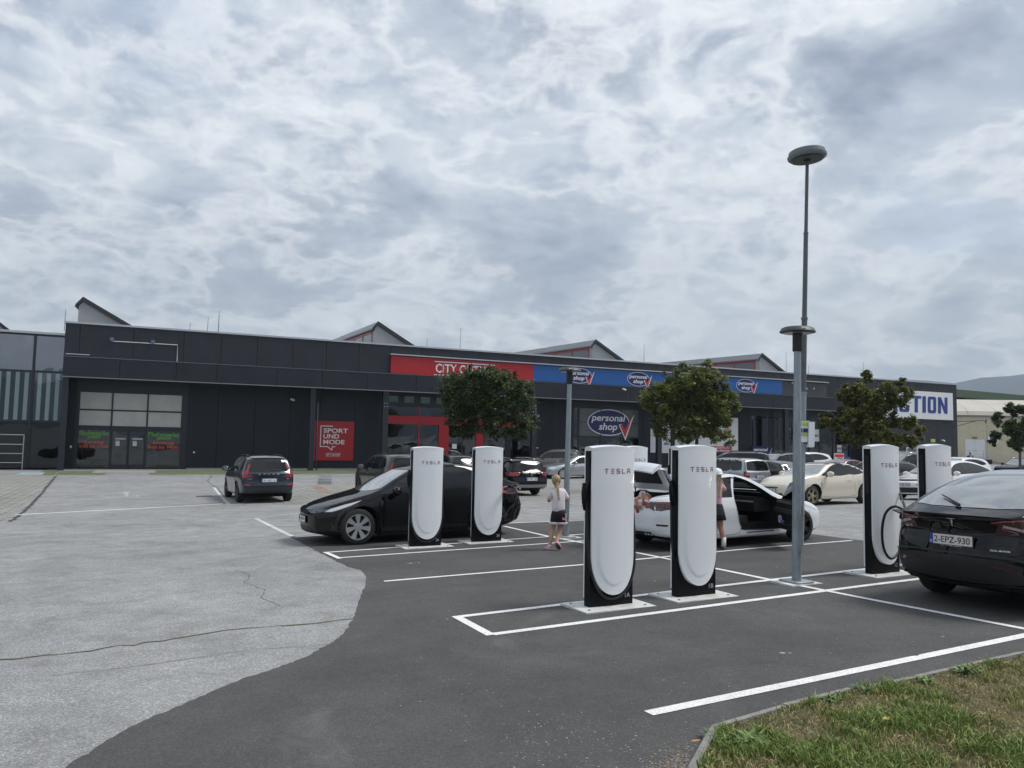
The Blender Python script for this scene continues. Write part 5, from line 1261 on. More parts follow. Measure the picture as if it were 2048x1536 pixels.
    def strip(s, mb, mode, P, w, off=.003, step=.06, raw=False):
        P = [Vector(p) for p in (s.conv(mode, P) if not raw else P)]; Q = []
        for a, b in zip(P[:-1], P[1:]):
            k = max(1, int((b-a).length/step)); Q += [a+(b-a)*i/k for i in range(k)]
        Q.append(P[-1]); vs = []
        for i, q in enumerate(Q):
            d = (Q[min(i+1, len(Q)-1)]-Q[max(i-1, 0)]).normalized(); n = Vector((-d.y, d.x))*w/2
            for c in (q-n, q+n): l, no = s.hit(mode, c.x, c.y); vs.append(l+no*off)
        mb.add(vs, [(2*i, 2*i+2, 2*i+3, 2*i+1) for i in range(len(Q)-1)])
def smooth_poly(P, k=4):
    n = len(P); out = []
    for i in range(n):
        p0, p1, p2, p3 = P[i-1], P[i], P[(i+1) % n], P[(i+2) % n]
        for j in range(k):
            t = j/k; out.append(tuple(.5*((2*b)+(-a+c)*t+(2*a-5*b+4*c-d)*t*t+(-a+3*b-3*c+d)*t**3) for a, b, c, d in zip(p0, p1, p2, p3)))
    return out
_W = {}
def wheel(parent, x, y, r, style, rimmat, sgn, steer=0.0):
    key = (round(r, 3), style, rimmat.name)
    if key not in _W:
        w = .115; ri = r*.70
        t = MB().lathe([(ri, -w*.8), (ri+.01, -w), (r-.035, -w), (r-.008, -w*.80), (r, -w*.5), (r, w*.5), (r-.008, w*.80), (r-.035, w), (ri+.012, w), (ri, w*.8)], 40, axis='y').mesh('tyre', m_tyre, 50)
        q = MB(); q.lathe([(ri+.002, w*.80), (ri+.004, w*1.0), (ri-.012, w*.99), (ri-.02, w*.55), (ri-.03, -w*.7)], 40, axis='y')
        hub = .085
        def spoke(a0, hw0, hw1, r0_, r1_, y0=.80, y1=.92, sk=0):
            m_ = Matrix.Rotation(a0, 4, 'Y'); d_ = .022
            q.add([m_ @ Vector(v) for v in ((-hw0, w*y0, r0_), (hw0, w*y0, r0_), (hw1+sk, w*y1, r1_), (-hw1+sk, w*y1, r1_), (-hw0, w*y0-d_, r0_), (hw0, w*y0-d_, r0_), (hw1+sk, w*y1-d_, r1_), (-hw1+sk, w*y1-d_, r1_))], [(0, 1, 2, 3), (0, 4, 5, 1), (1, 5, 6, 2), (2, 6, 7, 3), (3, 7, 4, 0)])
        if style == 'blade':
            for k in range(7): spoke(2*math.pi*k/7, .022, .058, hub*.6, ri-.008, .84, .90, .025)
        elif style == 'twin':
            for k in range(5):
                for dd in (-.16, .16): spoke(2*math.pi*k/5+dd, .014, .017, hub*.6, ri-.008, .74, .88)
        elif style == 'cover':
            q.lathe([(ri-.012, w*.9), (ri*.55, w*.72), (ri*.2, w*.86), (0, w*.86)], 40, axis='y')
        else:
            for k in range(10 if style == 'ten' else 6): spoke(2*math.pi*k/(10 if style == 'ten' else 6), .014 if style == 'ten' else .03, .018 if style == 'ten' else .04, hub*.6, ri-.008, .76, .88)
        q.lathe([(hub, w*.70), (hub*.95, w*.86), (hub*.3, w*.90), (0, w*.90)], 16, axis='y')
        q.mi(1).lathe([(ri-.02, w*.25), (0, w*.25)], 24, axis='y')
        if style == 'cover':
            for k in range(12):
                m_ = Matrix.Rotation(2*math.pi*k/12, 4, 'Y') @ Matrix.Translation((0, w*.80, ri*.78)); q.lathe([(0, .012), (.018, .012)], 8, m_, 'y')
        _W[key] = (t, q.mesh('rim', [rimmat, m_rimbk], 40))
    t, q = _W[key]
    o = link('wheel', t, parent); o.location = (x, y, r); o.rotation_euler = (0, random.uniform(0, 6), (0 if sgn > 0 else math.pi)+steer); rm = link('rim', q, o)
    return o
def plate_at(parent, mat4, txt, w=.52, h=.115, blue=True, bg=None, ink=None):
    o = MB().box(-w/2-.012, w/2+.012, 0, .012, -h/2-.012, h/2+.012, mat4).build('plate_holder', m_trim, parent)
    p = MB().box(-w/2, w/2, -.004, .002, -h/2, h/2, mat4).build('license_plate', bg or m_plate, parent)
    if blue: MB().box(-w/2, -w/2+.042, -.006, .0, -h/2, h/2, mat4).build('plate_band', m_pblue, p)
    mb = MB(); put_text(mb, txt, -w/2+(.055 if blue else .02), -h*.33, w-(.08 if blue else .04), h*.66, -.0065, .012, mat=mat4); mb.build('lettering', ink or m_ink, p)
    return p
def frame_at(loc, face):   # matrix whose local -Y points along face
    f = Vector(face).normalized(); y = -f; x = y.cross(Vector((0, 0, 1))).normalized(); z = x.cross(y)
    m = Matrix((x, y, z)).transposed().to_4x4(); m.translation = loc; return m
_B = {}
def car(name, label, cat, typ, col, at, heading, scale=(1, 1, 1), style='twin', rim=None, tails=None, heads=None, grille=None, plate_f=None, plate_r=None, clad=None, wsm=None, sidem=None, sink=0.0, extra=None, group=None, bt=None, over=None, arch_gap=.05, steer=0, mirrors=True, darkwin=True, bare=False):
    T = dict(TYPES[typ]); T['gap'] = arch_gap
    if over: T.update(over)
    key = (typ, str(over), arch_gap)
    if key not in _B: _B[key] = Body(T)
    B = _B[key]; L, W = T['L'], T['W']
    hd = Vector(heading).normalized(); ex = Vector((hd.x, hd.y, gz(at[0]+hd.x, at[1]+hd.y)-gz(at[0]-hd.x, at[1]-hd.y))); ex = Vector((hd.x, hd.y, ex.z/2)).normalized()
    lt_ = Vector((-hd.y, hd.x)); ey = Vector((lt_.x, lt_.y, (gz(at[0]+lt_.x*.9, at[1]+lt_.y*.9)-gz(at[0]-lt_.x*.9, at[1]-lt_.y*.9))/1.8)); ez = ex.cross(ey).normalized(); ey = ez.cross(ex)
    mt = Matrix((ex*scale[0], ey*scale[1], ez*scale[2])).transposed().to_4x4(); mt.translation = Vector((at[0], at[1], gz(at[0], at[1])-sink))
    c = empty(name, label, cat, mat=mt, group=group)
    me = B.me.copy(); me.name = 'body'; me.materials.append(col); me.materials.append(m_under); link('body', me, c)
    if bare: return c, B, T
    LL = lambda u: L/2-u
    for sg, sd_ in ((1, 'side+'), (-1, 'side-')):
        for wi in T['win']:
            if sidem is not None and sidem == sd_: continue
            g = B.patch('side_window', sd_, smooth_poly(wi, 3), m_cg, c, .003, .1)
            mb = MB()
            for px in T['pillars']: B.strip(mb, sd_, [(px, T['win'][0][-1][1]+.01), (px+.03, max(z for u, z in wi)-.02)], .07, .006)
            if mb.v: mb.build('pillar', bt or m_trim, g)
        mb = MB()
        for se in T['seams']: B.strip(mb, sd_, catmull(se, 5), .007, .0015)
        o = mb.build('door_gap', m_gap, c)
        for hu, hz_ in T['handles']:
            l, no = B.hit(sd_, LL(hu), hz_); m_ = frame_at(l, (0, sg, 0)); bevel_box(-.09, .09, -.022, .01, -.014, .014, .008, col, 'door_handle', c, 1).matrix_local = m_
        if mirrors:
            mu, mz_ = T['mirror']; l, no = B.hit(sd_, LL(mu), mz_-.04)
            mb = MB(); yy = l.y
            mb.tube([(l.x, yy-sg*.02, l.z-.02), (l.x, yy+sg*.10, l.z)], .022, 6); mb.build('mirror_foot', m_trim, c)
            bm = MB(); bm.ball((0, 0, 0), .125, 14, 10, (.62, 1.12, .78)); o = bm.build('wing_mirror', col if bt is None else m_trim, c, True); o.location = (l.x+.01, yy+sg*.19, l.z+.06)
            bm = MB(); bm.lathe([(0, 0), (.072, 0)], 14, Matrix.Scale(1.25, 4, (1, 0, 0)), 'y'); g = bm.build('mirror_glass', m_wsg, o); g.rotation_euler = (0, 0, math.pi/2); g.location = (-.08, 0, 0)
    full = [(y, x) for y, x in T['ws']]; P = [(-y, x) for y, x in full[::-1] if y > 0]+full
    B.patch('windscreen', 'top', P, wsm or m_wsg, c, .004, .09)
    P = [(-y, x) for y, x in T['rw'][::-1] if y > 0]+T['rw']
    B.patch('rear_window', T['rwmode'], P, m_cg if darkwin else m_wsg, c, .005, .09)
    for x in (T['fa'], T['ra']):
        for sg in (1, -1): wheel(c, LL(x), sg*(W-.125), T['r'], style, rim or m_alu, sg, steer if x == T['fa'] else 0)
    MB().box(LL(L-.62), LL(.45), -W*.70, W*.70, .19, .42).build('underbody', m_under, c)
    if clad:
        for sg, sd_ in ((1, 'side+'), (-1, 'side-')):
            mb = MB(); R = T['r']+arch_gap
            for a in (T['fa'], T['ra']):
                arc = [(a+(R+.035)*math.cos(t_), T['r']+(R+.035)*math.sin(t_)) for t_ in [math.pi*k/16-.12+k*.24/16 for k in range(17)]]
                B.strip(mb, sd_, arc, .07, .010)
            B.strip(mb, sd_, [(T['fa']+R+.02, T['bot'][2][1]+.09), (T['ra']-R-.02, T['bot'][2][1]+.09)], .13, .008); mb.build('wheel_arch_trim', clad, c)
    if T.get('rails'):
        for sg in (1, -1):
            pts = []
            for k in range(9):
                u = 2.05+(L-.75-2.05)*k/8; l, no = B.hit('top', sg*W*.60, LL(u)); pts.append((l.x, l.y, l.z+(.045 if 0 < k < 8 else .0)))
            MB().tube(pts, .016, 6).build('roof_rail', m_chrome if T.get('crail') else m_trim, c, True)
    def lampset(L_, nm):
        for it in (L_ or []):
            mode, P, mat = it[:3]; off = it[3] if len(it) > 3 else .006
            B.patch(nm if 'strip' not in it else nm, mode, P, mat, c, off, .05)
            if mode in ('front', 'rear', 'top'): B.patch(nm, mode, [(-y, z) for y, z in P], mat, c, off, .05)
            elif mode == 'side+': B.patch(nm, 'side-', P, mat, c, off, .05)
    lampset(heads, 'headlight'); lampset(tails, 'taillight')
    for it in (grille or []):
        B.patch(it[3] if len(it) > 3 else 'grille', it[0], it[1], it[2], c, it[4] if len(it) > 4 else .005, .06)
    if plate_f:
        z = plate_f[1]; l, no = B.hit('front', 0, z); plate_at(c, frame_at(l+Vector((.02, 0, 0)), (1, 0, .02)), plate_f[0])
    if plate_r:
        z = plate_r[1]; l, no = B.hit('rear', 0, z); plate_at(c, frame_at(l-Vector((.02, 0, 0)), (-1, 0, .05)), plate_r[0])
    if extra: extra(c, B, T)
    return c, B, T
def badge(c, B, mode, txt, a, b, w, h, mat, space=1.0, bold=.02, off=.006):
    """flat lettering projected on the body: a,b = lower left in (y or u, z)"""
    vs, fs, asp = text_mesh(txt, bold, 0, space); out = []
    for p, q in vs:
        if mode == 'rear': l, no = B.hit('rear', a-p*w, b+q*h)
        elif mode == 'front': l, no = B.hit('front', a+p*w, b+q*h)
        out.append(l+no*off)
    return MB().add(out, fs).build('lettering', mat, c)
def sym(P): return [(-y, z) for y, z in P[::-1] if y > 0]+P
# ================================================================ THE PARKED CARS
def by_wheel(px, h, L, fa, side, W):      # centre of a car from the ground pixel of one wheel
    p = G(*px); h = Vector(h).normalized(); return Vector((p.x, p.y)) - h*(L/2-fa) - Vector(side)*(W-.06)
HB = DB; HA = -DB; HC_ = -DC             # headings: along the bays (to the right / left), away from the camera
P_black = M('paint_black', (.003, .003, .004), .35, coat=.8, spec=.0, croug=.02)
P_pearl = paint('pearl_white', (.72, .74, .76), .0, .25)
P_navy = paint('night_blue', (.008, .015, .028), .4)
P_green = paint('olive_green', (.035, .038, .030), .4)
P_anth = paint('anthracite', (.030, .033, .038), .5)
P_brown = paint('bronze_brown', (.17, .15, .13), .5)
P_silver = paint('silver', (.46, .48, .50), .7, .32)
P_cream = paint('cream', (.66, .60, .49), .1, .3)
P_white = paint('white', (.76, .77, .78), .0, .28)
P_grey = paint('steel_grey', (.09, .095, .10), .6)
P_dred = paint('dark_red', (.10, .008, .010), .3)
P_ink = paint('deep_blue', (.008, .010, .022), .3)
# ---- electric crossovers (near)
y_heads = [('side+', [(.20,.655),(.30,.715),(.52,.785),(.92,.875),(.78,.80),(.56,.725),(.36,.665)], m_lampd), ('front', [(.42,.665),(.60,.70),(.86,.75),(.88,.70),(.66,.645),(.5,.638)], m_lampd, .008)]
y_tails = [('rear', [(.43,1.075),(.60,1.108),(.80,1.112),(.92,1.06),(.94,.93),(.84,.915),(.68,.985),(.50,1.04)], m_taild, .006), 
           ('side+', [(4.42,1.04),(4.70,1.075),(4.74,1.0),(4.70,.91),(4.62,.93),(4.50,1.0)], m_taild, .006)]
y_gr = [('front', sym([(0,.36),(.42,.36),(.55,.30),(.5,.235),(0,.225)]), m_trim, 'lower_intake'), ('rear', sym([(0,.66),(.55,.645),(.74,.60),(.80,.50),(.76,.40),(.6,.375),(0,.35)]), m_trim, 'bumper_insert', .010), ('rear', sym([(0,.345),(.6,.37),(.5,.29),(0,.27)]), m_trim, 'diffuser', .014),
        ('rear', [(.42,.60),(.66,.575),(.70,.545),(.66,.535),(.42,.57)], m_taild, 'reflector', .014), ('rear', [(-.42,.60),(-.66,.575),(-.70,.545),(-.66,.535),(-.42,.57)], m_taild, 'reflector', .014)]
def tmark(c, B, mode, cy, cz, s, off=.008):
    """T-shaped maker's mark"""
    P1 = [(-.5,.42),(-.42,.5),(0,.56),(.42,.5),(.5,.42),(.32,.44),(.12,.46),(.16,.38),(0,.36),(-.16,.38),(-.12,.46),(-.32,.44)]
    P2 = [(-.15,.33),(0,.27),(.15,.33),(0,-.55)]
    mb = MB()
    for P in (P1, P2):
        out = [(cy+p[0]*s, cz+p[1]*s) for p in P]; vs = []
        for q in out: l, no = B.hit(mode, *q); vs.append(l+no*off)
        ce = sum((Vector(v) for v in vs), Vector())/len(vs); n = len(vs)
        mb.add(vs+[ce], [(i, (i+1) % n, n) for i in range(n)])
    return mb.build('maker_mark', m_chrome, c)
m_tline = M('tail_outline', (.30, .07, .075), .15, coat=1)
def y_extra(port=True, motor=True):
    def f(c, B, T):
        for sg in (1, -1):
            mb = MB(); B.strip(mb, 'rear', catmull([(sg*.45,1.062),(sg*.60,1.093),(sg*.78,1.096),(sg*.885,1.06),(sg*.905,.94),(sg*.84,.928)], 6), .015, .012); mb.build('light_strip', m_tline, c)
            mb = MB(); B.strip(mb, 'rear', [(sg*.56,1.03),(sg*.70,1.0),(sg*.82,.965)], .030, .011); mb.build('clear_lens', m_tailc, c)

        tmark(c, B, 'rear', 0, 1.035, .105); tmark(c, B, 'front', 0, .62, .07)
        mb = MB()
        B.strip(mb, 'rear', catmull([(-.88,.90),(-.60,.925),(0,.955),(.60,.925),(.88,.90)], 6), .008, .003); B.strip(mb, 'rear', catmull([(-.80,.90),(-.76,.74),(-.55,.69),(0,.685),(.55,.69),(.76,.74),(.80,.90)], 6), .008, .003)
        mb.build('hatch_gap', m_gap, c)
        mb = MB(); B.strip(mb, 'rear', catmull([(-.84,.34),(-.84,.55),(-.76,.655),(-.5,.685),(0,.69)], 6), .022, .014); B.strip(mb, 'rear', catmull([(.84,.34),(.84,.55),(.76,.655),(.5,.685),(0,.69)], 6), .022, .014); B.strip(mb, 'rear', catmull([(-.84,.34),(-.6,.37),(0,.30),(.6,.37),(.84,.34)], 6), .022, .016); mb.build('bumper_trim', m_trim, c)
        if motor: badge(c, B, 'rear', 'DUAL MOTOR', -.44, .745, .20, .016, m_chrome)
        mb = MB(); B.strip(mb, 'top', [(y, u) for y, u in catmull([(-.58,4.36),(-.3,4.47),(0,4.50),(.3,4.47),(.58,4.36)], 5)], .012, .004); mb.build('window_seal', m_gap, c)
        B2 = B.T['L']/2
        l, no = B.hit('top', .05, B2-4.47); l2, _ = B.hit('top', .40, B2-4.25)
        MB().tube([l+no*.02, l2+no*.03], [.016, .008], 6).build('rear_wiper', m_trim, c)
    return f
ats = by_wheel((715,1090), HA, 4.75, .86, DC, .955)
cT, BT, TT = car('parked_car', 'black electric crossover charging behind the two rear charger posts, nose to the left', 'car', 'crossover', P_black, ats, HA, style='blade', rim=m_alu, heads=y_heads+[('side+', [(.22,.675),(.34,.735),(.56,.80),(.94,.885),(.72,.79),(.5,.72),(.34,.675)], m_lamp, .011)], tails=y_tails, grille=y_gr, plate_f=('BJ 425HV', .50), clad=m_trim, extra=y_extra())
# the same kind of car, tail towards the camera
Pr = Vector((5.34, 9.27)); atr = Pr + HB*2.30
cR, BR, TR = car('parked_car', 'black electric crossover at the right edge, tail to the camera, plugged into a charger', 'car', 'crossover', P_black, atr, HB, style='blade', rim=m_rimd, heads=y_heads, tails=y_tails, grille=y_gr, clad=m_trim, extra=y_extra(), darkwin=False)
m_eu = M('plate_cream', (.66, .64, .62), .5); m_rink = M('plate_dark_red', (.10, .02, .03), .5)
l, no = BR.hit('rear', 0, .83)
pm = frame_at(l-Vector((.022, 0, 0)), (-1, 0, .06)); pl = plate_at(cR, pm, '2-EPZ-930', bg=m_eu, ink=m_rink)
mb = MB(); put_text(mb, 'B', -.252, -.045, .018, .028, -.007, .01, mat=pm); mb.build('plate_letter', m_print, pl)
mb = MB(); put_text(mb, 'ALL-WHEEL DRIVE', -.13, -.074, .26, .010, .0-.001, .0, mat=pm @ Matrix.Translation((0, -.0, 0))); mb.build('frame_lettering', m_print, pl)
# ---- white electric sedan with open door and boot: body carved so the cabin is really open
m_cabin = M('cabin_black', (.012, .012, .013), .8)
m_cabin2 = M('cabin_trim', (.03, .03, .032), .6)
at3 = by_wheel((1603,1083), HB, 4.53, .82, DC, .92)
c3, B3, T3 = car('parked_car', 'white electric sedan with its near front door and boot lid standing open', 'car', 'sedan', P_pearl, at3, HB, bare=True)
body3 = [o for o in c3.children if o.name.startswith('body')][0]
L3 = T3['L']; LL3 = lambda u: L3/2-u
def cut(body, cutter_mb, mat):
    me = cutter_mb.mesh('cutter', mat); co = bpy.data.objects.new('cutter', me); COL.objects.link(co); co.matrix_world = body.matrix_world.copy()
    md = body.modifiers.new('b', 'BOOLEAN'); md.operation = 'DIFFERENCE'; md.object = co; md.solver = 'EXACT'; md.material_mode = 'TRANSFER'
    bpy.context.view_layer.update(); dg = bpy.context.evaluated_depsgraph_get(); nm = bpy.data.meshes.new_from_object(body.evaluated_get(dg), depsgraph=dg)
    body.modifiers.clear(); old = body.data; body.data = nm; bpy.data.objects.remove(co); nm.name = 'body'
bpy.context.view_layer.update()
U = lambda P: [(LL3(u), z) for u, z in P]
cabin = [(1.38,.40),(1.44,.88),(1.80,1.10),(2.12,1.27),(2.5,1.345),(2.95,1.32),(3.25,1.20),(3.45,1.02),(3.45,.45)]
cut(body3, MB().prism(U(cabin), -.66, .66, 'y'), m_cabin)
door = [(1.40,.36),(1.36,.60),(1.40,.86),(1.58,.955),(1.84,1.13),(2.12,1.275),(2.36,1.345),(2.42,1.33),(2.54,1.15),(2.62,.92),(2.58,.60),(2.50,.38),(2.40,.31),(1.52,.30)]
cut(body3, MB().prism(U(smooth_poly(door, 2)), -1.3, -.60, 'y'), m_cabin)
farw = [(1.66,.95),(1.82,1.06),(2.10,1.235),(2.36,1.30),(2.44,1.28),(2.48,.94)]; farw2 = [(2.56,.95),(2.53,1.29),(2.78,1.285),(3.08,1.19),(3.30,1.06),(3.36,.98)]
cut(body3, MB().prism(U(farw), .5, 1.3, 'y').prism(U(farw2), .5, 1.3, 'y'), m_cabin)
cut(body3, MB().prism([(p[0], p[1]) for p in [(LL3(1.44), -.63), (LL3(2.03), -.51), (LL3(2.03), .51), (LL3(1.44), .63)]], 1.0, 1.6, 'z'), m_cabin)
# boot
boot = [(3.86,.55),(3.80,1.3),(4.40,1.3),(4.46,.98),(4.42,.62)]
cut(body3, MB().prism(U(boot), -.56, .56, 'y'), m_cabin)
body3.data.polygons.foreach_set('use_smooth', [True]*len(body3.data.polygons)); body3.data.set_sharp_from_angle(angle=math.radians(40))
m_tint = glass_mat('car_glass_green', (.82, .93, .88), .05, gcol=(.8, .9, .9))
m_tint2 = glass_mat('car_glass_grey', (.80, .86, .85), .06)
for nm, P, sd in (('side_window', farw, 'side+'), ('side_window', farw2, 'side+')): B3.patch(nm, sd, P, m_tint2, c3, -.012, .1)
Pw = [(-y, x) for y, x in T3['ws'][::-1] if y > 0]+T3['ws']; B3.patch('windscreen', 'top', Pw, m_tint2, c3, .003, .09)
Pw = [(-y, x) for y, x in T3['rw'][::-1] if y > 0]+T3['rw']; B3.patch('rear_window', 'top', Pw, m_wsg, c3, .004, .09)
B3.patch('side_window', 'side-', [(2.66,.96),(2.60,1.15),(2.50,1.33),(2.78,1.325),(3.10,1.245),(3.42,1.10),(3.56,.99),(3.3,.965)], m_cg, c3, .003, .08)
B3.patch('roof_glass', 'top', sym([(0,2.08),(.50,2.14),(.50,3.1),(0,3.14)]), m_cg, c3, .003, .12)
for x in (T3['fa'], T3['ra']):
    for sg in (1, -1): wheel(c3, LL3(x), sg*(T3['W']-.125), T3['r'], 'twin', m_rimd, sg)
MB().box(LL3(3.9), LL3(.4), -.64, .64, .16, .34).build('underbody', m_under, c3)
MB().box(LL3(3.5), LL3(1.3), -.60, .60, .34, .36).build('cabin_floor', m_cabin2, c3)
for sy in (.36, -.36):
    for su in (2.45, 3.25):
        mb = MB(); mb.prism([(LL3(su-.42), .42), (LL3(su-.42), .56), (LL3(su), .52), (LL3(su), .40)], sy-.24, sy+.24, 'y'); mb.prism([(LL3(su-.02), .50), (LL3(su+.18), 1.08), (LL3(su+.28), 1.06), (LL3(su+.12), .45)], sy-.22, sy+.22, 'y'); mb.box(LL3(su+.26), LL3(su+.18), sy-.12, sy+.12, 1.08, 1.24); mb.build('seat', m_cabin2, c3)
MB().prism([(LL3(1.42), .62), (LL3(1.42), .90), (LL3(1.80), .92), (LL3(1.84), .80), (LL3(1.80), .62)], -.58, .58, 'y').build('dashboard', m_cabin2, c3)
MB().prism([(LL3(1.845), .815), (LL3(1.81), .865), (LL3(1.80), .865), (LL3(1.80), .80)], -.57, .57, 'y').build('dash_strip', M('dash_wood', (.40, .38, .32), .5), c3)
MB().lathe([(.18, 0), (.185, .012), (.18, .024), (.165, .012), (.18, 0)], 20, Matrix.Translation((LL3(2.02), .36, .88)) @ Matrix.Rotation(math.radians(65), 4, 'Y'), 'z').build('steering_wheel', m_trim, c3)
B3.patch('door_sill', 'side-', [(1.62,.285),(2.35,.285),(2.35,.262),(1.62,.262)], m_trim, c3, .004, .08)
def door_seams(c, B):
    mb = MB(); B.strip(mb, 'side-', catmull([(2.63,.92),(2.60,.60),(2.53,.40),(2.56,.27),(3.1,.27),(3.22,.5),(3.46,.7),(3.5,.93)], 5), .007, .0015); mb.build('door_gap', m_gap, c)
    mb = MB(); B.strip(mb, 'side+', catmull([(1.36,.84),(1.32,.6),(1.38,.28),(2.42,.26),(2.5,.5),(2.5,.9)], 5), .007, .0015); mb.build('door_gap', m_gap, c)
door_seams(c3, B3)
l, no = B3.hit('side-', LL3(3.2), .78); bevel_box(-.09, .09, -.012, .005, -.014, .014, .006, P_pearl, 'door_handle', c3, 1).matrix_local = frame_at(l, (0, -1, 0))
for it in (('side+', [(4.10,.90),(4.30,.91),(4.47,.92),(4.47,.80),(4.36,.76),(4.2,.80)]), ('side-', [(4.06,.90),(4.30,.915),(4.48,.92),(4.49,.80),(4.36,.755),(4.2,.79)])):
    t_ = B3.patch('taillight', it[0], it[1], m_taild, c3, .005, .05)
    mb = MB(); B3.strip(mb, it[0], [(4.2,.895),(4.46,.90),(4.47,.82),(4.33,.785)], .02, .009); mb.build('light_strip', m_tail, t_)
for sg in (1, -1): B3.patch('taillight', 'rear', [(sg*.58,.92),(sg*.86,.92),(sg*.86,.78),(sg*.70,.76),(sg*.60,.80)], m_taild, c3, .006, .05)
B3.patch('bumper_insert', 'rear', sym([(0,.36),(.6,.37),(.66,.30),(0,.27)]), m_trim, c3, .006)
B3.patch('reflector', 'side-', [(4.22,.50),(4.44,.52),(4.44,.485),(4.25,.47)], m_taild, c3, .006, .05)
for sg, sd in ((1, 'side+'), (-1, 'side-')): B3.patch('headlight', sd, [(.20,.60),(.30,.66),(.52,.725),(.88,.80),(.74,.73),(.5,.665),(.34,.61)], m_lamp, c3, .006, .05)
mb = MB(); l, no = B3.hit('side+', LL3(1.68), .92); o = MB().ball((0, 0, 0), .1, 12, 8, (.62, 1.1, .75)).build('wing_mirror', P_pearl, c3, True); o.location = (l.x, l.y+.16, l.z+.05)
# the open near front door: skin from the body surface plus dark inner trim, swung on the front edge
hinge = Vector((LL3(1.42), -.86, 0)); ang = math.radians(-62)
dpiv = bpy.data.objects.new('front_door', None); COL.objects.link(dpiv); dpiv.parent = c3; dpiv.location = hinge; dpiv.rotation_euler = (0, 0, -ang)
lowdoor = [(1.42,.36),(1.39,.60),(1.42,.86),(1.50,.90),(2.0,.905),(2.60,.915),(2.58,.60),(2.50,.40),(2.40,.33),(1.52,.32)]
def rel(o): o.data.transform(Matrix.Translation(-hinge)); return o
sk = rel(B3.patch('door_skin', 'side-', lowdoor, P_pearl, dpiv, .0, .08))
vs = [(LL3(u), z) for u, z in lowdoor]
inn = MB().prism([(x*.985+.001, z) for x, z in vs], -.84, -.80, 'y'); inn.v = [(x-hinge.x+.003, y-hinge.y, z) for x, y, z in inn.v]; inn.build('door_card', m_cabin, dpiv)
mb = MB(); mb.box(-1.05, -.15, .10, .16, .66, .74); mb.build('armrest', m_cabin2, dpiv)
mb = MB()
for a, b in (((-1.0, .62), (-.95, .45)), ((-.95, .45), (-.45, .43)), ((-.45, .43), (-.40, .62))): mb.tube([(a[0], .085, a[1]+.0), (b[0], .085, b[1]+.0)], .014, 6)
mb.build('door_pocket', m_cabin2, dpiv); MB().box(-.95, -.2, .08, .11, .84, .88).build('door_strip', M('door_cap', (.10, .10, .10), .5), dpiv)
MB().lathe([(.045, .0), (.075, .0), (.075, .02), (.045, .02)], 18, Matrix.Translation((-.35, .10, .52)), 'y').build('bottle_ring', m_print, dpiv)
MB().ball((-.52, .12, .48), .06, 8, 6, (1.2, .6, .7)).build('blue_cap', M('cap_blue', (.10, .12, .35), .6), dpiv)
MB().box(-1.17, -1.14, .0, .05, .45, .85).build('door_edge', P_pearl, dpiv)
mb = MB(); mb.prism([(-.22, .89), (-.98, .90), (-1.10, 1.04), (-.90, 1.27), (-.72, 1.24), (-.45, 1.06)], .015, .021, 'y'); mb.build('door_glass', m_tint, dpiv)
MB().prism([(-.20, .88), (-.30, .88), (-.34, .98)], .0, .03, 'y').build('mirror_sail', m_trim, dpiv)
o = MB().ball((0, 0, 0), .1, 12, 8, (.62, 1.1, .75)).build('wing_mirror', P_pearl, dpiv, True); o.location = (-.28, -.17, .97)
# boot lid standing up
lidp = bpy.data.objects.new('boot_lid', None); COL.objects.link(lidp); lidp.parent = c3; lp = Vector((LL3(3.78), 0, 1.06)); lidp.location = lp; lidp.rotation_euler = (0, math.radians(60), 0)
sk = B3.patch('lid_skin', 'top', [(-.60,3.82),(0,3.90),(.60,3.82),(.66,4.2),(.62,4.46),(0,4.50),(-.62,4.46),(-.66,4.2)], P_pearl, lidp, .0, .09); sk.data.transform(Matrix.Translation(-lp))
rr = MB(); vs = []
N = 9
for i in range(N):
    y = -.62+1.24*i/(N-1); x = LL3(4.50)+.05*(abs(y)/.62)**2
    for k, (dx, z) in enumerate(((0, .985), (-.035, .93), (-.03, .80), (-.0, .70), (.03, .70), (.03, .94))): vs.append((x+dx-lp.x, y, z-lp.z))
rr.add(vs, [(i*6+k, (i+1)*6+k, (i+1)*6+(k+1) % 6, i*6+(k+1) % 6) for i in range(N-1) for k in range(6)]+[(0, 1, 2, 3, 4, 5), tuple(range((N-1)*6, N*6))]); rr.build('lid_edge', P_pearl, lidp, 40)
ins = MB(); ins.box(LL3(4.44)-lp.x, LL3(3.9)-lp.x, -.58, .58, .955-lp.z, .97-lp.z); ins.build('lid_inner_panel', P_pearl, lidp); MB().box(LL3(4.36)-lp.x, LL3(4.05)-lp.x, -.42, .42, .940-lp.z, .954-lp.z).build('lid_lining', m_cabin2, lidp)
MB().tube([(LL3(3.92), -.55, .98), (LL3(3.98), -.54, 1.34)], .012, 6).build('gas_strut', m_trim, c3); MB().tube([(LL3(3.92), .55, .98), (LL3(3.98), .54, 1.34)], .012, 6).build('gas_strut', m_trim, c3)
# shopping bag in the boot
mb = MB(); mb.ball((0, 0, 0), .22, 16, 12, (.8, .9, 1.15)); r = random.Random(3)
mb.v = [tuple(Vector(v)*(1+.22*mnoise.noise(Vector(v)*9))) for v in mb.v]; mb.m = [r.choice((0, 0, 1, 2, 0, 3)) for _ in mb.m]
wp = c3.matrix_world @ Vector((LL3(4.38), -.30, .84)); o = mb.build('shopping_bag', [M('bag_white', (.55, .53, .52), .45), M('bag_red', (.45, .04, .03), .5), M('bag_grey', (.22, .20, .20), .5), M('bag_orange', (.5, .18, .08), .5)], smooth=30)
o.location = wp; tag(o, 'crumpled white and red shopping bag in the open boot', 'bag')

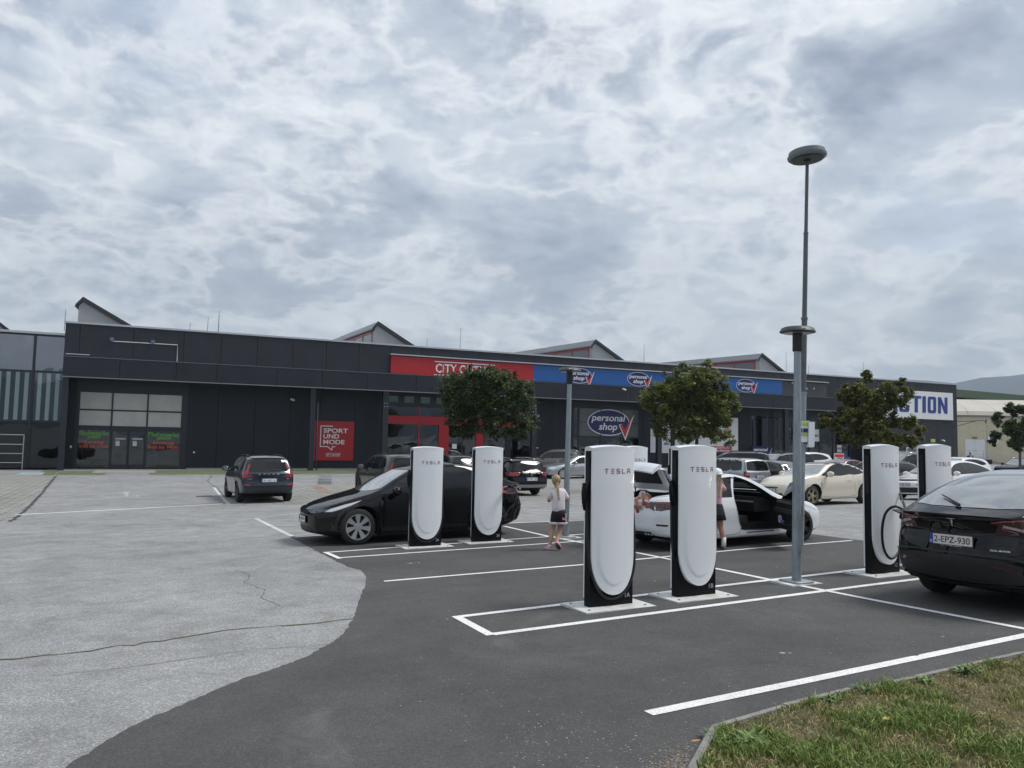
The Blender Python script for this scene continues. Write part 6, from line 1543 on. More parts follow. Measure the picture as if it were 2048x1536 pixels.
# ---- rows of parked cars
Mrow = (G(480,1004).xy + G(573,1002).xy)/2
def in_row(t, typ, scale=1.0):
    T = TYPES[typ]; return Mrow + DB*t + HC_*(T['ra']-T['L']/2)*scale
suv_tail = [('rear', [(.60,1.34),(.66,1.36),(.74,1.14),(.86,1.08),(.93,1.02),(.93,.90),(.62,.90),(.60,.95),(.72,1.00),(.68,1.10)], m_tail, .006), ('side+', [(4.42,1.05),(4.52,1.1),(4.62,1.04),(4.66,.92),(4.5,.92)], m_tail, .006)]
def letters(txt, z, w, h, mat=m_chrome, space=1.6):
    def f(c, B, T): badge(c, B, 'rear', txt, w/2, z, w, h, mat, space)
    return f
def volvo_x(c, B, T):
    badge(c, B, 'rear', 'VOLVO', .36, .985, .72, .045, m_chrome, 2.4); badge(c, B, 'rear', 'XC60', .72, .835, .16, .035, m_chrome); badge(c, B, 'rear', 'B4', -.62, .835, .08, .035, m_chrome)
    mb = MB(); l, no = B.hit('rear', -.1, 1.16); l2, _ = B.hit('rear', -.45, 1.14); mb.tube([l-Vector((.02, 0, 0)), l2-Vector((.02, 0, 0))], .012, 6); mb.build('rear_wiper', m_trim, c)
    B.patch('roof_spoiler', 'rear', sym([(0,1.62),(.5,1.60),(.60,1.555),(.45,1.55),(0,1.56)]), P_navy, c, .03, .08)
    mb = MB(); B.strip(mb, 'rear', [(-.80,.60),(-.5,.585),(0,.58),(.5,.585),(.80,.60)], .02, .006); mb.build('bumper_gap', m_gap, c)
car('parked_car', 'dark blue estate-style car parked alone on the cobbled bay, tail to the camera', 'car', 'suv', P_navy, in_row(0, 'suv'), HC_, style='six', rim=m_rimd, tails=suv_tail, plate_r=('VL 651 LI', .80),
    grille=[('rear', [(.62,.66),(.84,.67),(.84,.63),(.62,.62)], m_tail, 'reflector', .008), ('rear', [(-.62,.66),(-.84,.67),(-.84,.63),(-.62,.62)], m_tail, 'reflector', .008), ('rear', sym([(0,.50),(.45,.50),(.55,.42),(.45,.34),(0,.33)]), m_trim, 'diffuser', .008)], extra=volvo_x)
car('parked_car', 'olive grey off-roader half hidden by the black crossover, roof rails on top', 'car', 'suv', P_green, in_row(5.2, 'suv'), HC_, scale=(.98, .98, 1.02), style='six', rim=m_rimd, tails=suv_tail, plate_r=('S 482 KT', .80), clad=m_trim,
    over=dict(top=[(0,.92),(.06,.99),(.3,1.06),(.8,1.10),(1.15,1.12),(1.32,1.17),(1.62,1.38),(1.92,1.585),(2.3,1.66),(3.0,1.68),(3.9,1.67),(4.35,1.64),(4.50,1.60),(4.60,1.36),(4.66,1.10),(4.69,1.02)]))
def vw_x(z, r_=.055, mat=m_chrome):
    def f(c, B, T):
        l, no = B.hit('rear', 0, z); m_ = frame_at(l-Vector((.012, 0, 0)), (-1, 0, 0))
        mb = MB().lathe([(r_*.86, 0), (r_, -.004), (r_, .008)], 20, m_, 'y')
        for a, b in (((-.6, .62), (-.25, -.55)), ((-.25, -.55), (0, .1)), ((0, .1), (.25, -.55)), ((.25, -.55), (.6, .62)), ((-.28, .75), (0, .2)), ((0, .2), (.28, .75))):
            a = Vector(a)*r_; b = Vector(b)*r_; d = (b-a).normalized(); n = Vector((-d.y, d.x))*r_*.08
            mb.prism([(a.x+n.x, a.y+n.y), (a.x-n.x, a.y-n.y), (b.x-n.x, b.y-n.y), (b.x+n.x, b.y+n.y)], -.006, .0, 'y', m_)
        mb.build('maker_mark', mat, c); mb = MB(); l2, _ = B.hit('rear', -.05, z+.17); l3, _ = B.hit('rear', -.38, z+.24); MB().tube([l2-Vector((.015, 0, 0)), l3-Vector((.02, 0, 0))], .010, 6).build('rear_wiper', m_trim, c)
    return f
est_tail = [('rear', [(.50,.94),(.86,.95),(.90,.90),(.88,.80),(.62,.80),(.52,.85)], m_tail, .006), ('side+', [(4.46,.94),(4.66,.92),(4.70,.80),(4.52,.82)], m_tail, .006)]
def passat_x(c, B, T):
    vw_x(.86)(c, B, T); B.patch('skid_plate', 'rear', sym([(0,.46),(.80,.47),(.86,.42),(.70,.36),(0,.34)]), M('skid_silver', (.34, .35, .36), .4, metal=.6), c, .012, .08)
    for sg in (1, -1): MB().tube([(-2.36, sg*.55, .31), (-2.42, sg*.55, .31)], .04, 8).build('exhaust', m_chrome, c)
m_yel = M('plate_yellowish', (.62, .58, .40), .5)
T_ = car('parked_car', 'black raised estate with silver skid plate, tail to the camera, right of post 2B', 'car', 'estate', P_black, in_row(10.4, 'estate'), HC_, scale=(1, 1, 1.03), style='six', rim=m_rimd, tails=est_tail, plate_r=('PI VW 100', .68), clad=m_trim, extra=passat_x, over=dict(crail=True))
def touran_x(c, B, T):
    vw_x(.93, .05)(c, B, T)
    mb = MB(); B.strip(mb, 'rear', [(-.82,.62),(0,.60),(.82,.62)], .012, .004); mb.build('bumper_gap', m_gap, c)
mpv_tail = [('rear', [(.62,.99),(.84,1.0),(.86,.80),(.84,.72),(.64,.72)], m_tail, .006), ('rear', [(.64,.90),(.83,.90),(.83,.84),(.64,.84)], m_tailc, .009), ('side+', [(4.16,.99),(4.32,.99),(4.34,.74),(4.20,.74)], m_tail, .006)]
car('parked_car', 'silver people carrier with upright tail and red lamps, seen above the white sedan', 'car', 'mpv', P_silver, in_row(23.4, 'mpv'), HC_, style='six', tails=mpv_tail, plate_r=('VI 395 HK', .78), extra=touran_x)
bmw_tail = [('rear', [(.40,.93),(.60,.95),(.86,.94),(.90,.88),(.88,.80),(.60,.82),(.50,.88)], m_tail, .006), ('side+', [(3.98,.94),(4.20,.93),(4.26,.82),(4.06,.84)], m_tail, .006)]
def bmw_x(c, B, T):
    l, no = B.hit('rear', 0, .96); MB().lathe([(0, -.012), (.036, -.012), (.04, 0), (0, 0)], 16, frame_at(l, (-1, 0, 0)), 'y').build('maker_mark', m_chrome, c)
car('parked_car', 'dark grey hatchback with big light rear window, right of the silver people carrier', 'car', 'hatch', P_anth, in_row(26.0, 'hatch'), HC_, scale=(1, 1, 1.02), style='ten', tails=bmw_tail, plate_r=('KL 214 BX', .74), wsm=None, darkwin=False, extra=bmw_x)
car('parked_car', 'dark hatchback seen between the two rear charger posts near the red shop', 'car', 'hatch', P_anth, (-3.5, 44.5), HC_, style='ten', rim=m_rimd, tails=bmw_tail, plate_r=('K 55 TR', .74))
car('parked_car', 'bronze brown off-roader in side view before the dark wall, roof rails', 'car', 'suv', P_brown, (3.2, 56), (-.87, .5), style='six', tails=suv_tail, clad=m_trim, bt=m_trim, over=dict(crail=True))
merc_h = [('front', [(.44,.70),(.56,.72),(.66,.70),(.68,.60),(.58,.56),(.46,.60)], m_lamp, .008), ('front', [(.66,.70),(.80,.72),(.84,.64),(.80,.58),(.68,.58)], m_lamp, .009), ('side+', [(.14,.60),(.22,.71),(.42,.73),(.36,.62)], m_lamp, .008)]
def merc_x(c, B, T):
    l, no = B.hit('front', 0, .74); MB().tube([l+Vector((-.1, 0, .02)), l+Vector((-.1, 0, .09))], .006, 5).build('maker_mark', m_chrome, c)
    mb = MB()
    for q in range(4): B.strip(mb, 'front', [(-.30,.66-q*.035),(.30,.66-q*.035)], .008, .014)
    mb.build('grille_bar', m_chrome, c)
    for sd in ('side+', 'side-'):
        mb = MB(); B.strip(mb, sd, [(1.35,.50),(3.1,.50)], .05, .008); mb.build('rub_strip', M('rub_grey', (.33, .34, .35), .5), c)
car('parked_car', 'silver saloon with upright dark grille, nose to the left, behind the lamp post', 'car', 'sedan', P_silver, by_wheel((1125,958), HA, 4.53, .82, DC, .92), HA, style='cover', heads=merc_h, grille=[('front', sym([(0,.69),(.33,.69),(.29,.52),(0,.51)]), m_trim, 'grille', .010), ('front', sym([(0,.34),(.5,.34),(.45,.27),(0,.26)]), m_trim, 'lower_intake')], plate_f=('VK 741 AR', .44), extra=merc_x, darkwin=True)
car('parked_car', 'pale silver estate whose roof shows above the silver saloon', 'car', 'estate', P_silver, (6.9, 52.5), (-.95, -.3), style='six', heads=merc_h)
# far row behind the people carrier
car('parked_car', 'tall deep blue van with chrome-framed side glass behind the people carrier', 'car', 'mpv', P_ink, (13.3, 46.5), (-.96, .28), scale=(1.05, 1, 1.07), style='six', tails=mpv_tail)
car('parked_car', 'black off-roader in side view behind the dark grey hatchback', 'car', 'suv', P_black, (17.0, 49.0), (-.93, -.36), scale=(1, 1, .99), style='six', rim=m_rimd, tails=suv_tail, clad=m_trim)
car('parked_car', 'white crossover with red tail lamp showing just right of the lamp post', 'car', 'hatch', P_white, (19.6, 52.0), (-.93, -.36), scale=(1, 1, 1.08), style='six', tails=bmw_tail)
# ---- cream folding-roof coupe
def cream_x(c, B, T):
    B.patch('folding_roof', 'top', sym([(0,2.02),(.52,2.08),(.55,2.9),(.60,3.7),(0,3.86)]), m_cg, c, .006, .1)
    for sd in ('side+', 'side-'):
        B.patch('roof_side', sd, [(1.98,1.335),(2.3,1.40),(2.8,1.39),(3.2,1.30),(3.6,1.13),(3.52,1.06),(3.36,1.14),(3.05,1.275),(2.72,1.335),(2.30,1.345)], m_cg, c, .006, .07)
    l, no = B.hit('front', 0, .70); tmark(c, B, 'front', 0, .70, .05)
    l, no = B.hit('side+', c and (B.T['L']/2-1.36), .72); MB().ball((0, 0, 0), .022, 8, 6, (.6, .3, 1)).build('wing_badge', m_trim, c).location = l
cream_h = [('front', [(.46,.70),(.62,.76),(.80,.80),(.82,.70),(.66,.64),(.52,.64)], m_lamp, .008), ('side+', [(.16,.64),(.26,.74),(.50,.83),(.90,.895),(.74,.82),(.52,.74),(.32,.66)], m_lamp, .007)]
atc = by_wheel((1624,1012), HA, 4.42, .93, DC, .91)
cream_gr = [('front', sym([(0,.40),(.46,.42),(.52,.33),(.44,.25),(0,.24)]), m_trim, 'grille', .008), ('front', sym([(0,.62),(.30,.615),(.34,.58),(0,.575)]), m_trim, 'upper_slot', .008)]
car('parked_car', 'cream coupe with black folding roof and bronze wheels, nose to the left', 'car', 'coupe', P_cream, atc, HA, style='twin', rim=m_rimb, heads=cream_h, grille=cream_gr, plate_f=('VK 82 CC', .50), extra=cream_x)
car('parked_car', 'white saloon mostly hidden behind the cream coupe, black mirror showing', 'car', 'sedan', P_white, (12.7, 32.2), HA, style='six', heads=merc_h, bt=m_trim)
car('parked_car', 'silver car roof seen beyond the white saloon, left of the dark red roof', 'car', 'sedan', P_silver, (17.2, 42.0), (-.9, -.43), style='six')
car('parked_car', 'dark red car roof between the silver roof and the grey off-roader', 'car', 'sedan', P_dred, (19.4, 45.5), (-.9, -.43), style='six')
car('parked_car', 'grey estate with light windscreen and arched roof rail behind the right charger post', 'car', 'estate', P_grey, (17.2, 36.4), HA, scale=(1, 1, 1.06), style='six', over=dict(crail=True), heads=merc_h)
car('parked_car', 'dark blue-black van with chrome roof rail between the two right posts', 'car', 'mpv', P_ink, (23.6, 46.5), (-.93, -.36), scale=(1.1, 1, 1.10), style='six', over=dict(crail=True))
cit_h = [('front', [(.42,.80),(.62,.82),(.86,.84),(.87,.76),(.60,.75),(.44,.76)], m_lampd, .008), ('front', [(.50,.64),(.84,.60),(.84,.56),(.50,.59)], m_trim, .009), ('side+', [(.12,.76),(.24,.84),(.62,.90),(.50,.83),(.28,.77)], m_lampd, .007)]
car('parked_car', 'white fastback with black slotted front, nose to the left between the right posts', 'car', 'crossover', P_white, (17.0, 30.3), HA, scale=(1.0, .97, .93), style='six', rim=m_rimd, heads=cit_h, grille=[('front', sym([(0,.82),(.42,.82),(.42,.76),(0,.745)]), m_trim, 'grille', .008), ('front', sym([(0,.50),(.62,.50),(.70,.40),(.6,.30),(0,.29)]), m_trim, 'lower_intake', .008)], plate_f=('SP 30 DD', .62))
car('parked_car', 'small white hatchback roof just right of the last charger post', 'car', 'hatch', P_white, (28.0, 48.5), (-.93, -.36), style='six')
car('parked_car', 'black estate parked beyond the near black crossover at the right edge', 'car', 'estate', P_black, (36.2, 54.5), HA, style='six', over=dict(crail=True))
car('parked_car', 'dark car cut by the left picture edge with only its red tail lamp showing', 'car', 'hatch', P_navy, (-20.3, 26.6), HA, style='six', rim=m_rimd, tails=bmw_tail, plate_r=('VL 20 AB', .74))
# ================================================================ CHARGER POSTS
MCH_R = Matrix.Rotation(math.atan2(DB.y, DB.x), 4, 'Z')
m_shell = M('charger_white', (.79, .81, .83), .12, coat=.6, spec=.5)
m_cbody = M('charger_black', (.003, .004, .006), .45, spec=.18)
m_crec = M('charger_recess', (.004, .004, .005), .7)
m_cable = M('cable_rubber', (.010, .010, .012), .5)
m_logo = M('charger_logo_red', (.16, .03, .045), .35)
m_pad = M('painted_pad', (.60, .61, .59), .85, var=.10, scale=9, bump=.4, bscale=50, dirt=.45)
m_galv = M('galvanised', (.30, .34, .36), .42, metal=.55, var=.22, scale=9, stretch=(1, 1, .35))
CW, CH = .64, 1.95
def bul(x): return .022+.045*(1-((x-CW/2)/(CW/2))**2)
def panel_mesh():
    nz_, nx_ = 70, 26; V = []; Fc = []
    zs = [CH-.012-(CH-.172)*(1-(1-i/nz_)**1.7) for i in range(nz_+1)]; zc, bz = .64, .160
    for z in zs:
        hw = .312
        if z < zc: hw *= max(0.0004, 1-((zc-z)/(zc-bz))**2.15)**(1/2.1)
        hi_ = .225
        for j in range(-1, nx_+2):
            if j in (-1, nx_+1): x = CW/2+(hw+.004)*(-1 if j < 0 else 1); y = -.004
            else:
                x = CW/2+hw*(-1+2*j/nx_); y = -bul(x)
                e = ((x-CW/2)/hi_)**2+(((zc-z)/(zc-bz-.115))**2 if z < zc else 0)
                t_ = min(1, max(0, (1-e)/.10+.5)); k = min(1, max(0, (1.15-z)/.5)); y -= .007*t_*t_*(3-2*t_)*k
            V.append((x, y, z))
    m = nx_+3
    for i in range(nz_):
        for j in range(m-1): Fc.append((i*m+j, (i+1)*m+j, (i+1)*m+j+1, i*m+j+1))
    mb = MB(); mb.v = V; mb.f = Fc; mb.m = [0]*len(Fc); return mb.mesh('front_panel', m_shell, 50)
def top_mesh():
    V = []; n = 20; rows = [(-1, 0), (-.6, .010), (0, .016), (.6, .016), (1, .006)]
    for k, dz in rows:
        for j in range(n+1):
            x = CW*j/n; arch = .028*(1-((x-CW/2)/(CW/2))**2); yf = -bul(x)-.002; yb = .137
            V.append((x, yf+(yb-yf)*(k+1)/2, CH-.016+dz+arch))
    for j in range(n+1): x = CW*j/n; V.append((x, -bul(x), CH-.05))
    for j in range(n+1): x = CW*j/n; V.append((x, .137, CH-.05))
    m = n+1; Fc = [(i*m+j, i*m+j+1, (i+1)*m+j+1, (i+1)*m+j) for i in range(4) for j in range(n)]
    Fc += [(j, 5*m+j, 5*m+j+1, j+1) for j in range(n)]+[(4*m+j, 4*m+j+1, 6*m+j+1, 6*m+j) for j in range(n)]
    Fc += [(0, m, 2*m, 3*m, 4*m, 6*m, 5*m), (n, 5*m+n, 6*m+n, 4*m+n, 3*m+n, 2*m+n, m+n)]
    mb = MB(); mb.v = V; mb.f = Fc; mb.m = [0]*len(Fc); return mb.mesh('top_cap', m_shell, 50)
def logo_mesh():
    mb = MB(); h = .058; z0 = 1.628; lw = .053; sp = .0845; t = .0095; x = .165
    def bar(x0, x1, z0_, z1_):
        xm = (x0+x1)/2; mb.add([(x0, -bul(x0)-.0035, z0_), (x1, -bul(x1)-.0035, z0_), (x1, -bul(x1)-.0035, z1_), (x0, -bul(x0)-.0035, z1_)], [(0, 1, 2, 3)])
    for ch in 'TESLA':
        if ch == 'T': bar(x, x+lw, z0+h-t, z0+h); bar(x+lw/2-t/2, x+lw/2+t/2, z0, z0+h-t*1.25)
        if ch == 'E':
            for q in (0, .5, 1): bar(x+.003, x+lw-.003, z0+(h-t)*q, z0+(h-t)*q+t)
        if ch == 'S': bar(x, x+lw, z0+h-t, z0+h); bar(x, x+lw, z0+(h-t)/2, z0+(h+t)/2); bar(x, x+lw, z0, z0+t); bar(x, x+t, z0+h/2, z0+h-t); bar(x+lw-t, x+lw, z0+t, z0+h/2-t/2)
        if ch == 'L': bar(x, x+t, z0, z0+h); bar(x+t, x+lw-.004, z0, z0+t)
        if ch == 'A': bar(x, x+lw, z0+h-t, z0+h); bar(x, x+t, z0, z0+h*.55); bar(x+lw-t, x+lw, z0, z0+h*.55); bar(x, x+lw, z0+h*.42, z0+h*.42+t)
        x += sp
    return mb.mesh('lettering', m_logo)
PM, TM, LM = panel_mesh(), top_mesh(), logo_mesh()
body_m = MB().box(0, CW, 0, .115, .018, CH-.05).mesh('black_core', m_cbody)
back_m = MB().box(-.002, CW+.002, .115, .136, .12, CH-.03).mesh('rear_shell', m_shell)
rec_m = MB().box(-.003, .001, .03, .09, 1.22, 1.72).box(-.012, -.002, .02, .10, 1.72, 1.80).mesh('side_recess', m_crec)
def charger(P, label, num, cable='u', pad=True):
    P = Vector((P[0], P[1])); z = gz(P.x, P.y)
    o = empty('charging_post', label, 'charging post', mat=Matrix.Translation((P.x, P.y, z)) @ MCH_R, group='white charging posts')
    pa = MB(); pa.box(-.19, CW+.19, -.24, .36, -.08, .022); q = pa.build('base_pad', m_pad, o)
    link('black_core', body_m, o); link('front_panel', PM, o); link('top_cap', TM, o); link('rear_shell', back_m, o); link('lettering', LM, o); link('side_recess', rec_m, o)
    mb = MB(); put_text(mb, num, CW-.115, .105, .072, .055, -.003, .0); mb.build('bay_number', M('number_grey', (.42, .43, .44), .5), o)
    mb = MB()
    for bx_, by_ in ((-.09, -.14), (CW+.09, -.14), (-.09, .28), (CW+.09, .28)): mb.lathe([(0, .022), (.016, .022), (.016, .034), (0, .036)], 8, Matrix.Translation((bx_, by_, 0)))
    bl_ = mb.build('anchor_bolt', m_galv, o); bl_['kind'] = 'stuff'
    MB().box(.003, CW-.003, -.0035, .0, .060, .064).box(.003, CW-.003, -.0035, .0, .034, .040).build('plinth_gap', m_crec, o)
    if cable in ('u', 'side'):
        if cable == 'u': pts = [(.0,.06,1.52),(-.03,.05,1.42),(-.035,.03,1.15),(-.03,.015,.92),(-.022,-.005,.66),(.005,-.02,.45),(.085,-.03,.25),(.20,-.035,.140),(.32,-.035,.112),(.44,-.035,.140),(.56,-.03,.25),(.64,-.02,.45),(.664,.0,.66),(.67,.02,.95),(.66,.05,1.3),(.64,.06,1.45)]
        else: pts = [(.0,.10,1.52),(-.045,.07,1.40),(-.055,.06,1.1),(-.05,.06,.8),(-.03,.06,.60),(-.005,.07,.52)]
        MB().tube(catmull(pts, 5), .0165, 8).build('cable', m_cable, o, True)
        hb = MB(); hb.tube([(-.03,.09,1.50),(-.05,.06,1.38),(-.052,.05,1.27),(-.045,.05,1.18)], [.028, .038, .034, .022], 10); hb.build('plug_handle', m_cbody, o, True)
    return o
chA = charger((.98, 9.42), 'white charging post marked 1A, nearest the camera, cable looped under its panel', '1A')
charger((2.17, 10.02), 'white charging post marked 1B, second of the near row, before the white sedan', '1B', 'side')
c1C = charger((5.46, 11.72), 'white charging post marked 1C whose cable hangs in a loop to the right black car', '1C', None)
charger((6.62, 12.33), 'white charging post rising behind the right black car, last of the near row', '1D', None)
charger((-1.92, 15.19), 'white charging post marked 2A before the front door of the left black car', '2A')
c2B = charger((-.73, 15.90), 'white charging post marked 2B before the rear of the left black car', '2B', None)
charger((2.58, 17.50), 'far white charging post mostly hidden behind the nearest post and the raised boot lid', '2C', 'side')
charger((3.80, 18.15), 'far charging post showing as a dark sliver left of the post marked 1B', '2D', 'side')
def hang(name, label, pts, handle_dir, car_=None):
    o = empty(name, label, 'charging cable')
    MB().tube(catmull([tuple(p) for p in pts], 8), .0175, 10).build('cable_hose', m_cable, o, True)
    e = Vector(pts[-1]); d = Vector(handle_dir).normalized(); a = Vector(pts[-2])
    MB().tube([e-d*.02-Vector((0, 0, .012)), e+d*.08, e+d*.17, e+d*.26], [.022, .036, .034, .04], 10).build('plug', m_cbody, o, True)
# cable from 1C to the right car
W1 = lambda m, p: m @ Vector(p)
mC = c1C.matrix_world.copy(); bpy.context.view_layer.update(); mC = c1C.matrix_world.copy()
def vpix(px, py, Y):  # point at distance Y ahead seen at a pixel
    r_ = ray(px, py); return CAMP+r_*(Y/r_.y)
port = cR.matrix_world @ Vector((TR['L']/2-4.42, .90, .98))
P0_ = W1(mC, (.655, .08, 1.50)); 
hang('charging_cable', 'thick black cable looping from post 1C into the rear lamp of the right car',
     [P0_, W1(mC, (.69, .02, 1.25)), vpix(1813,1030,11.2), vpix(1807,1075,11.0), vpix(1797,1105,10.9), vpix(1781,1117,10.8), vpix(1768,1098,10.75), vpix(1764,1065,10.7), vpix(1768,1035,10.65), vpix(1777,1019,10.6), vpix(1790,1013,10.55), vpix(1805,1018,10.5)], (port-vpix(1800,1016,10.5)))
mB_ = c2B.matrix_world.copy(); port2 = cT.matrix_world @ Vector((TT['L']/2-4.40, .90, 1.0))
hang('charging_cable', 'black cable arching from post 2B into the tail of the left black car',
     [W1(mB_, (.655, .08, .55)), W1(mB_, (.72, 0, .50)), vpix(1017,1020,15.9), vpix(1030,1005,15.9), vpix(1032,985,15.9), vpix(1028,974,15.95), vpix(1018,971,16.0)], (port2-vpix(1022,971,16)))
for nm, cc, TT_ in (('a', cR, TR), ('b', cT, TT)):
    B_ = BR; l, no = B_.hit('side+', TT_['L']/2-4.42, 1.0); o = MB().prism([(-.07, -.05), (.07, -.04), (.06, .05), (-.06, .05)], -.006, .006, 'y').build('charge_flap', P_black, cc); o.location = l+Vector((-.02, .05, .09)); o.rotation_euler = (math.radians(-70), 0, 0)

# ================================================================ LAMP POSTS
m_lhead = M('lamp_head_grey', (.045, .052, .055), .5)
m_lglass = M('lamp_diffuser', (.30, .31, .31), .3)
def short_lamp(P, label, pad=True):
    P = Vector(P); z = gz(P.x, P.y); o = empty('lamp_post', label, 'lamp post', mat=Matrix.Translation((P.x, P.y, z)) @ Matrix.Rotation(.012, 4, 'Y') @ MCH_R, group='short galvanised lamp posts')
    MB().box(-.30, .30, -.20, .20, -.05, .022).build('base_pad', m_pad, o)
    bevel_box(-.17, .17, -.17, .17, .024, .048, .006, m_galv, 'base_plate', o, 1)
    mb = MB(); mb.lathe([(.066, .05), (.066, .42), (.064, .5), (.060, 1.6), (.050, 3.1), (.048, 3.42)], 20); mb.build('pole', m_galv, o, 40)
    d = MB().box(-.035, .035, -.071, -.06, .45, 1.0).build('service_door', m_galv, o)
    MB().lathe([(.0, 3.32), (.066, 3.32), (.070, 3.34), (.070, 3.60), (.0, 3.60)], 20).build('collar', m_black, o, 40)
    MB().lathe([(0, 3.585), (.215, 3.59), (.25, 3.598), (.252, 3.606), (.225, 3.655), (.19, 3.672), (.0, 3.69)], 40).build('lamp_head', m_lhead, o, 40)
    MB().lathe([(.07, 3.583), (.20, 3.583)], 32).build('diffuser', m_lglass, o)
    MB().box(-.16, -.125, -.222, -.215, 3.63, 3.645).box(-.12, -.085, -.228, -.222, 3.63, 3.645).build('label_plate', m_print, o)
    return o
short_lamp(G(1593,1167).xy, 'short galvanised lamp post between the near charging posts, nearest the camera')
short_lamp(G(1131,1076).xy, 'short galvanised lamp post behind the walking girl')
# tall lamp, leaning slightly
b_ = vpix(1600.5,1030,15.4); b_.z = gz(b_.x, b_.y); t2 = vpix(1614.5,318,15.4)
ax = (t2-b_).normalized(); q = Vector((0, 0, 1)).rotation_difference(ax).to_matrix().to_4x4(); H_ = (t2-b_).length
tl = empty('tall_lamp_post', 'tall grey street lamp with round drum head and notices strapped to it', 'lamp post', mat=Matrix.Translation(b_) @ q)
m_tpole = M('grey_paint_pole', (.10, .115, .12), .5, var=.15, scale=4)
za = H_*.575; zb_ = H_*.80
MB().lathe([(.062, 0), (.062, 3.0), (.075, 3.0), (.075, 3.03)], 18).build('pole_base', m_galv, tl, 40)
MB().lathe([(.055, 3.0), (.055, za), (.066, za), (.066, za+.04), (.048, za+.05), (.044, zb_), (.050, zb_), (.05, zb_+.03), (.036, zb_+.04), (.033, H_)], 18).build('pole', m_tpole, tl, 40)
DR = Matrix.Translation((0, 0, H_)) @ Matrix.Rotation(-.09, 4, 'Y') @ Matrix.Translation((0, 0, -H_))
MB().lathe([(0, H_-.02), (.34, H_+.0), (.375, H_+.02), (.385, H_+.05), (.385, H_+.07), (.365, H_+.075), (.355, H_+.15), (.32, H_+.175), (0, H_+.19)], 40, DR).build('lamp_drum', M('drum_grey', (.16, .18, .20), .5), tl, 40)
MB().lathe([(.06, H_-.028), (.32, H_-.022)], 32, DR).build('diffuser', m_lhead, tl); MB().lathe([(0, H_-.05), (.07, H_-.05), (.07, H_-.02)], 16).build('socket', m_black, tl)
inv = (Matrix.Translation(b_) @ q).inverted()
def tz(py): return (inv @ vpix(1605, py, 15.4)).z
za, zb2 = tz(889), tz(843); 
n_ = empty('notice_board', 'green and white paper notices strapped round the tall lamp', 'notice', mat=Matrix.Translation(b_) @ q @ Matrix.Rotation(math.radians(14), 4, 'Z'))
MB().box(-.245, -.065, -.10, -.09, za, zb2).build('notice_sheet', m_print, n_)
MB().box(-.06, .05, -.10, -.09, za, zb2).build('notice_sheet', m_print, n_)
h_ = zb2-za; m_yg = M('notice_green', (.40, .52, .05), .5)
for x0, x1 in ((-.235, -.075), (-.055, .045)):
    for f0, f1, m_ in ((.80, .97, m_yg), (.52, .70, m_navy), (.36, .50, m_yg), (.02, .10, m_navy)): MB().box(x0, x1, -.107, -.101, za+h_*f0, za+h_*f1).build('printed_band', m_, n_)
MB().box(.055, .06, -.12, .2, za-.04, zb2+.02).box(.06, .19, -.125, -.115, za-.04, zb2).build('board_edge', m_print, n_)
MB().prism([(.06, za-.03), (.19, za-.05), (.19, zb2-.02), (.06, zb2)], -.08, .10, 'y').build('notice_box', m_white, n_)

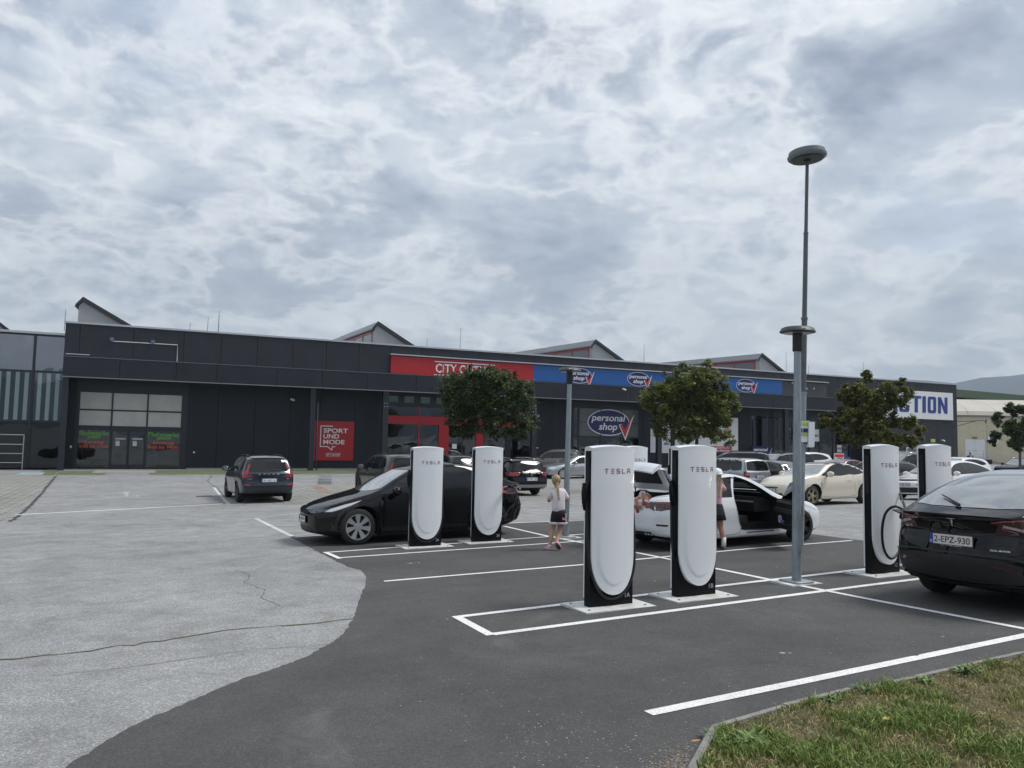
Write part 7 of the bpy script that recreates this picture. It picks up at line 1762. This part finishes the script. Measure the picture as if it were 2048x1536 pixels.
# ================================================================ TREES
def tree(name, label, D, trunk_px, blobs, leafm, seed, leaf=.115, dens=1.0, limb_from=None, group=None, spread=.8):
    r = random.Random(seed); s = F/D; cen = Vector((sum(b[0]*b[2] for b in blobs)/sum(b[2] for b in blobs), 0))
    base = vpix(trunk_px[0], trunk_px[1], D); base.z = gz(base.x, base.y); o = empty(name, label, 'tree', loc=tuple(base), group=group)
    C_ = []
    for bx_, by_, br_ in blobs:
        p = vpix(bx_, by_, D); rad = br_/s; off = abs(bx_-cen.x)/s
        dy = r.uniform(-1, 1)*spread*max(.5, 1.9-off*.5); rad *= 1.12; C_.append((p+Vector((0, dy, 0)), rad))
        if br_ > 13:
            dy2 = -dy if abs(dy) > .4 else 1.2*r.choice((-1, 1)); C_.append((p+Vector((r.uniform(-.3, .3), dy2, r.uniform(-.2, .2))), rad*.9))
    V = []; Fc = []; MI = []
    for c, rad in C_:
        n = int(680*dens*(rad/.5)**2)
        subs = [(Vector((r.gauss(0, 1), r.gauss(0, 1), r.gauss(0, 1))).normalized()*rad*r.uniform(.45, .95), rad*r.uniform(.22, .42), r.random()) for _ in range(max(6, int(16*(rad/.5)**1.5)))]
        for _ in range(n):
            sc, sr, tone = r.choice(subs)
            p = c+sc+Vector((r.gauss(0, 1), r.gauss(0, 1), r.gauss(0, .8)))*sr*.55
            d = Vector((r.gauss(0, 1), r.gauss(0, 1), r.gauss(0, .5)-.35)).normalized(); w = d.cross(Vector((r.gauss(0, .5), r.gauss(0, .5), 1))).normalized()
            L = leaf*r.uniform(.6, 1.15); b = len(V); p = p-base
            V += [p, p+d*L*.5+w*L*.42, p+d*L, p+d*L*.5-w*L*.42+Vector((0, 0, L*.12))]; Fc.append((b, b+1, b+2, b+3))
            q_ = r.random()*.6+tone*.4; MI.append(0 if q_ < .42 else 1 if q_ < .78 else 2)
    me = bpy.data.meshes.new('crown'); me.from_pydata(V, [], Fc)
    for m in leafm: me.materials.append(m)
    me.polygons.foreach_set('material_index', MI); link('crown', me, o)
    # trunk and limbs
    lf = vpix(*(limb_from or (trunk_px[0], trunk_px[1]-40)), D)-base
    mb = MB(); bark = M('bark', (.13, .11, .085), .9, var=.3, scale=9, bump=.6, bscale=25)
    mid_ = lf*.5+Vector((r.uniform(-.05, .05), 0, 0)); mid_.z = lf.z*.5
    mb.tube([(0, 0, -.1), tuple(mid_), tuple(lf)], [.11, .085, .075], 10); tr = mb.build('trunk', bark, o, True)
    for i, (c, rad) in enumerate(sorted(C_, key=lambda q_: -q_[1])[:16]):
        e = c-base; m1 = lf+(e-lf)*.45+Vector((r.uniform(-.15, .15), r.uniform(-.15, .15), .05+abs(e.x-lf.x)*.12))
        mb = MB().tube(catmull([tuple(lf-Vector((0, 0, .1))), tuple(m1), tuple(e)], 4), [.055-.005*k for k in range(9)], 6); mb.build('limb', bark, tr, True)
    return o
g1 = [M('leaf_dark_green', (.028, .042, .018), .55, spec=.3), M('leaf_mid_green', (.060, .080, .032), .55, spec=.3), M('leaf_grey_green', (.12, .14, .075), .5, spec=.35)]
g2 = [M('leaf_dark_olive', (.062, .072, .026), .55, spec=.3), M('leaf_olive', (.12, .135, .042), .55, spec=.3), M('leaf_light_olive', (.20, .205, .08), .5, spec=.35)]
g3 = [M('leaf_olive_dark3', (.060, .066, .022), .55, spec=.3), M('leaf_olive3', (.115, .12, .038), .55, spec=.3), M('leaf_yellowish', (.20, .195, .075), .5, spec=.35)]
g4 = [M('leaf_deep', (.034, .055, .028), .55, spec=.3), M('leaf_deep2', (.062, .09, .04), .55, spec=.3), M('leaf_deep3', (.10, .13, .06), .5, spec=.3)]
TG = 'round-headed parking lot trees'
def leafmat(m, tr=.28):
    t = m.node_tree; b = t.nodes['Principled BSDF']; c = b.inputs['Base Color'].default_value[:]
    tl_ = t.nodes.new('ShaderNodeBsdfTranslucent'); tl_.inputs[0].default_value = (min(1, c[0]*1.9), min(1, c[1]*2.1), c[2]*1.1, 1); mx = t.nodes.new('ShaderNodeMixShader'); mx.inputs[0].default_value = tr
    lk(t, b.outputs[0], mx.inputs[1]); lk(t, tl_.outputs[0], mx.inputs[2]); lk(t, mx.outputs[0], t.nodes['Material Output'].inputs[0])
for m in g1+g2+g3+g4: leafmat(m)
tree('parking_lot_tree', 'dark round-headed tree before the red shopfront', 33, (978,960), [(903,772,24),(915,800,24),(938,762,24),(965,757,22),(985,762,26),(1010,768,24),(1032,782,24),(1050,808,18),(1045,840,20),(1030,862,16),(1048,870,9),(895,795,14),(905,826,18),(930,830,24),(955,805,26),(985,812,30),(1012,825,26),(985,850,20),(950,850,18),(920,852,14),(1000,868,13),(975,742,14),(1000,745,12),(1026,748,8),(884,778,9),(1060,858,8),(893,842,8),(1058,790,10)], g1, 21, .12, .95, (966,815), TG)
tree('parking_lot_tree', 'olive green tree before the white posters of the second shop', 36, (1392,950), [(1300,798,20),(1322,780,20),(1348,752,18),(1345,795,26),(1372,770,24),(1395,752,22),(1425,760,20),(1440,785,22),(1453,808,14),(1390,800,28),(1425,812,24),(1340,832,24),(1375,840,26),(1412,848,24),(1443,845,18),(1315,822,16),(1308,850,12),(1335,866,14),(1365,872,15),(1395,878,14),(1440,872,14),(1400,735,11),(1362,737,10),(1292,812,9),(1460,830,8),(1318,868,9),(1455,868,8)], g2, 22, .125, 1.1, (1394,875), TG)
tree('parking_lot_tree', 'pointed olive tree in front of the big white wall sign', 38, (1768,960), [(1752,740,8),(1757,752,12),(1742,764,10),(1776,766,10),(1700,776,13),(1716,788,16),(1698,800,12),(1754,786,17),(1798,782,14),(1812,795,11),(1786,803,18),(1730,810,20),(1760,822,18),(1663,834,12),(1648,842,8),(1684,838,16),(1712,842,20),(1752,850,20),(1793,840,15),(1815,848,13),(1838,858,12),(1848,872,8),(1700,866,16),(1732,874,20),(1768,880,17),(1802,884,14),(1822,888,9),(1676,858,11),(1655,850,8),(1690,818,9)], g3, 23, .13, 1.7, (1764,870), TG)
tree('parking_lot_tree', 'dark green tree cut by the right picture edge before the cream warehouse', 52, (2042,950), [(2030,812,8),(2042,822,11),(2054,838,12),(2020,835,11),(2008,846,9),(1999,849,6),(2034,848,14),(2050,862,14),(2022,862,12),(2008,868,9),(2005,886,8),(2018,892,9),(2036,880,12),(2055,885,12),(2072,850,16),(2080,880,14),(2066,815,12)], g4, 24, .16, 1.8, (2040,895), TG)

# ================================================================ PEOPLE
def skin(name, nodes, edges, mat, parent, root, sub=2):
    ks = list(nodes); me = bpy.data.meshes.new(name); me.from_pydata([nodes[k][0] for k in ks], [(ks.index(a), ks.index(b)) for a, b in edges], [])
    ob = bpy.data.objects.new(name, me); COL.objects.link(ob)
    ob.modifiers.new('s', 'SKIN'); ss_ = ob.modifiers.new('u', 'SUBSURF'); ss_.levels = sub; ss_.render_levels = sub
    if not me.skin_vertices: me.skin_vertices.new()
    for i, k in enumerate(ks):
        rr_ = nodes[k][1]; me.skin_vertices[0].data[i].radius = rr_ if isinstance(rr_, tuple) else (rr_, rr_); me.skin_vertices[0].data[i].use_root = (k == root)
    bpy.context.view_layer.update(); dg = bpy.context.evaluated_depsgraph_get(); nm = bpy.data.meshes.new_from_object(ob.evaluated_get(dg), depsgraph=dg)
    bpy.data.objects.remove(ob); nm.materials.clear(); nm.materials.append(mat); nm.polygons.foreach_set('use_smooth', [True]*len(nm.polygons)); nm.name = name
    return link(name, nm, parent)
m_skin = M('skin', (.52, .30, .21), .55, spec=.4); m_skin2 = M('skin_tanned', (.40, .21, .14), .55, spec=.4)
m_hair = M('hair_blond', (.34, .24, .13), .5, var=.35, scale=40, stretch=(1, 1, .2)); m_hair2 = M('hair_light', (.42, .31, .18), .5, var=.35, scale=40, stretch=(1, 1, .2))
m_tee = M('tee_pale_pink', (.72, .66, .68), .85, bump=.5, bscale=9); m_short = M('shorts_black', (.010, .009, .014), .8); m_sock = M('sock_white', (.7, .69, .70), .85)
m_clog = M('clog_pink', (.62, .27, .42), .55); m_sole = M('clog_sole', (.12, .07, .06), .7)
def hand(mb_parent, wrist, dirv, side, s=.85, mat=None):
    """small relaxed hand: palm with five separate curled fingers"""
    d = Vector(dirv).normalized(); up = Vector((0, 0, 1)); a = d.cross(up); a = a.normalized() if a.length > .1 else Vector((1, 0, 0)); n = a.cross(d).normalized(); w = Vector(wrist); mb = MB()
    mb.tube([w, w+d*.035*s, w+d*.075*s], [.020*s, .030*s, .028*s], 8)
    for k, L in enumerate((.060, .068, .063, .050)):
        o_ = w+d*.070*s+a*(k-1.5)*.017*s; mb.tube([o_, o_+d*L*.5*s-n*.008*s, o_+d*L*.8*s-n*.028*s], [.0085*s, .0078*s, .006*s], 6)
    o_ = w+d*.02*s+a*.026*s*side; mb.tube([o_, o_+d*.03*s+a*.022*s*side, o_+d*.055*s+a*.024*s*side-n*.01], [.011*s, .009*s, .007*s], 6)
    return mb
def clog(parent, p, yaw, pitch, m1=m_clog, m2=m_sole, s=1.0):
    m_ = Matrix.Translation(p) @ Matrix.Rotation(yaw, 4, 'Z') @ Matrix.Rotation(pitch, 4, 'X')
    V = []; n = 14
    prof = [(0, 1.0), (.012, 1.02), (.03, 1.0), (.05, .86), (.066, .6), (.070, .0)]
    for z, k in prof:
        for i in range(n):
            a = 2*math.pi*i/n; y = math.sin(a)*.105*k; x = math.cos(a)*(.042+.008*(y > 0))*k; zz_ = z*(1.0 if y < 0 else 1.0-.35*min(1, y/.1)); V.append(m_ @ Vector((x*s, (y+.05)*s, zz_*s)))
    Fc = [(j*n+i, j*n+(i+1) % n, (j+1)*n+(i+1) % n, (j+1)*n+i) for j in range(len(prof)-1) for i in range(n)]+[tuple(range(n))[::-1]]
    mb = MB(); mb.v = [tuple(v) for v in V]; mb.f = Fc; mb.m = [1 if j == 0 else 0 for j in range(len(prof)-1) for i in range(n)]+[1]
    return mb.build('shoe', [m1, m2], parent, True)
def face(parent, c, r, yaw, mat_skin):
    R_ = Matrix.Translation(c) @ Matrix.Rotation(yaw, 4, 'Z')
    mb = MB(); mb.ball((0, r*.98, -.10*r), r*.13, 8, 6, (.7, 1, 1.3)); mb.ball((.98*r, 0, -.05*r), r*.2, 8, 6, (.35, .7, 1)); mb.ball((-.98*r, 0, -.05*r), r*.2, 8, 6, (.35, .7, 1)); mb.v = [tuple(R_ @ Vector(v)) for v in mb.v]; mb.build('nose_and_ears', mat_skin, parent, True)
    mb = MB(); mb.ball((.36*r, .88*r, .02*r), r*.10, 8, 6, (1.3, .5, .8)); mb.ball((-.36*r, .88*r, .02*r), r*.10, 8, 6, (1.3, .5, .8)); mb.ball((0, .86*r, -.52*r), r*.16, 8, 6, (1.4, .3, .35)); mb.v = [tuple(R_ @ Vector(v)) for v in mb.v]; mb.build('eyes_and_mouth', M('face_dark', (.10, .035, .03), .5), parent, True)
# girl 1, walking away
gp = G(1110,1100); s_ = F/gp.y; X_ = lambda px: (px-1110)/s_
Zp = lambda py: (1100-py)/s_+.0
g = empty('person', 'girl with blond braid, pale tee and black shorts walking away in pink clogs', 'person', loc=(gp.x, gp.y, gz(gp.x, gp.y)))
N = {'pel': ((X_(1117), .01, .73), (.080, .065)), 'bel': ((X_(1115.5), .01, .86), (.075, .06)), 'che': ((X_(1114), .03, 1.02), (.11, .085)), 'nck': ((X_(1113), .04, 1.175), .045), 'hd0': ((X_(1112), .055, 1.235), .062), 'hd': ((X_(1111), .06, 1.31), (.078, .088)), 'hd2': ((X_(1110.5), .06, 1.365), .06),
     'shl': ((X_(1102), .03, 1.125), .048), 'ell': ((X_(1096), .05, .915), .034), 'wrl': ((X_(1099), .22, .90), .024), 'shr': ((X_(1125.5), .03, 1.125), .048), 'elr': ((X_(1134), .05, .92), .034), 'wrr': ((X_(1131), .22, .93), .024),
     'hil': ((X_(1109.5), 0, .66), .078), 'knl': ((X_(1105), .05, .37), .050), 'cal': ((X_(1102), .015, .26), .047), 'anl': ((X_(1099.5), -.01, .085), .033), 'ftl': ((X_(1098), .08, .045), .03),
     'hir': ((X_(1122.5), 0, .66), .078), 'knr': ((X_(1120), .10, .38), .050), 'car': ((X_(1116.5), .0, .28), .047), 'anr': ((X_(1112), -.10, .155), .033), 'ftr': ((X_(1116), -.045, .06), .03)}
E_ = [('pel','bel'),('bel','che'),('che','nck'),('nck','hd0'),('hd0','hd'),('hd','hd2'),('che','shl'),('shl','ell'),('ell','wrl'),('che','shr'),('shr','elr'),('elr','wrr'),('pel','hil'),('hil','knl'),('knl','cal'),('cal','anl'),('anl','ftl'),('pel','hir'),('hir','knr'),('knr','car'),('car','anr'),('anr','ftr')]
skin('body', N, E_, m_skin, g, 'pel')
T_N = {'w': ((X_(1116), .0, .66), (.150, .108)), 'b': ((X_(1115.5), .01, .87), (.140, .105)), 'c': ((X_(1114), .025, 1.03), (.135, .105)), 'n': ((X_(1113), .04, 1.13), (.075, .06)), 'sl': ((X_(1102.5), .03, 1.10), .068), 'el': ((X_(1096.5), .045, .945), .060), 'sr': ((X_(1125.5), .03, 1.10), .068), 'er': ((X_(1133.5), .045, .95), .060)}
skin('tee_shirt', T_N, [('w','b'),('b','c'),('c','n'),('c','sl'),('sl','el'),('c','sr'),('sr','er')], m_tee, g, 'w')
S_N = {'w': ((X_(1117), 0, .80), (.135, .10)), 'm': ((X_(1117), 0, .70), (.140, .105)), 'l': ((X_(1109), 0, .62), .096), 'l2': ((X_(1107.5), .01, .45), .098), 'r': ((X_(1124), 0, .62), .096), 'r2': ((X_(1123.5), .02, .45), .098)}
skin('shorts', S_N, [('w','m'),('m','l'),('l','l2'),('m','r'),('r','r2')], m_short, g, 'w')
for cx0, cy0 in ((X_(1107.5), .01), (X_(1123.5), .02)):
    MB().lathe([(.090, .485), (.101, .488), (.102, .525), (.090, .53)], 20, Matrix.Translation((cx0, cy0, 0))).build('hem_stripe', m_tee, g, True)
MB().box(X_(1128.5), X_(1131.5), -.075, -.06, .55, .70).build('side_stripe', m_tee, g)
pp = MB(); pp.box(X_(1122.5), X_(1127.5), -.122, -.10, .575, .625).build('shorts_patch', M('patch_red', (.5, .02, .06), .6), g); mb = MB(); put_text(mb, '24', X_(1123), .582, .04, .034, -.125, .03); mb.build('patch_lettering', m_print, g)
hb = MB(); hb.ball((X_(1111), .045, 1.32), .098, 16, 12, (.92, 1.02, 1.08)); hb.build('hair', m_hair, g, True)
br = MB(); 
for k in range(9): br.ball((X_(1112+k*.55), -.052-.006*k+(.02 if k < 2 else 0), 1.25-k*.036), .030-.0016*k, 8, 6, (1.1, .8, 1.0))
br.build('braid', m_hair2, g, True)
face(g, Vector((X_(1111), .06, 1.31)), .085, math.radians(-55), m_skin)
hand(g, (X_(1099), .22, .90), (.3, .8, .4), 1, .8).build('hand', m_skin, g, True); hand(g, (X_(1131), .22, .93), (-.3, .8, .4), -1, .8).build('hand', m_skin, g, True)
for k, (a_, b_2) in enumerate((((X_(1099.5), -.01, .10), (X_(1099.5), -.01, .05)), ((X_(1112), -.10, .175), (X_(1113), -.09, .12)))): MB().tube([a_, b_2], [.040, .040], 10).build('sock', m_sock, g, True)
clog(g, (X_(1099), -.02, 0.0), math.radians(35), 0); clog(g, (X_(1113), -.13, .115), math.radians(-28), math.radians(-42))
# girl 2, half hidden behind the second near post
g2p = G(1444,1099); s2_ = F/g2p.y; X2 = lambda px: (px-1444)/s2_
g = empty('person', 'girl in white cap, pink top and black skirt half hidden by post 1B', 'person', loc=(g2p.x-.05, g2p.y, gz(g2p.x, g2p.y)))
N = {'pel': ((X2(1437), 0, .80), (.085, .065)), 'bel': ((X2(1437), .0, .95), (.075, .06)), 'che': ((X2(1437), .02, 1.12), (.11, .085)), 'nck': ((X2(1438), .02, 1.27), .045), 'hd0': ((X2(1439), .03, 1.33), .062), 'hd': ((X2(1440), .035, 1.41), (.08, .09)), 'hd2': ((X2(1440), .035, 1.46), .06),
     'shr': ((X2(1448), .02, 1.21), .048), 'elr': ((X2(1458), .06, 1.08), .036), 'wrr': ((X2(1449), .10, 1.33), .025), 'shl': ((X2(1425), .02, 1.21), .048), 'ell': ((X2(1419), .06, 1.0), .034), 'wrl': ((X2(1425), .18, .98), .025),
     'hir': ((X2(1443), 0, .72), .08), 'knr': ((X2(1447), .02, .42), .052), 'car': ((X2(1449), -.01, .31), .048), 'anr': ((X2(1452), -.02, .09), .034), 'ftr': ((X2(1450), .07, .045), .03),
     'hil': ((X2(1431), 0, .72), .08), 'knl': ((X2(1430), .04, .42), .052), 'cal': ((X2(1430), .02, .31), .048), 'anl': ((X2(1430), .02, .09), .034), 'ftl': ((X2(1429), .11, .045), .03)}
skin('body', N, E_, m_skin2, g, 'pel')
skin('pink_top', {'w': ((X2(1437), 0, .78), (.125, .095)), 'b': ((X2(1437), 0, 1.0), (.12, .09)), 'c': ((X2(1437), .02, 1.13), (.125, .095)), 'n': ((X2(1438), .02, 1.22), (.07, .055)), 'sr': ((X2(1447.5), .02, 1.20), .063), 'er': ((X2(1457), .055, 1.11), .056), 'sl': ((X2(1426), .02, 1.20), .063), 'el': ((X2(1420.5), .05, 1.06), .055)}, [('w','b'),('b','c'),('c','n'),('c','sr'),('sr','er'),('c','sl'),('sl','el')], M('top_pink', (.60, .34, .44), .85), g, 'w')
MB().lathe([(.112, .86), (.135, .80), (.165, .68), (.19, .56), (.178, .57), (.10, .80)], 20, Matrix.Translation((X2(1437.5), 0, 0))).build('skirt', m_short, g, True)
mb = MB(); mb.ball((X2(1439.5), .02, 1.40), .100, 16, 12, (.9, 1.0, 1.05)); 
for k in range(7): mb.ball((X2(1443-k*.2), -.05-.004*k, 1.32-k*.05), .050-.003*k, 8, 6, (1, .7, 1.3))
mb.build('hair', m_hair2, g, True)
cp = MB(); cp.lathe([(.108, 1.415), (.108, 1.45), (.085, 1.51), (.03, 1.535), (0, 1.537)], 20, Matrix.Translation((X2(1439.5), .02, 0))); cp.prism([(X2(1439)-.07, -.07), (X2(1446), -.16), (X2(1455), -.10), (X2(1450), .02)], 1.415, 1.425, 'z'); cp.build('cap', m_print, g, True)
face(g, Vector((X2(1440), .035, 1.41)), .088, math.radians(0), m_skin2)
hand(g, (X2(1449), .10, 1.33), (-.3, .1, .9), 1, .8).build('hand', m_skin2, g, True); hand(g, (X2(1425), .18, .98), (0, .9, -.2), -1, .8).build('hand', m_skin2, g, True)
MB().tube([(X2(1452), -.02, .23), (X2(1452), -.02, .05)], [.044, .042], 10).build('sock', m_sock, g, True); MB().tube([(X2(1430), .02, .23), (X2(1430), .02, .05)], [.044, .042], 10).build('sock', m_sock, g, True)
m_dk = M('shoe_brown', (.06, .045, .035), .6); clog(g, (X2(1451), -.05, 0), math.radians(15), 0, m_dk, m_sole); clog(g, (X2(1430), 0, 0), 0, 0, m_dk, m_sole)
# man far off by the warehouse
D_ = 78; mp_ = vpix(1941,935,D_); zg = gz(mp_.x, mp_.y)
g = empty('person', 'man in black printed tee standing hands on hips before the cream warehouse', 'person', loc=(mp_.x, mp_.y, zg-.12))
N = {'pel': ((0, 0, .95), (.16, .12)), 'bel': ((0, 0, 1.12), (.17, .14)), 'che': ((0, 0, 1.34), (.18, .13)), 'nck': ((0, 0, 1.53), .06), 'hd0': ((0, -.01, 1.60), .075), 'hd': ((0, -.02, 1.68), (.085, .10)), 'hd2': ((0, -.02, 1.75), .065),
     'shl': ((-.21, 0, 1.45), .06), 'ell': ((-.36, .04, 1.18), .045), 'wrl': ((-.22, -.06, 1.02), .032), 'shr': ((.21, 0, 1.45), .06), 'elr': ((.36, .04, 1.18), .045), 'wrr': ((.22, -.06, 1.02), .032),
     'hil': ((-.10, 0, .88), .10), 'knl': ((-.12, 0, .5), .065), 'cal': ((-.12, 0, .38), .06), 'anl': ((-.12, 0, .09), .042), 'ftl': ((-.13, -.10, .05), .04), 'hir': ((.10, 0, .88), .10), 'knr': ((.12, 0, .5), .065), 'car': ((.12, 0, .38), .06), 'anr': ((.12, 0, .09), .042), 'ftr': ((.13, -.10, .05), .04)}
skin('body', N, E_, m_skin2, g, 'pel')
skin('black_tee', {'w': ((0, 0, .98), (.20, .15)), 'b': ((0, 0, 1.15), (.20, .16)), 'c': ((0, 0, 1.36), (.21, .15)), 'n': ((0, 0, 1.49), (.09, .07)), 'sl': ((-.21, 0, 1.44), .08), 'el': ((-.31, .03, 1.27), .075), 'sr': ((.21, 0, 1.44), .08), 'er': ((.31, .03, 1.27), .075)}, [('w','b'),('b','c'),('c','n'),('c','sl'),('sl','el'),('c','sr'),('sr','er')], m_short, g, 'w')
skin('dark_trousers', {'w': ((0, 0, .95), (.18, .14)), 'l': ((-.11, 0, .85), .12), 'l2': ((-.12, 0, .5), .09), 'l3': ((-.12, 0, .1), .075), 'r': ((.11, 0, .85), .12), 'r2': ((.12, 0, .5), .09), 'r3': ((.12, 0, .1), .075)}, [('w','l'),('l','l2'),('l2','l3'),('w','r'),('r','r2'),('r2','r3')], M('trousers_dark', (.03, .03, .035), .8), g, 'w')
MB().ball((0, -.17, 1.30), .13, 10, 8, (.8, .25, .9)).build('shirt_print', M('print_grey', (.4, .4, .4), .8), g); MB().ball((0, -.01, 1.71), .10, 12, 8, (.95, 1, .9)).build('short_hair', M('hair_dark', (.03, .02, .015), .7), g, True)
face(g, Vector((0, -.02, 1.68)), .09, math.pi, m_skin2)
hand(g, (-.22, -.06, 1.02), (.4, -.3, -.8), 1, 1).build('hand', m_skin2, g, True); hand(g, (.22, -.06, 1.02), (-.4, -.3, -.8), -1, 1).build('hand', m_skin2, g, True)
# wire basket left on the old asphalt
wb = empty('wire_basket', 'grey wire mesh basket standing on the old asphalt strip', 'basket', loc=tuple(G(650,968)))
mb = MB(); w0_, w1_ = .26, .36; hh_ = .50
for k in range(8):
    t_ = -1+2*k/7
    for sy in (-1, 1): mb.tube([(t_*w1_, sy*w0_*.7, 0), (t_*w0_, sy*w0_*.6, hh_)], .006, 4)
for z in (0.01, .12, .25, .38, .50):
    w_ = w1_+(w0_-w1_)*z/hh_; mb.tube([(-w_, -.19, z), (w_, -.19, z), (w_, .19, z), (-w_, .19, z), (-w_, -.19, z)], .007, 4)
mb.build('wire_mesh', m_steel, wb)
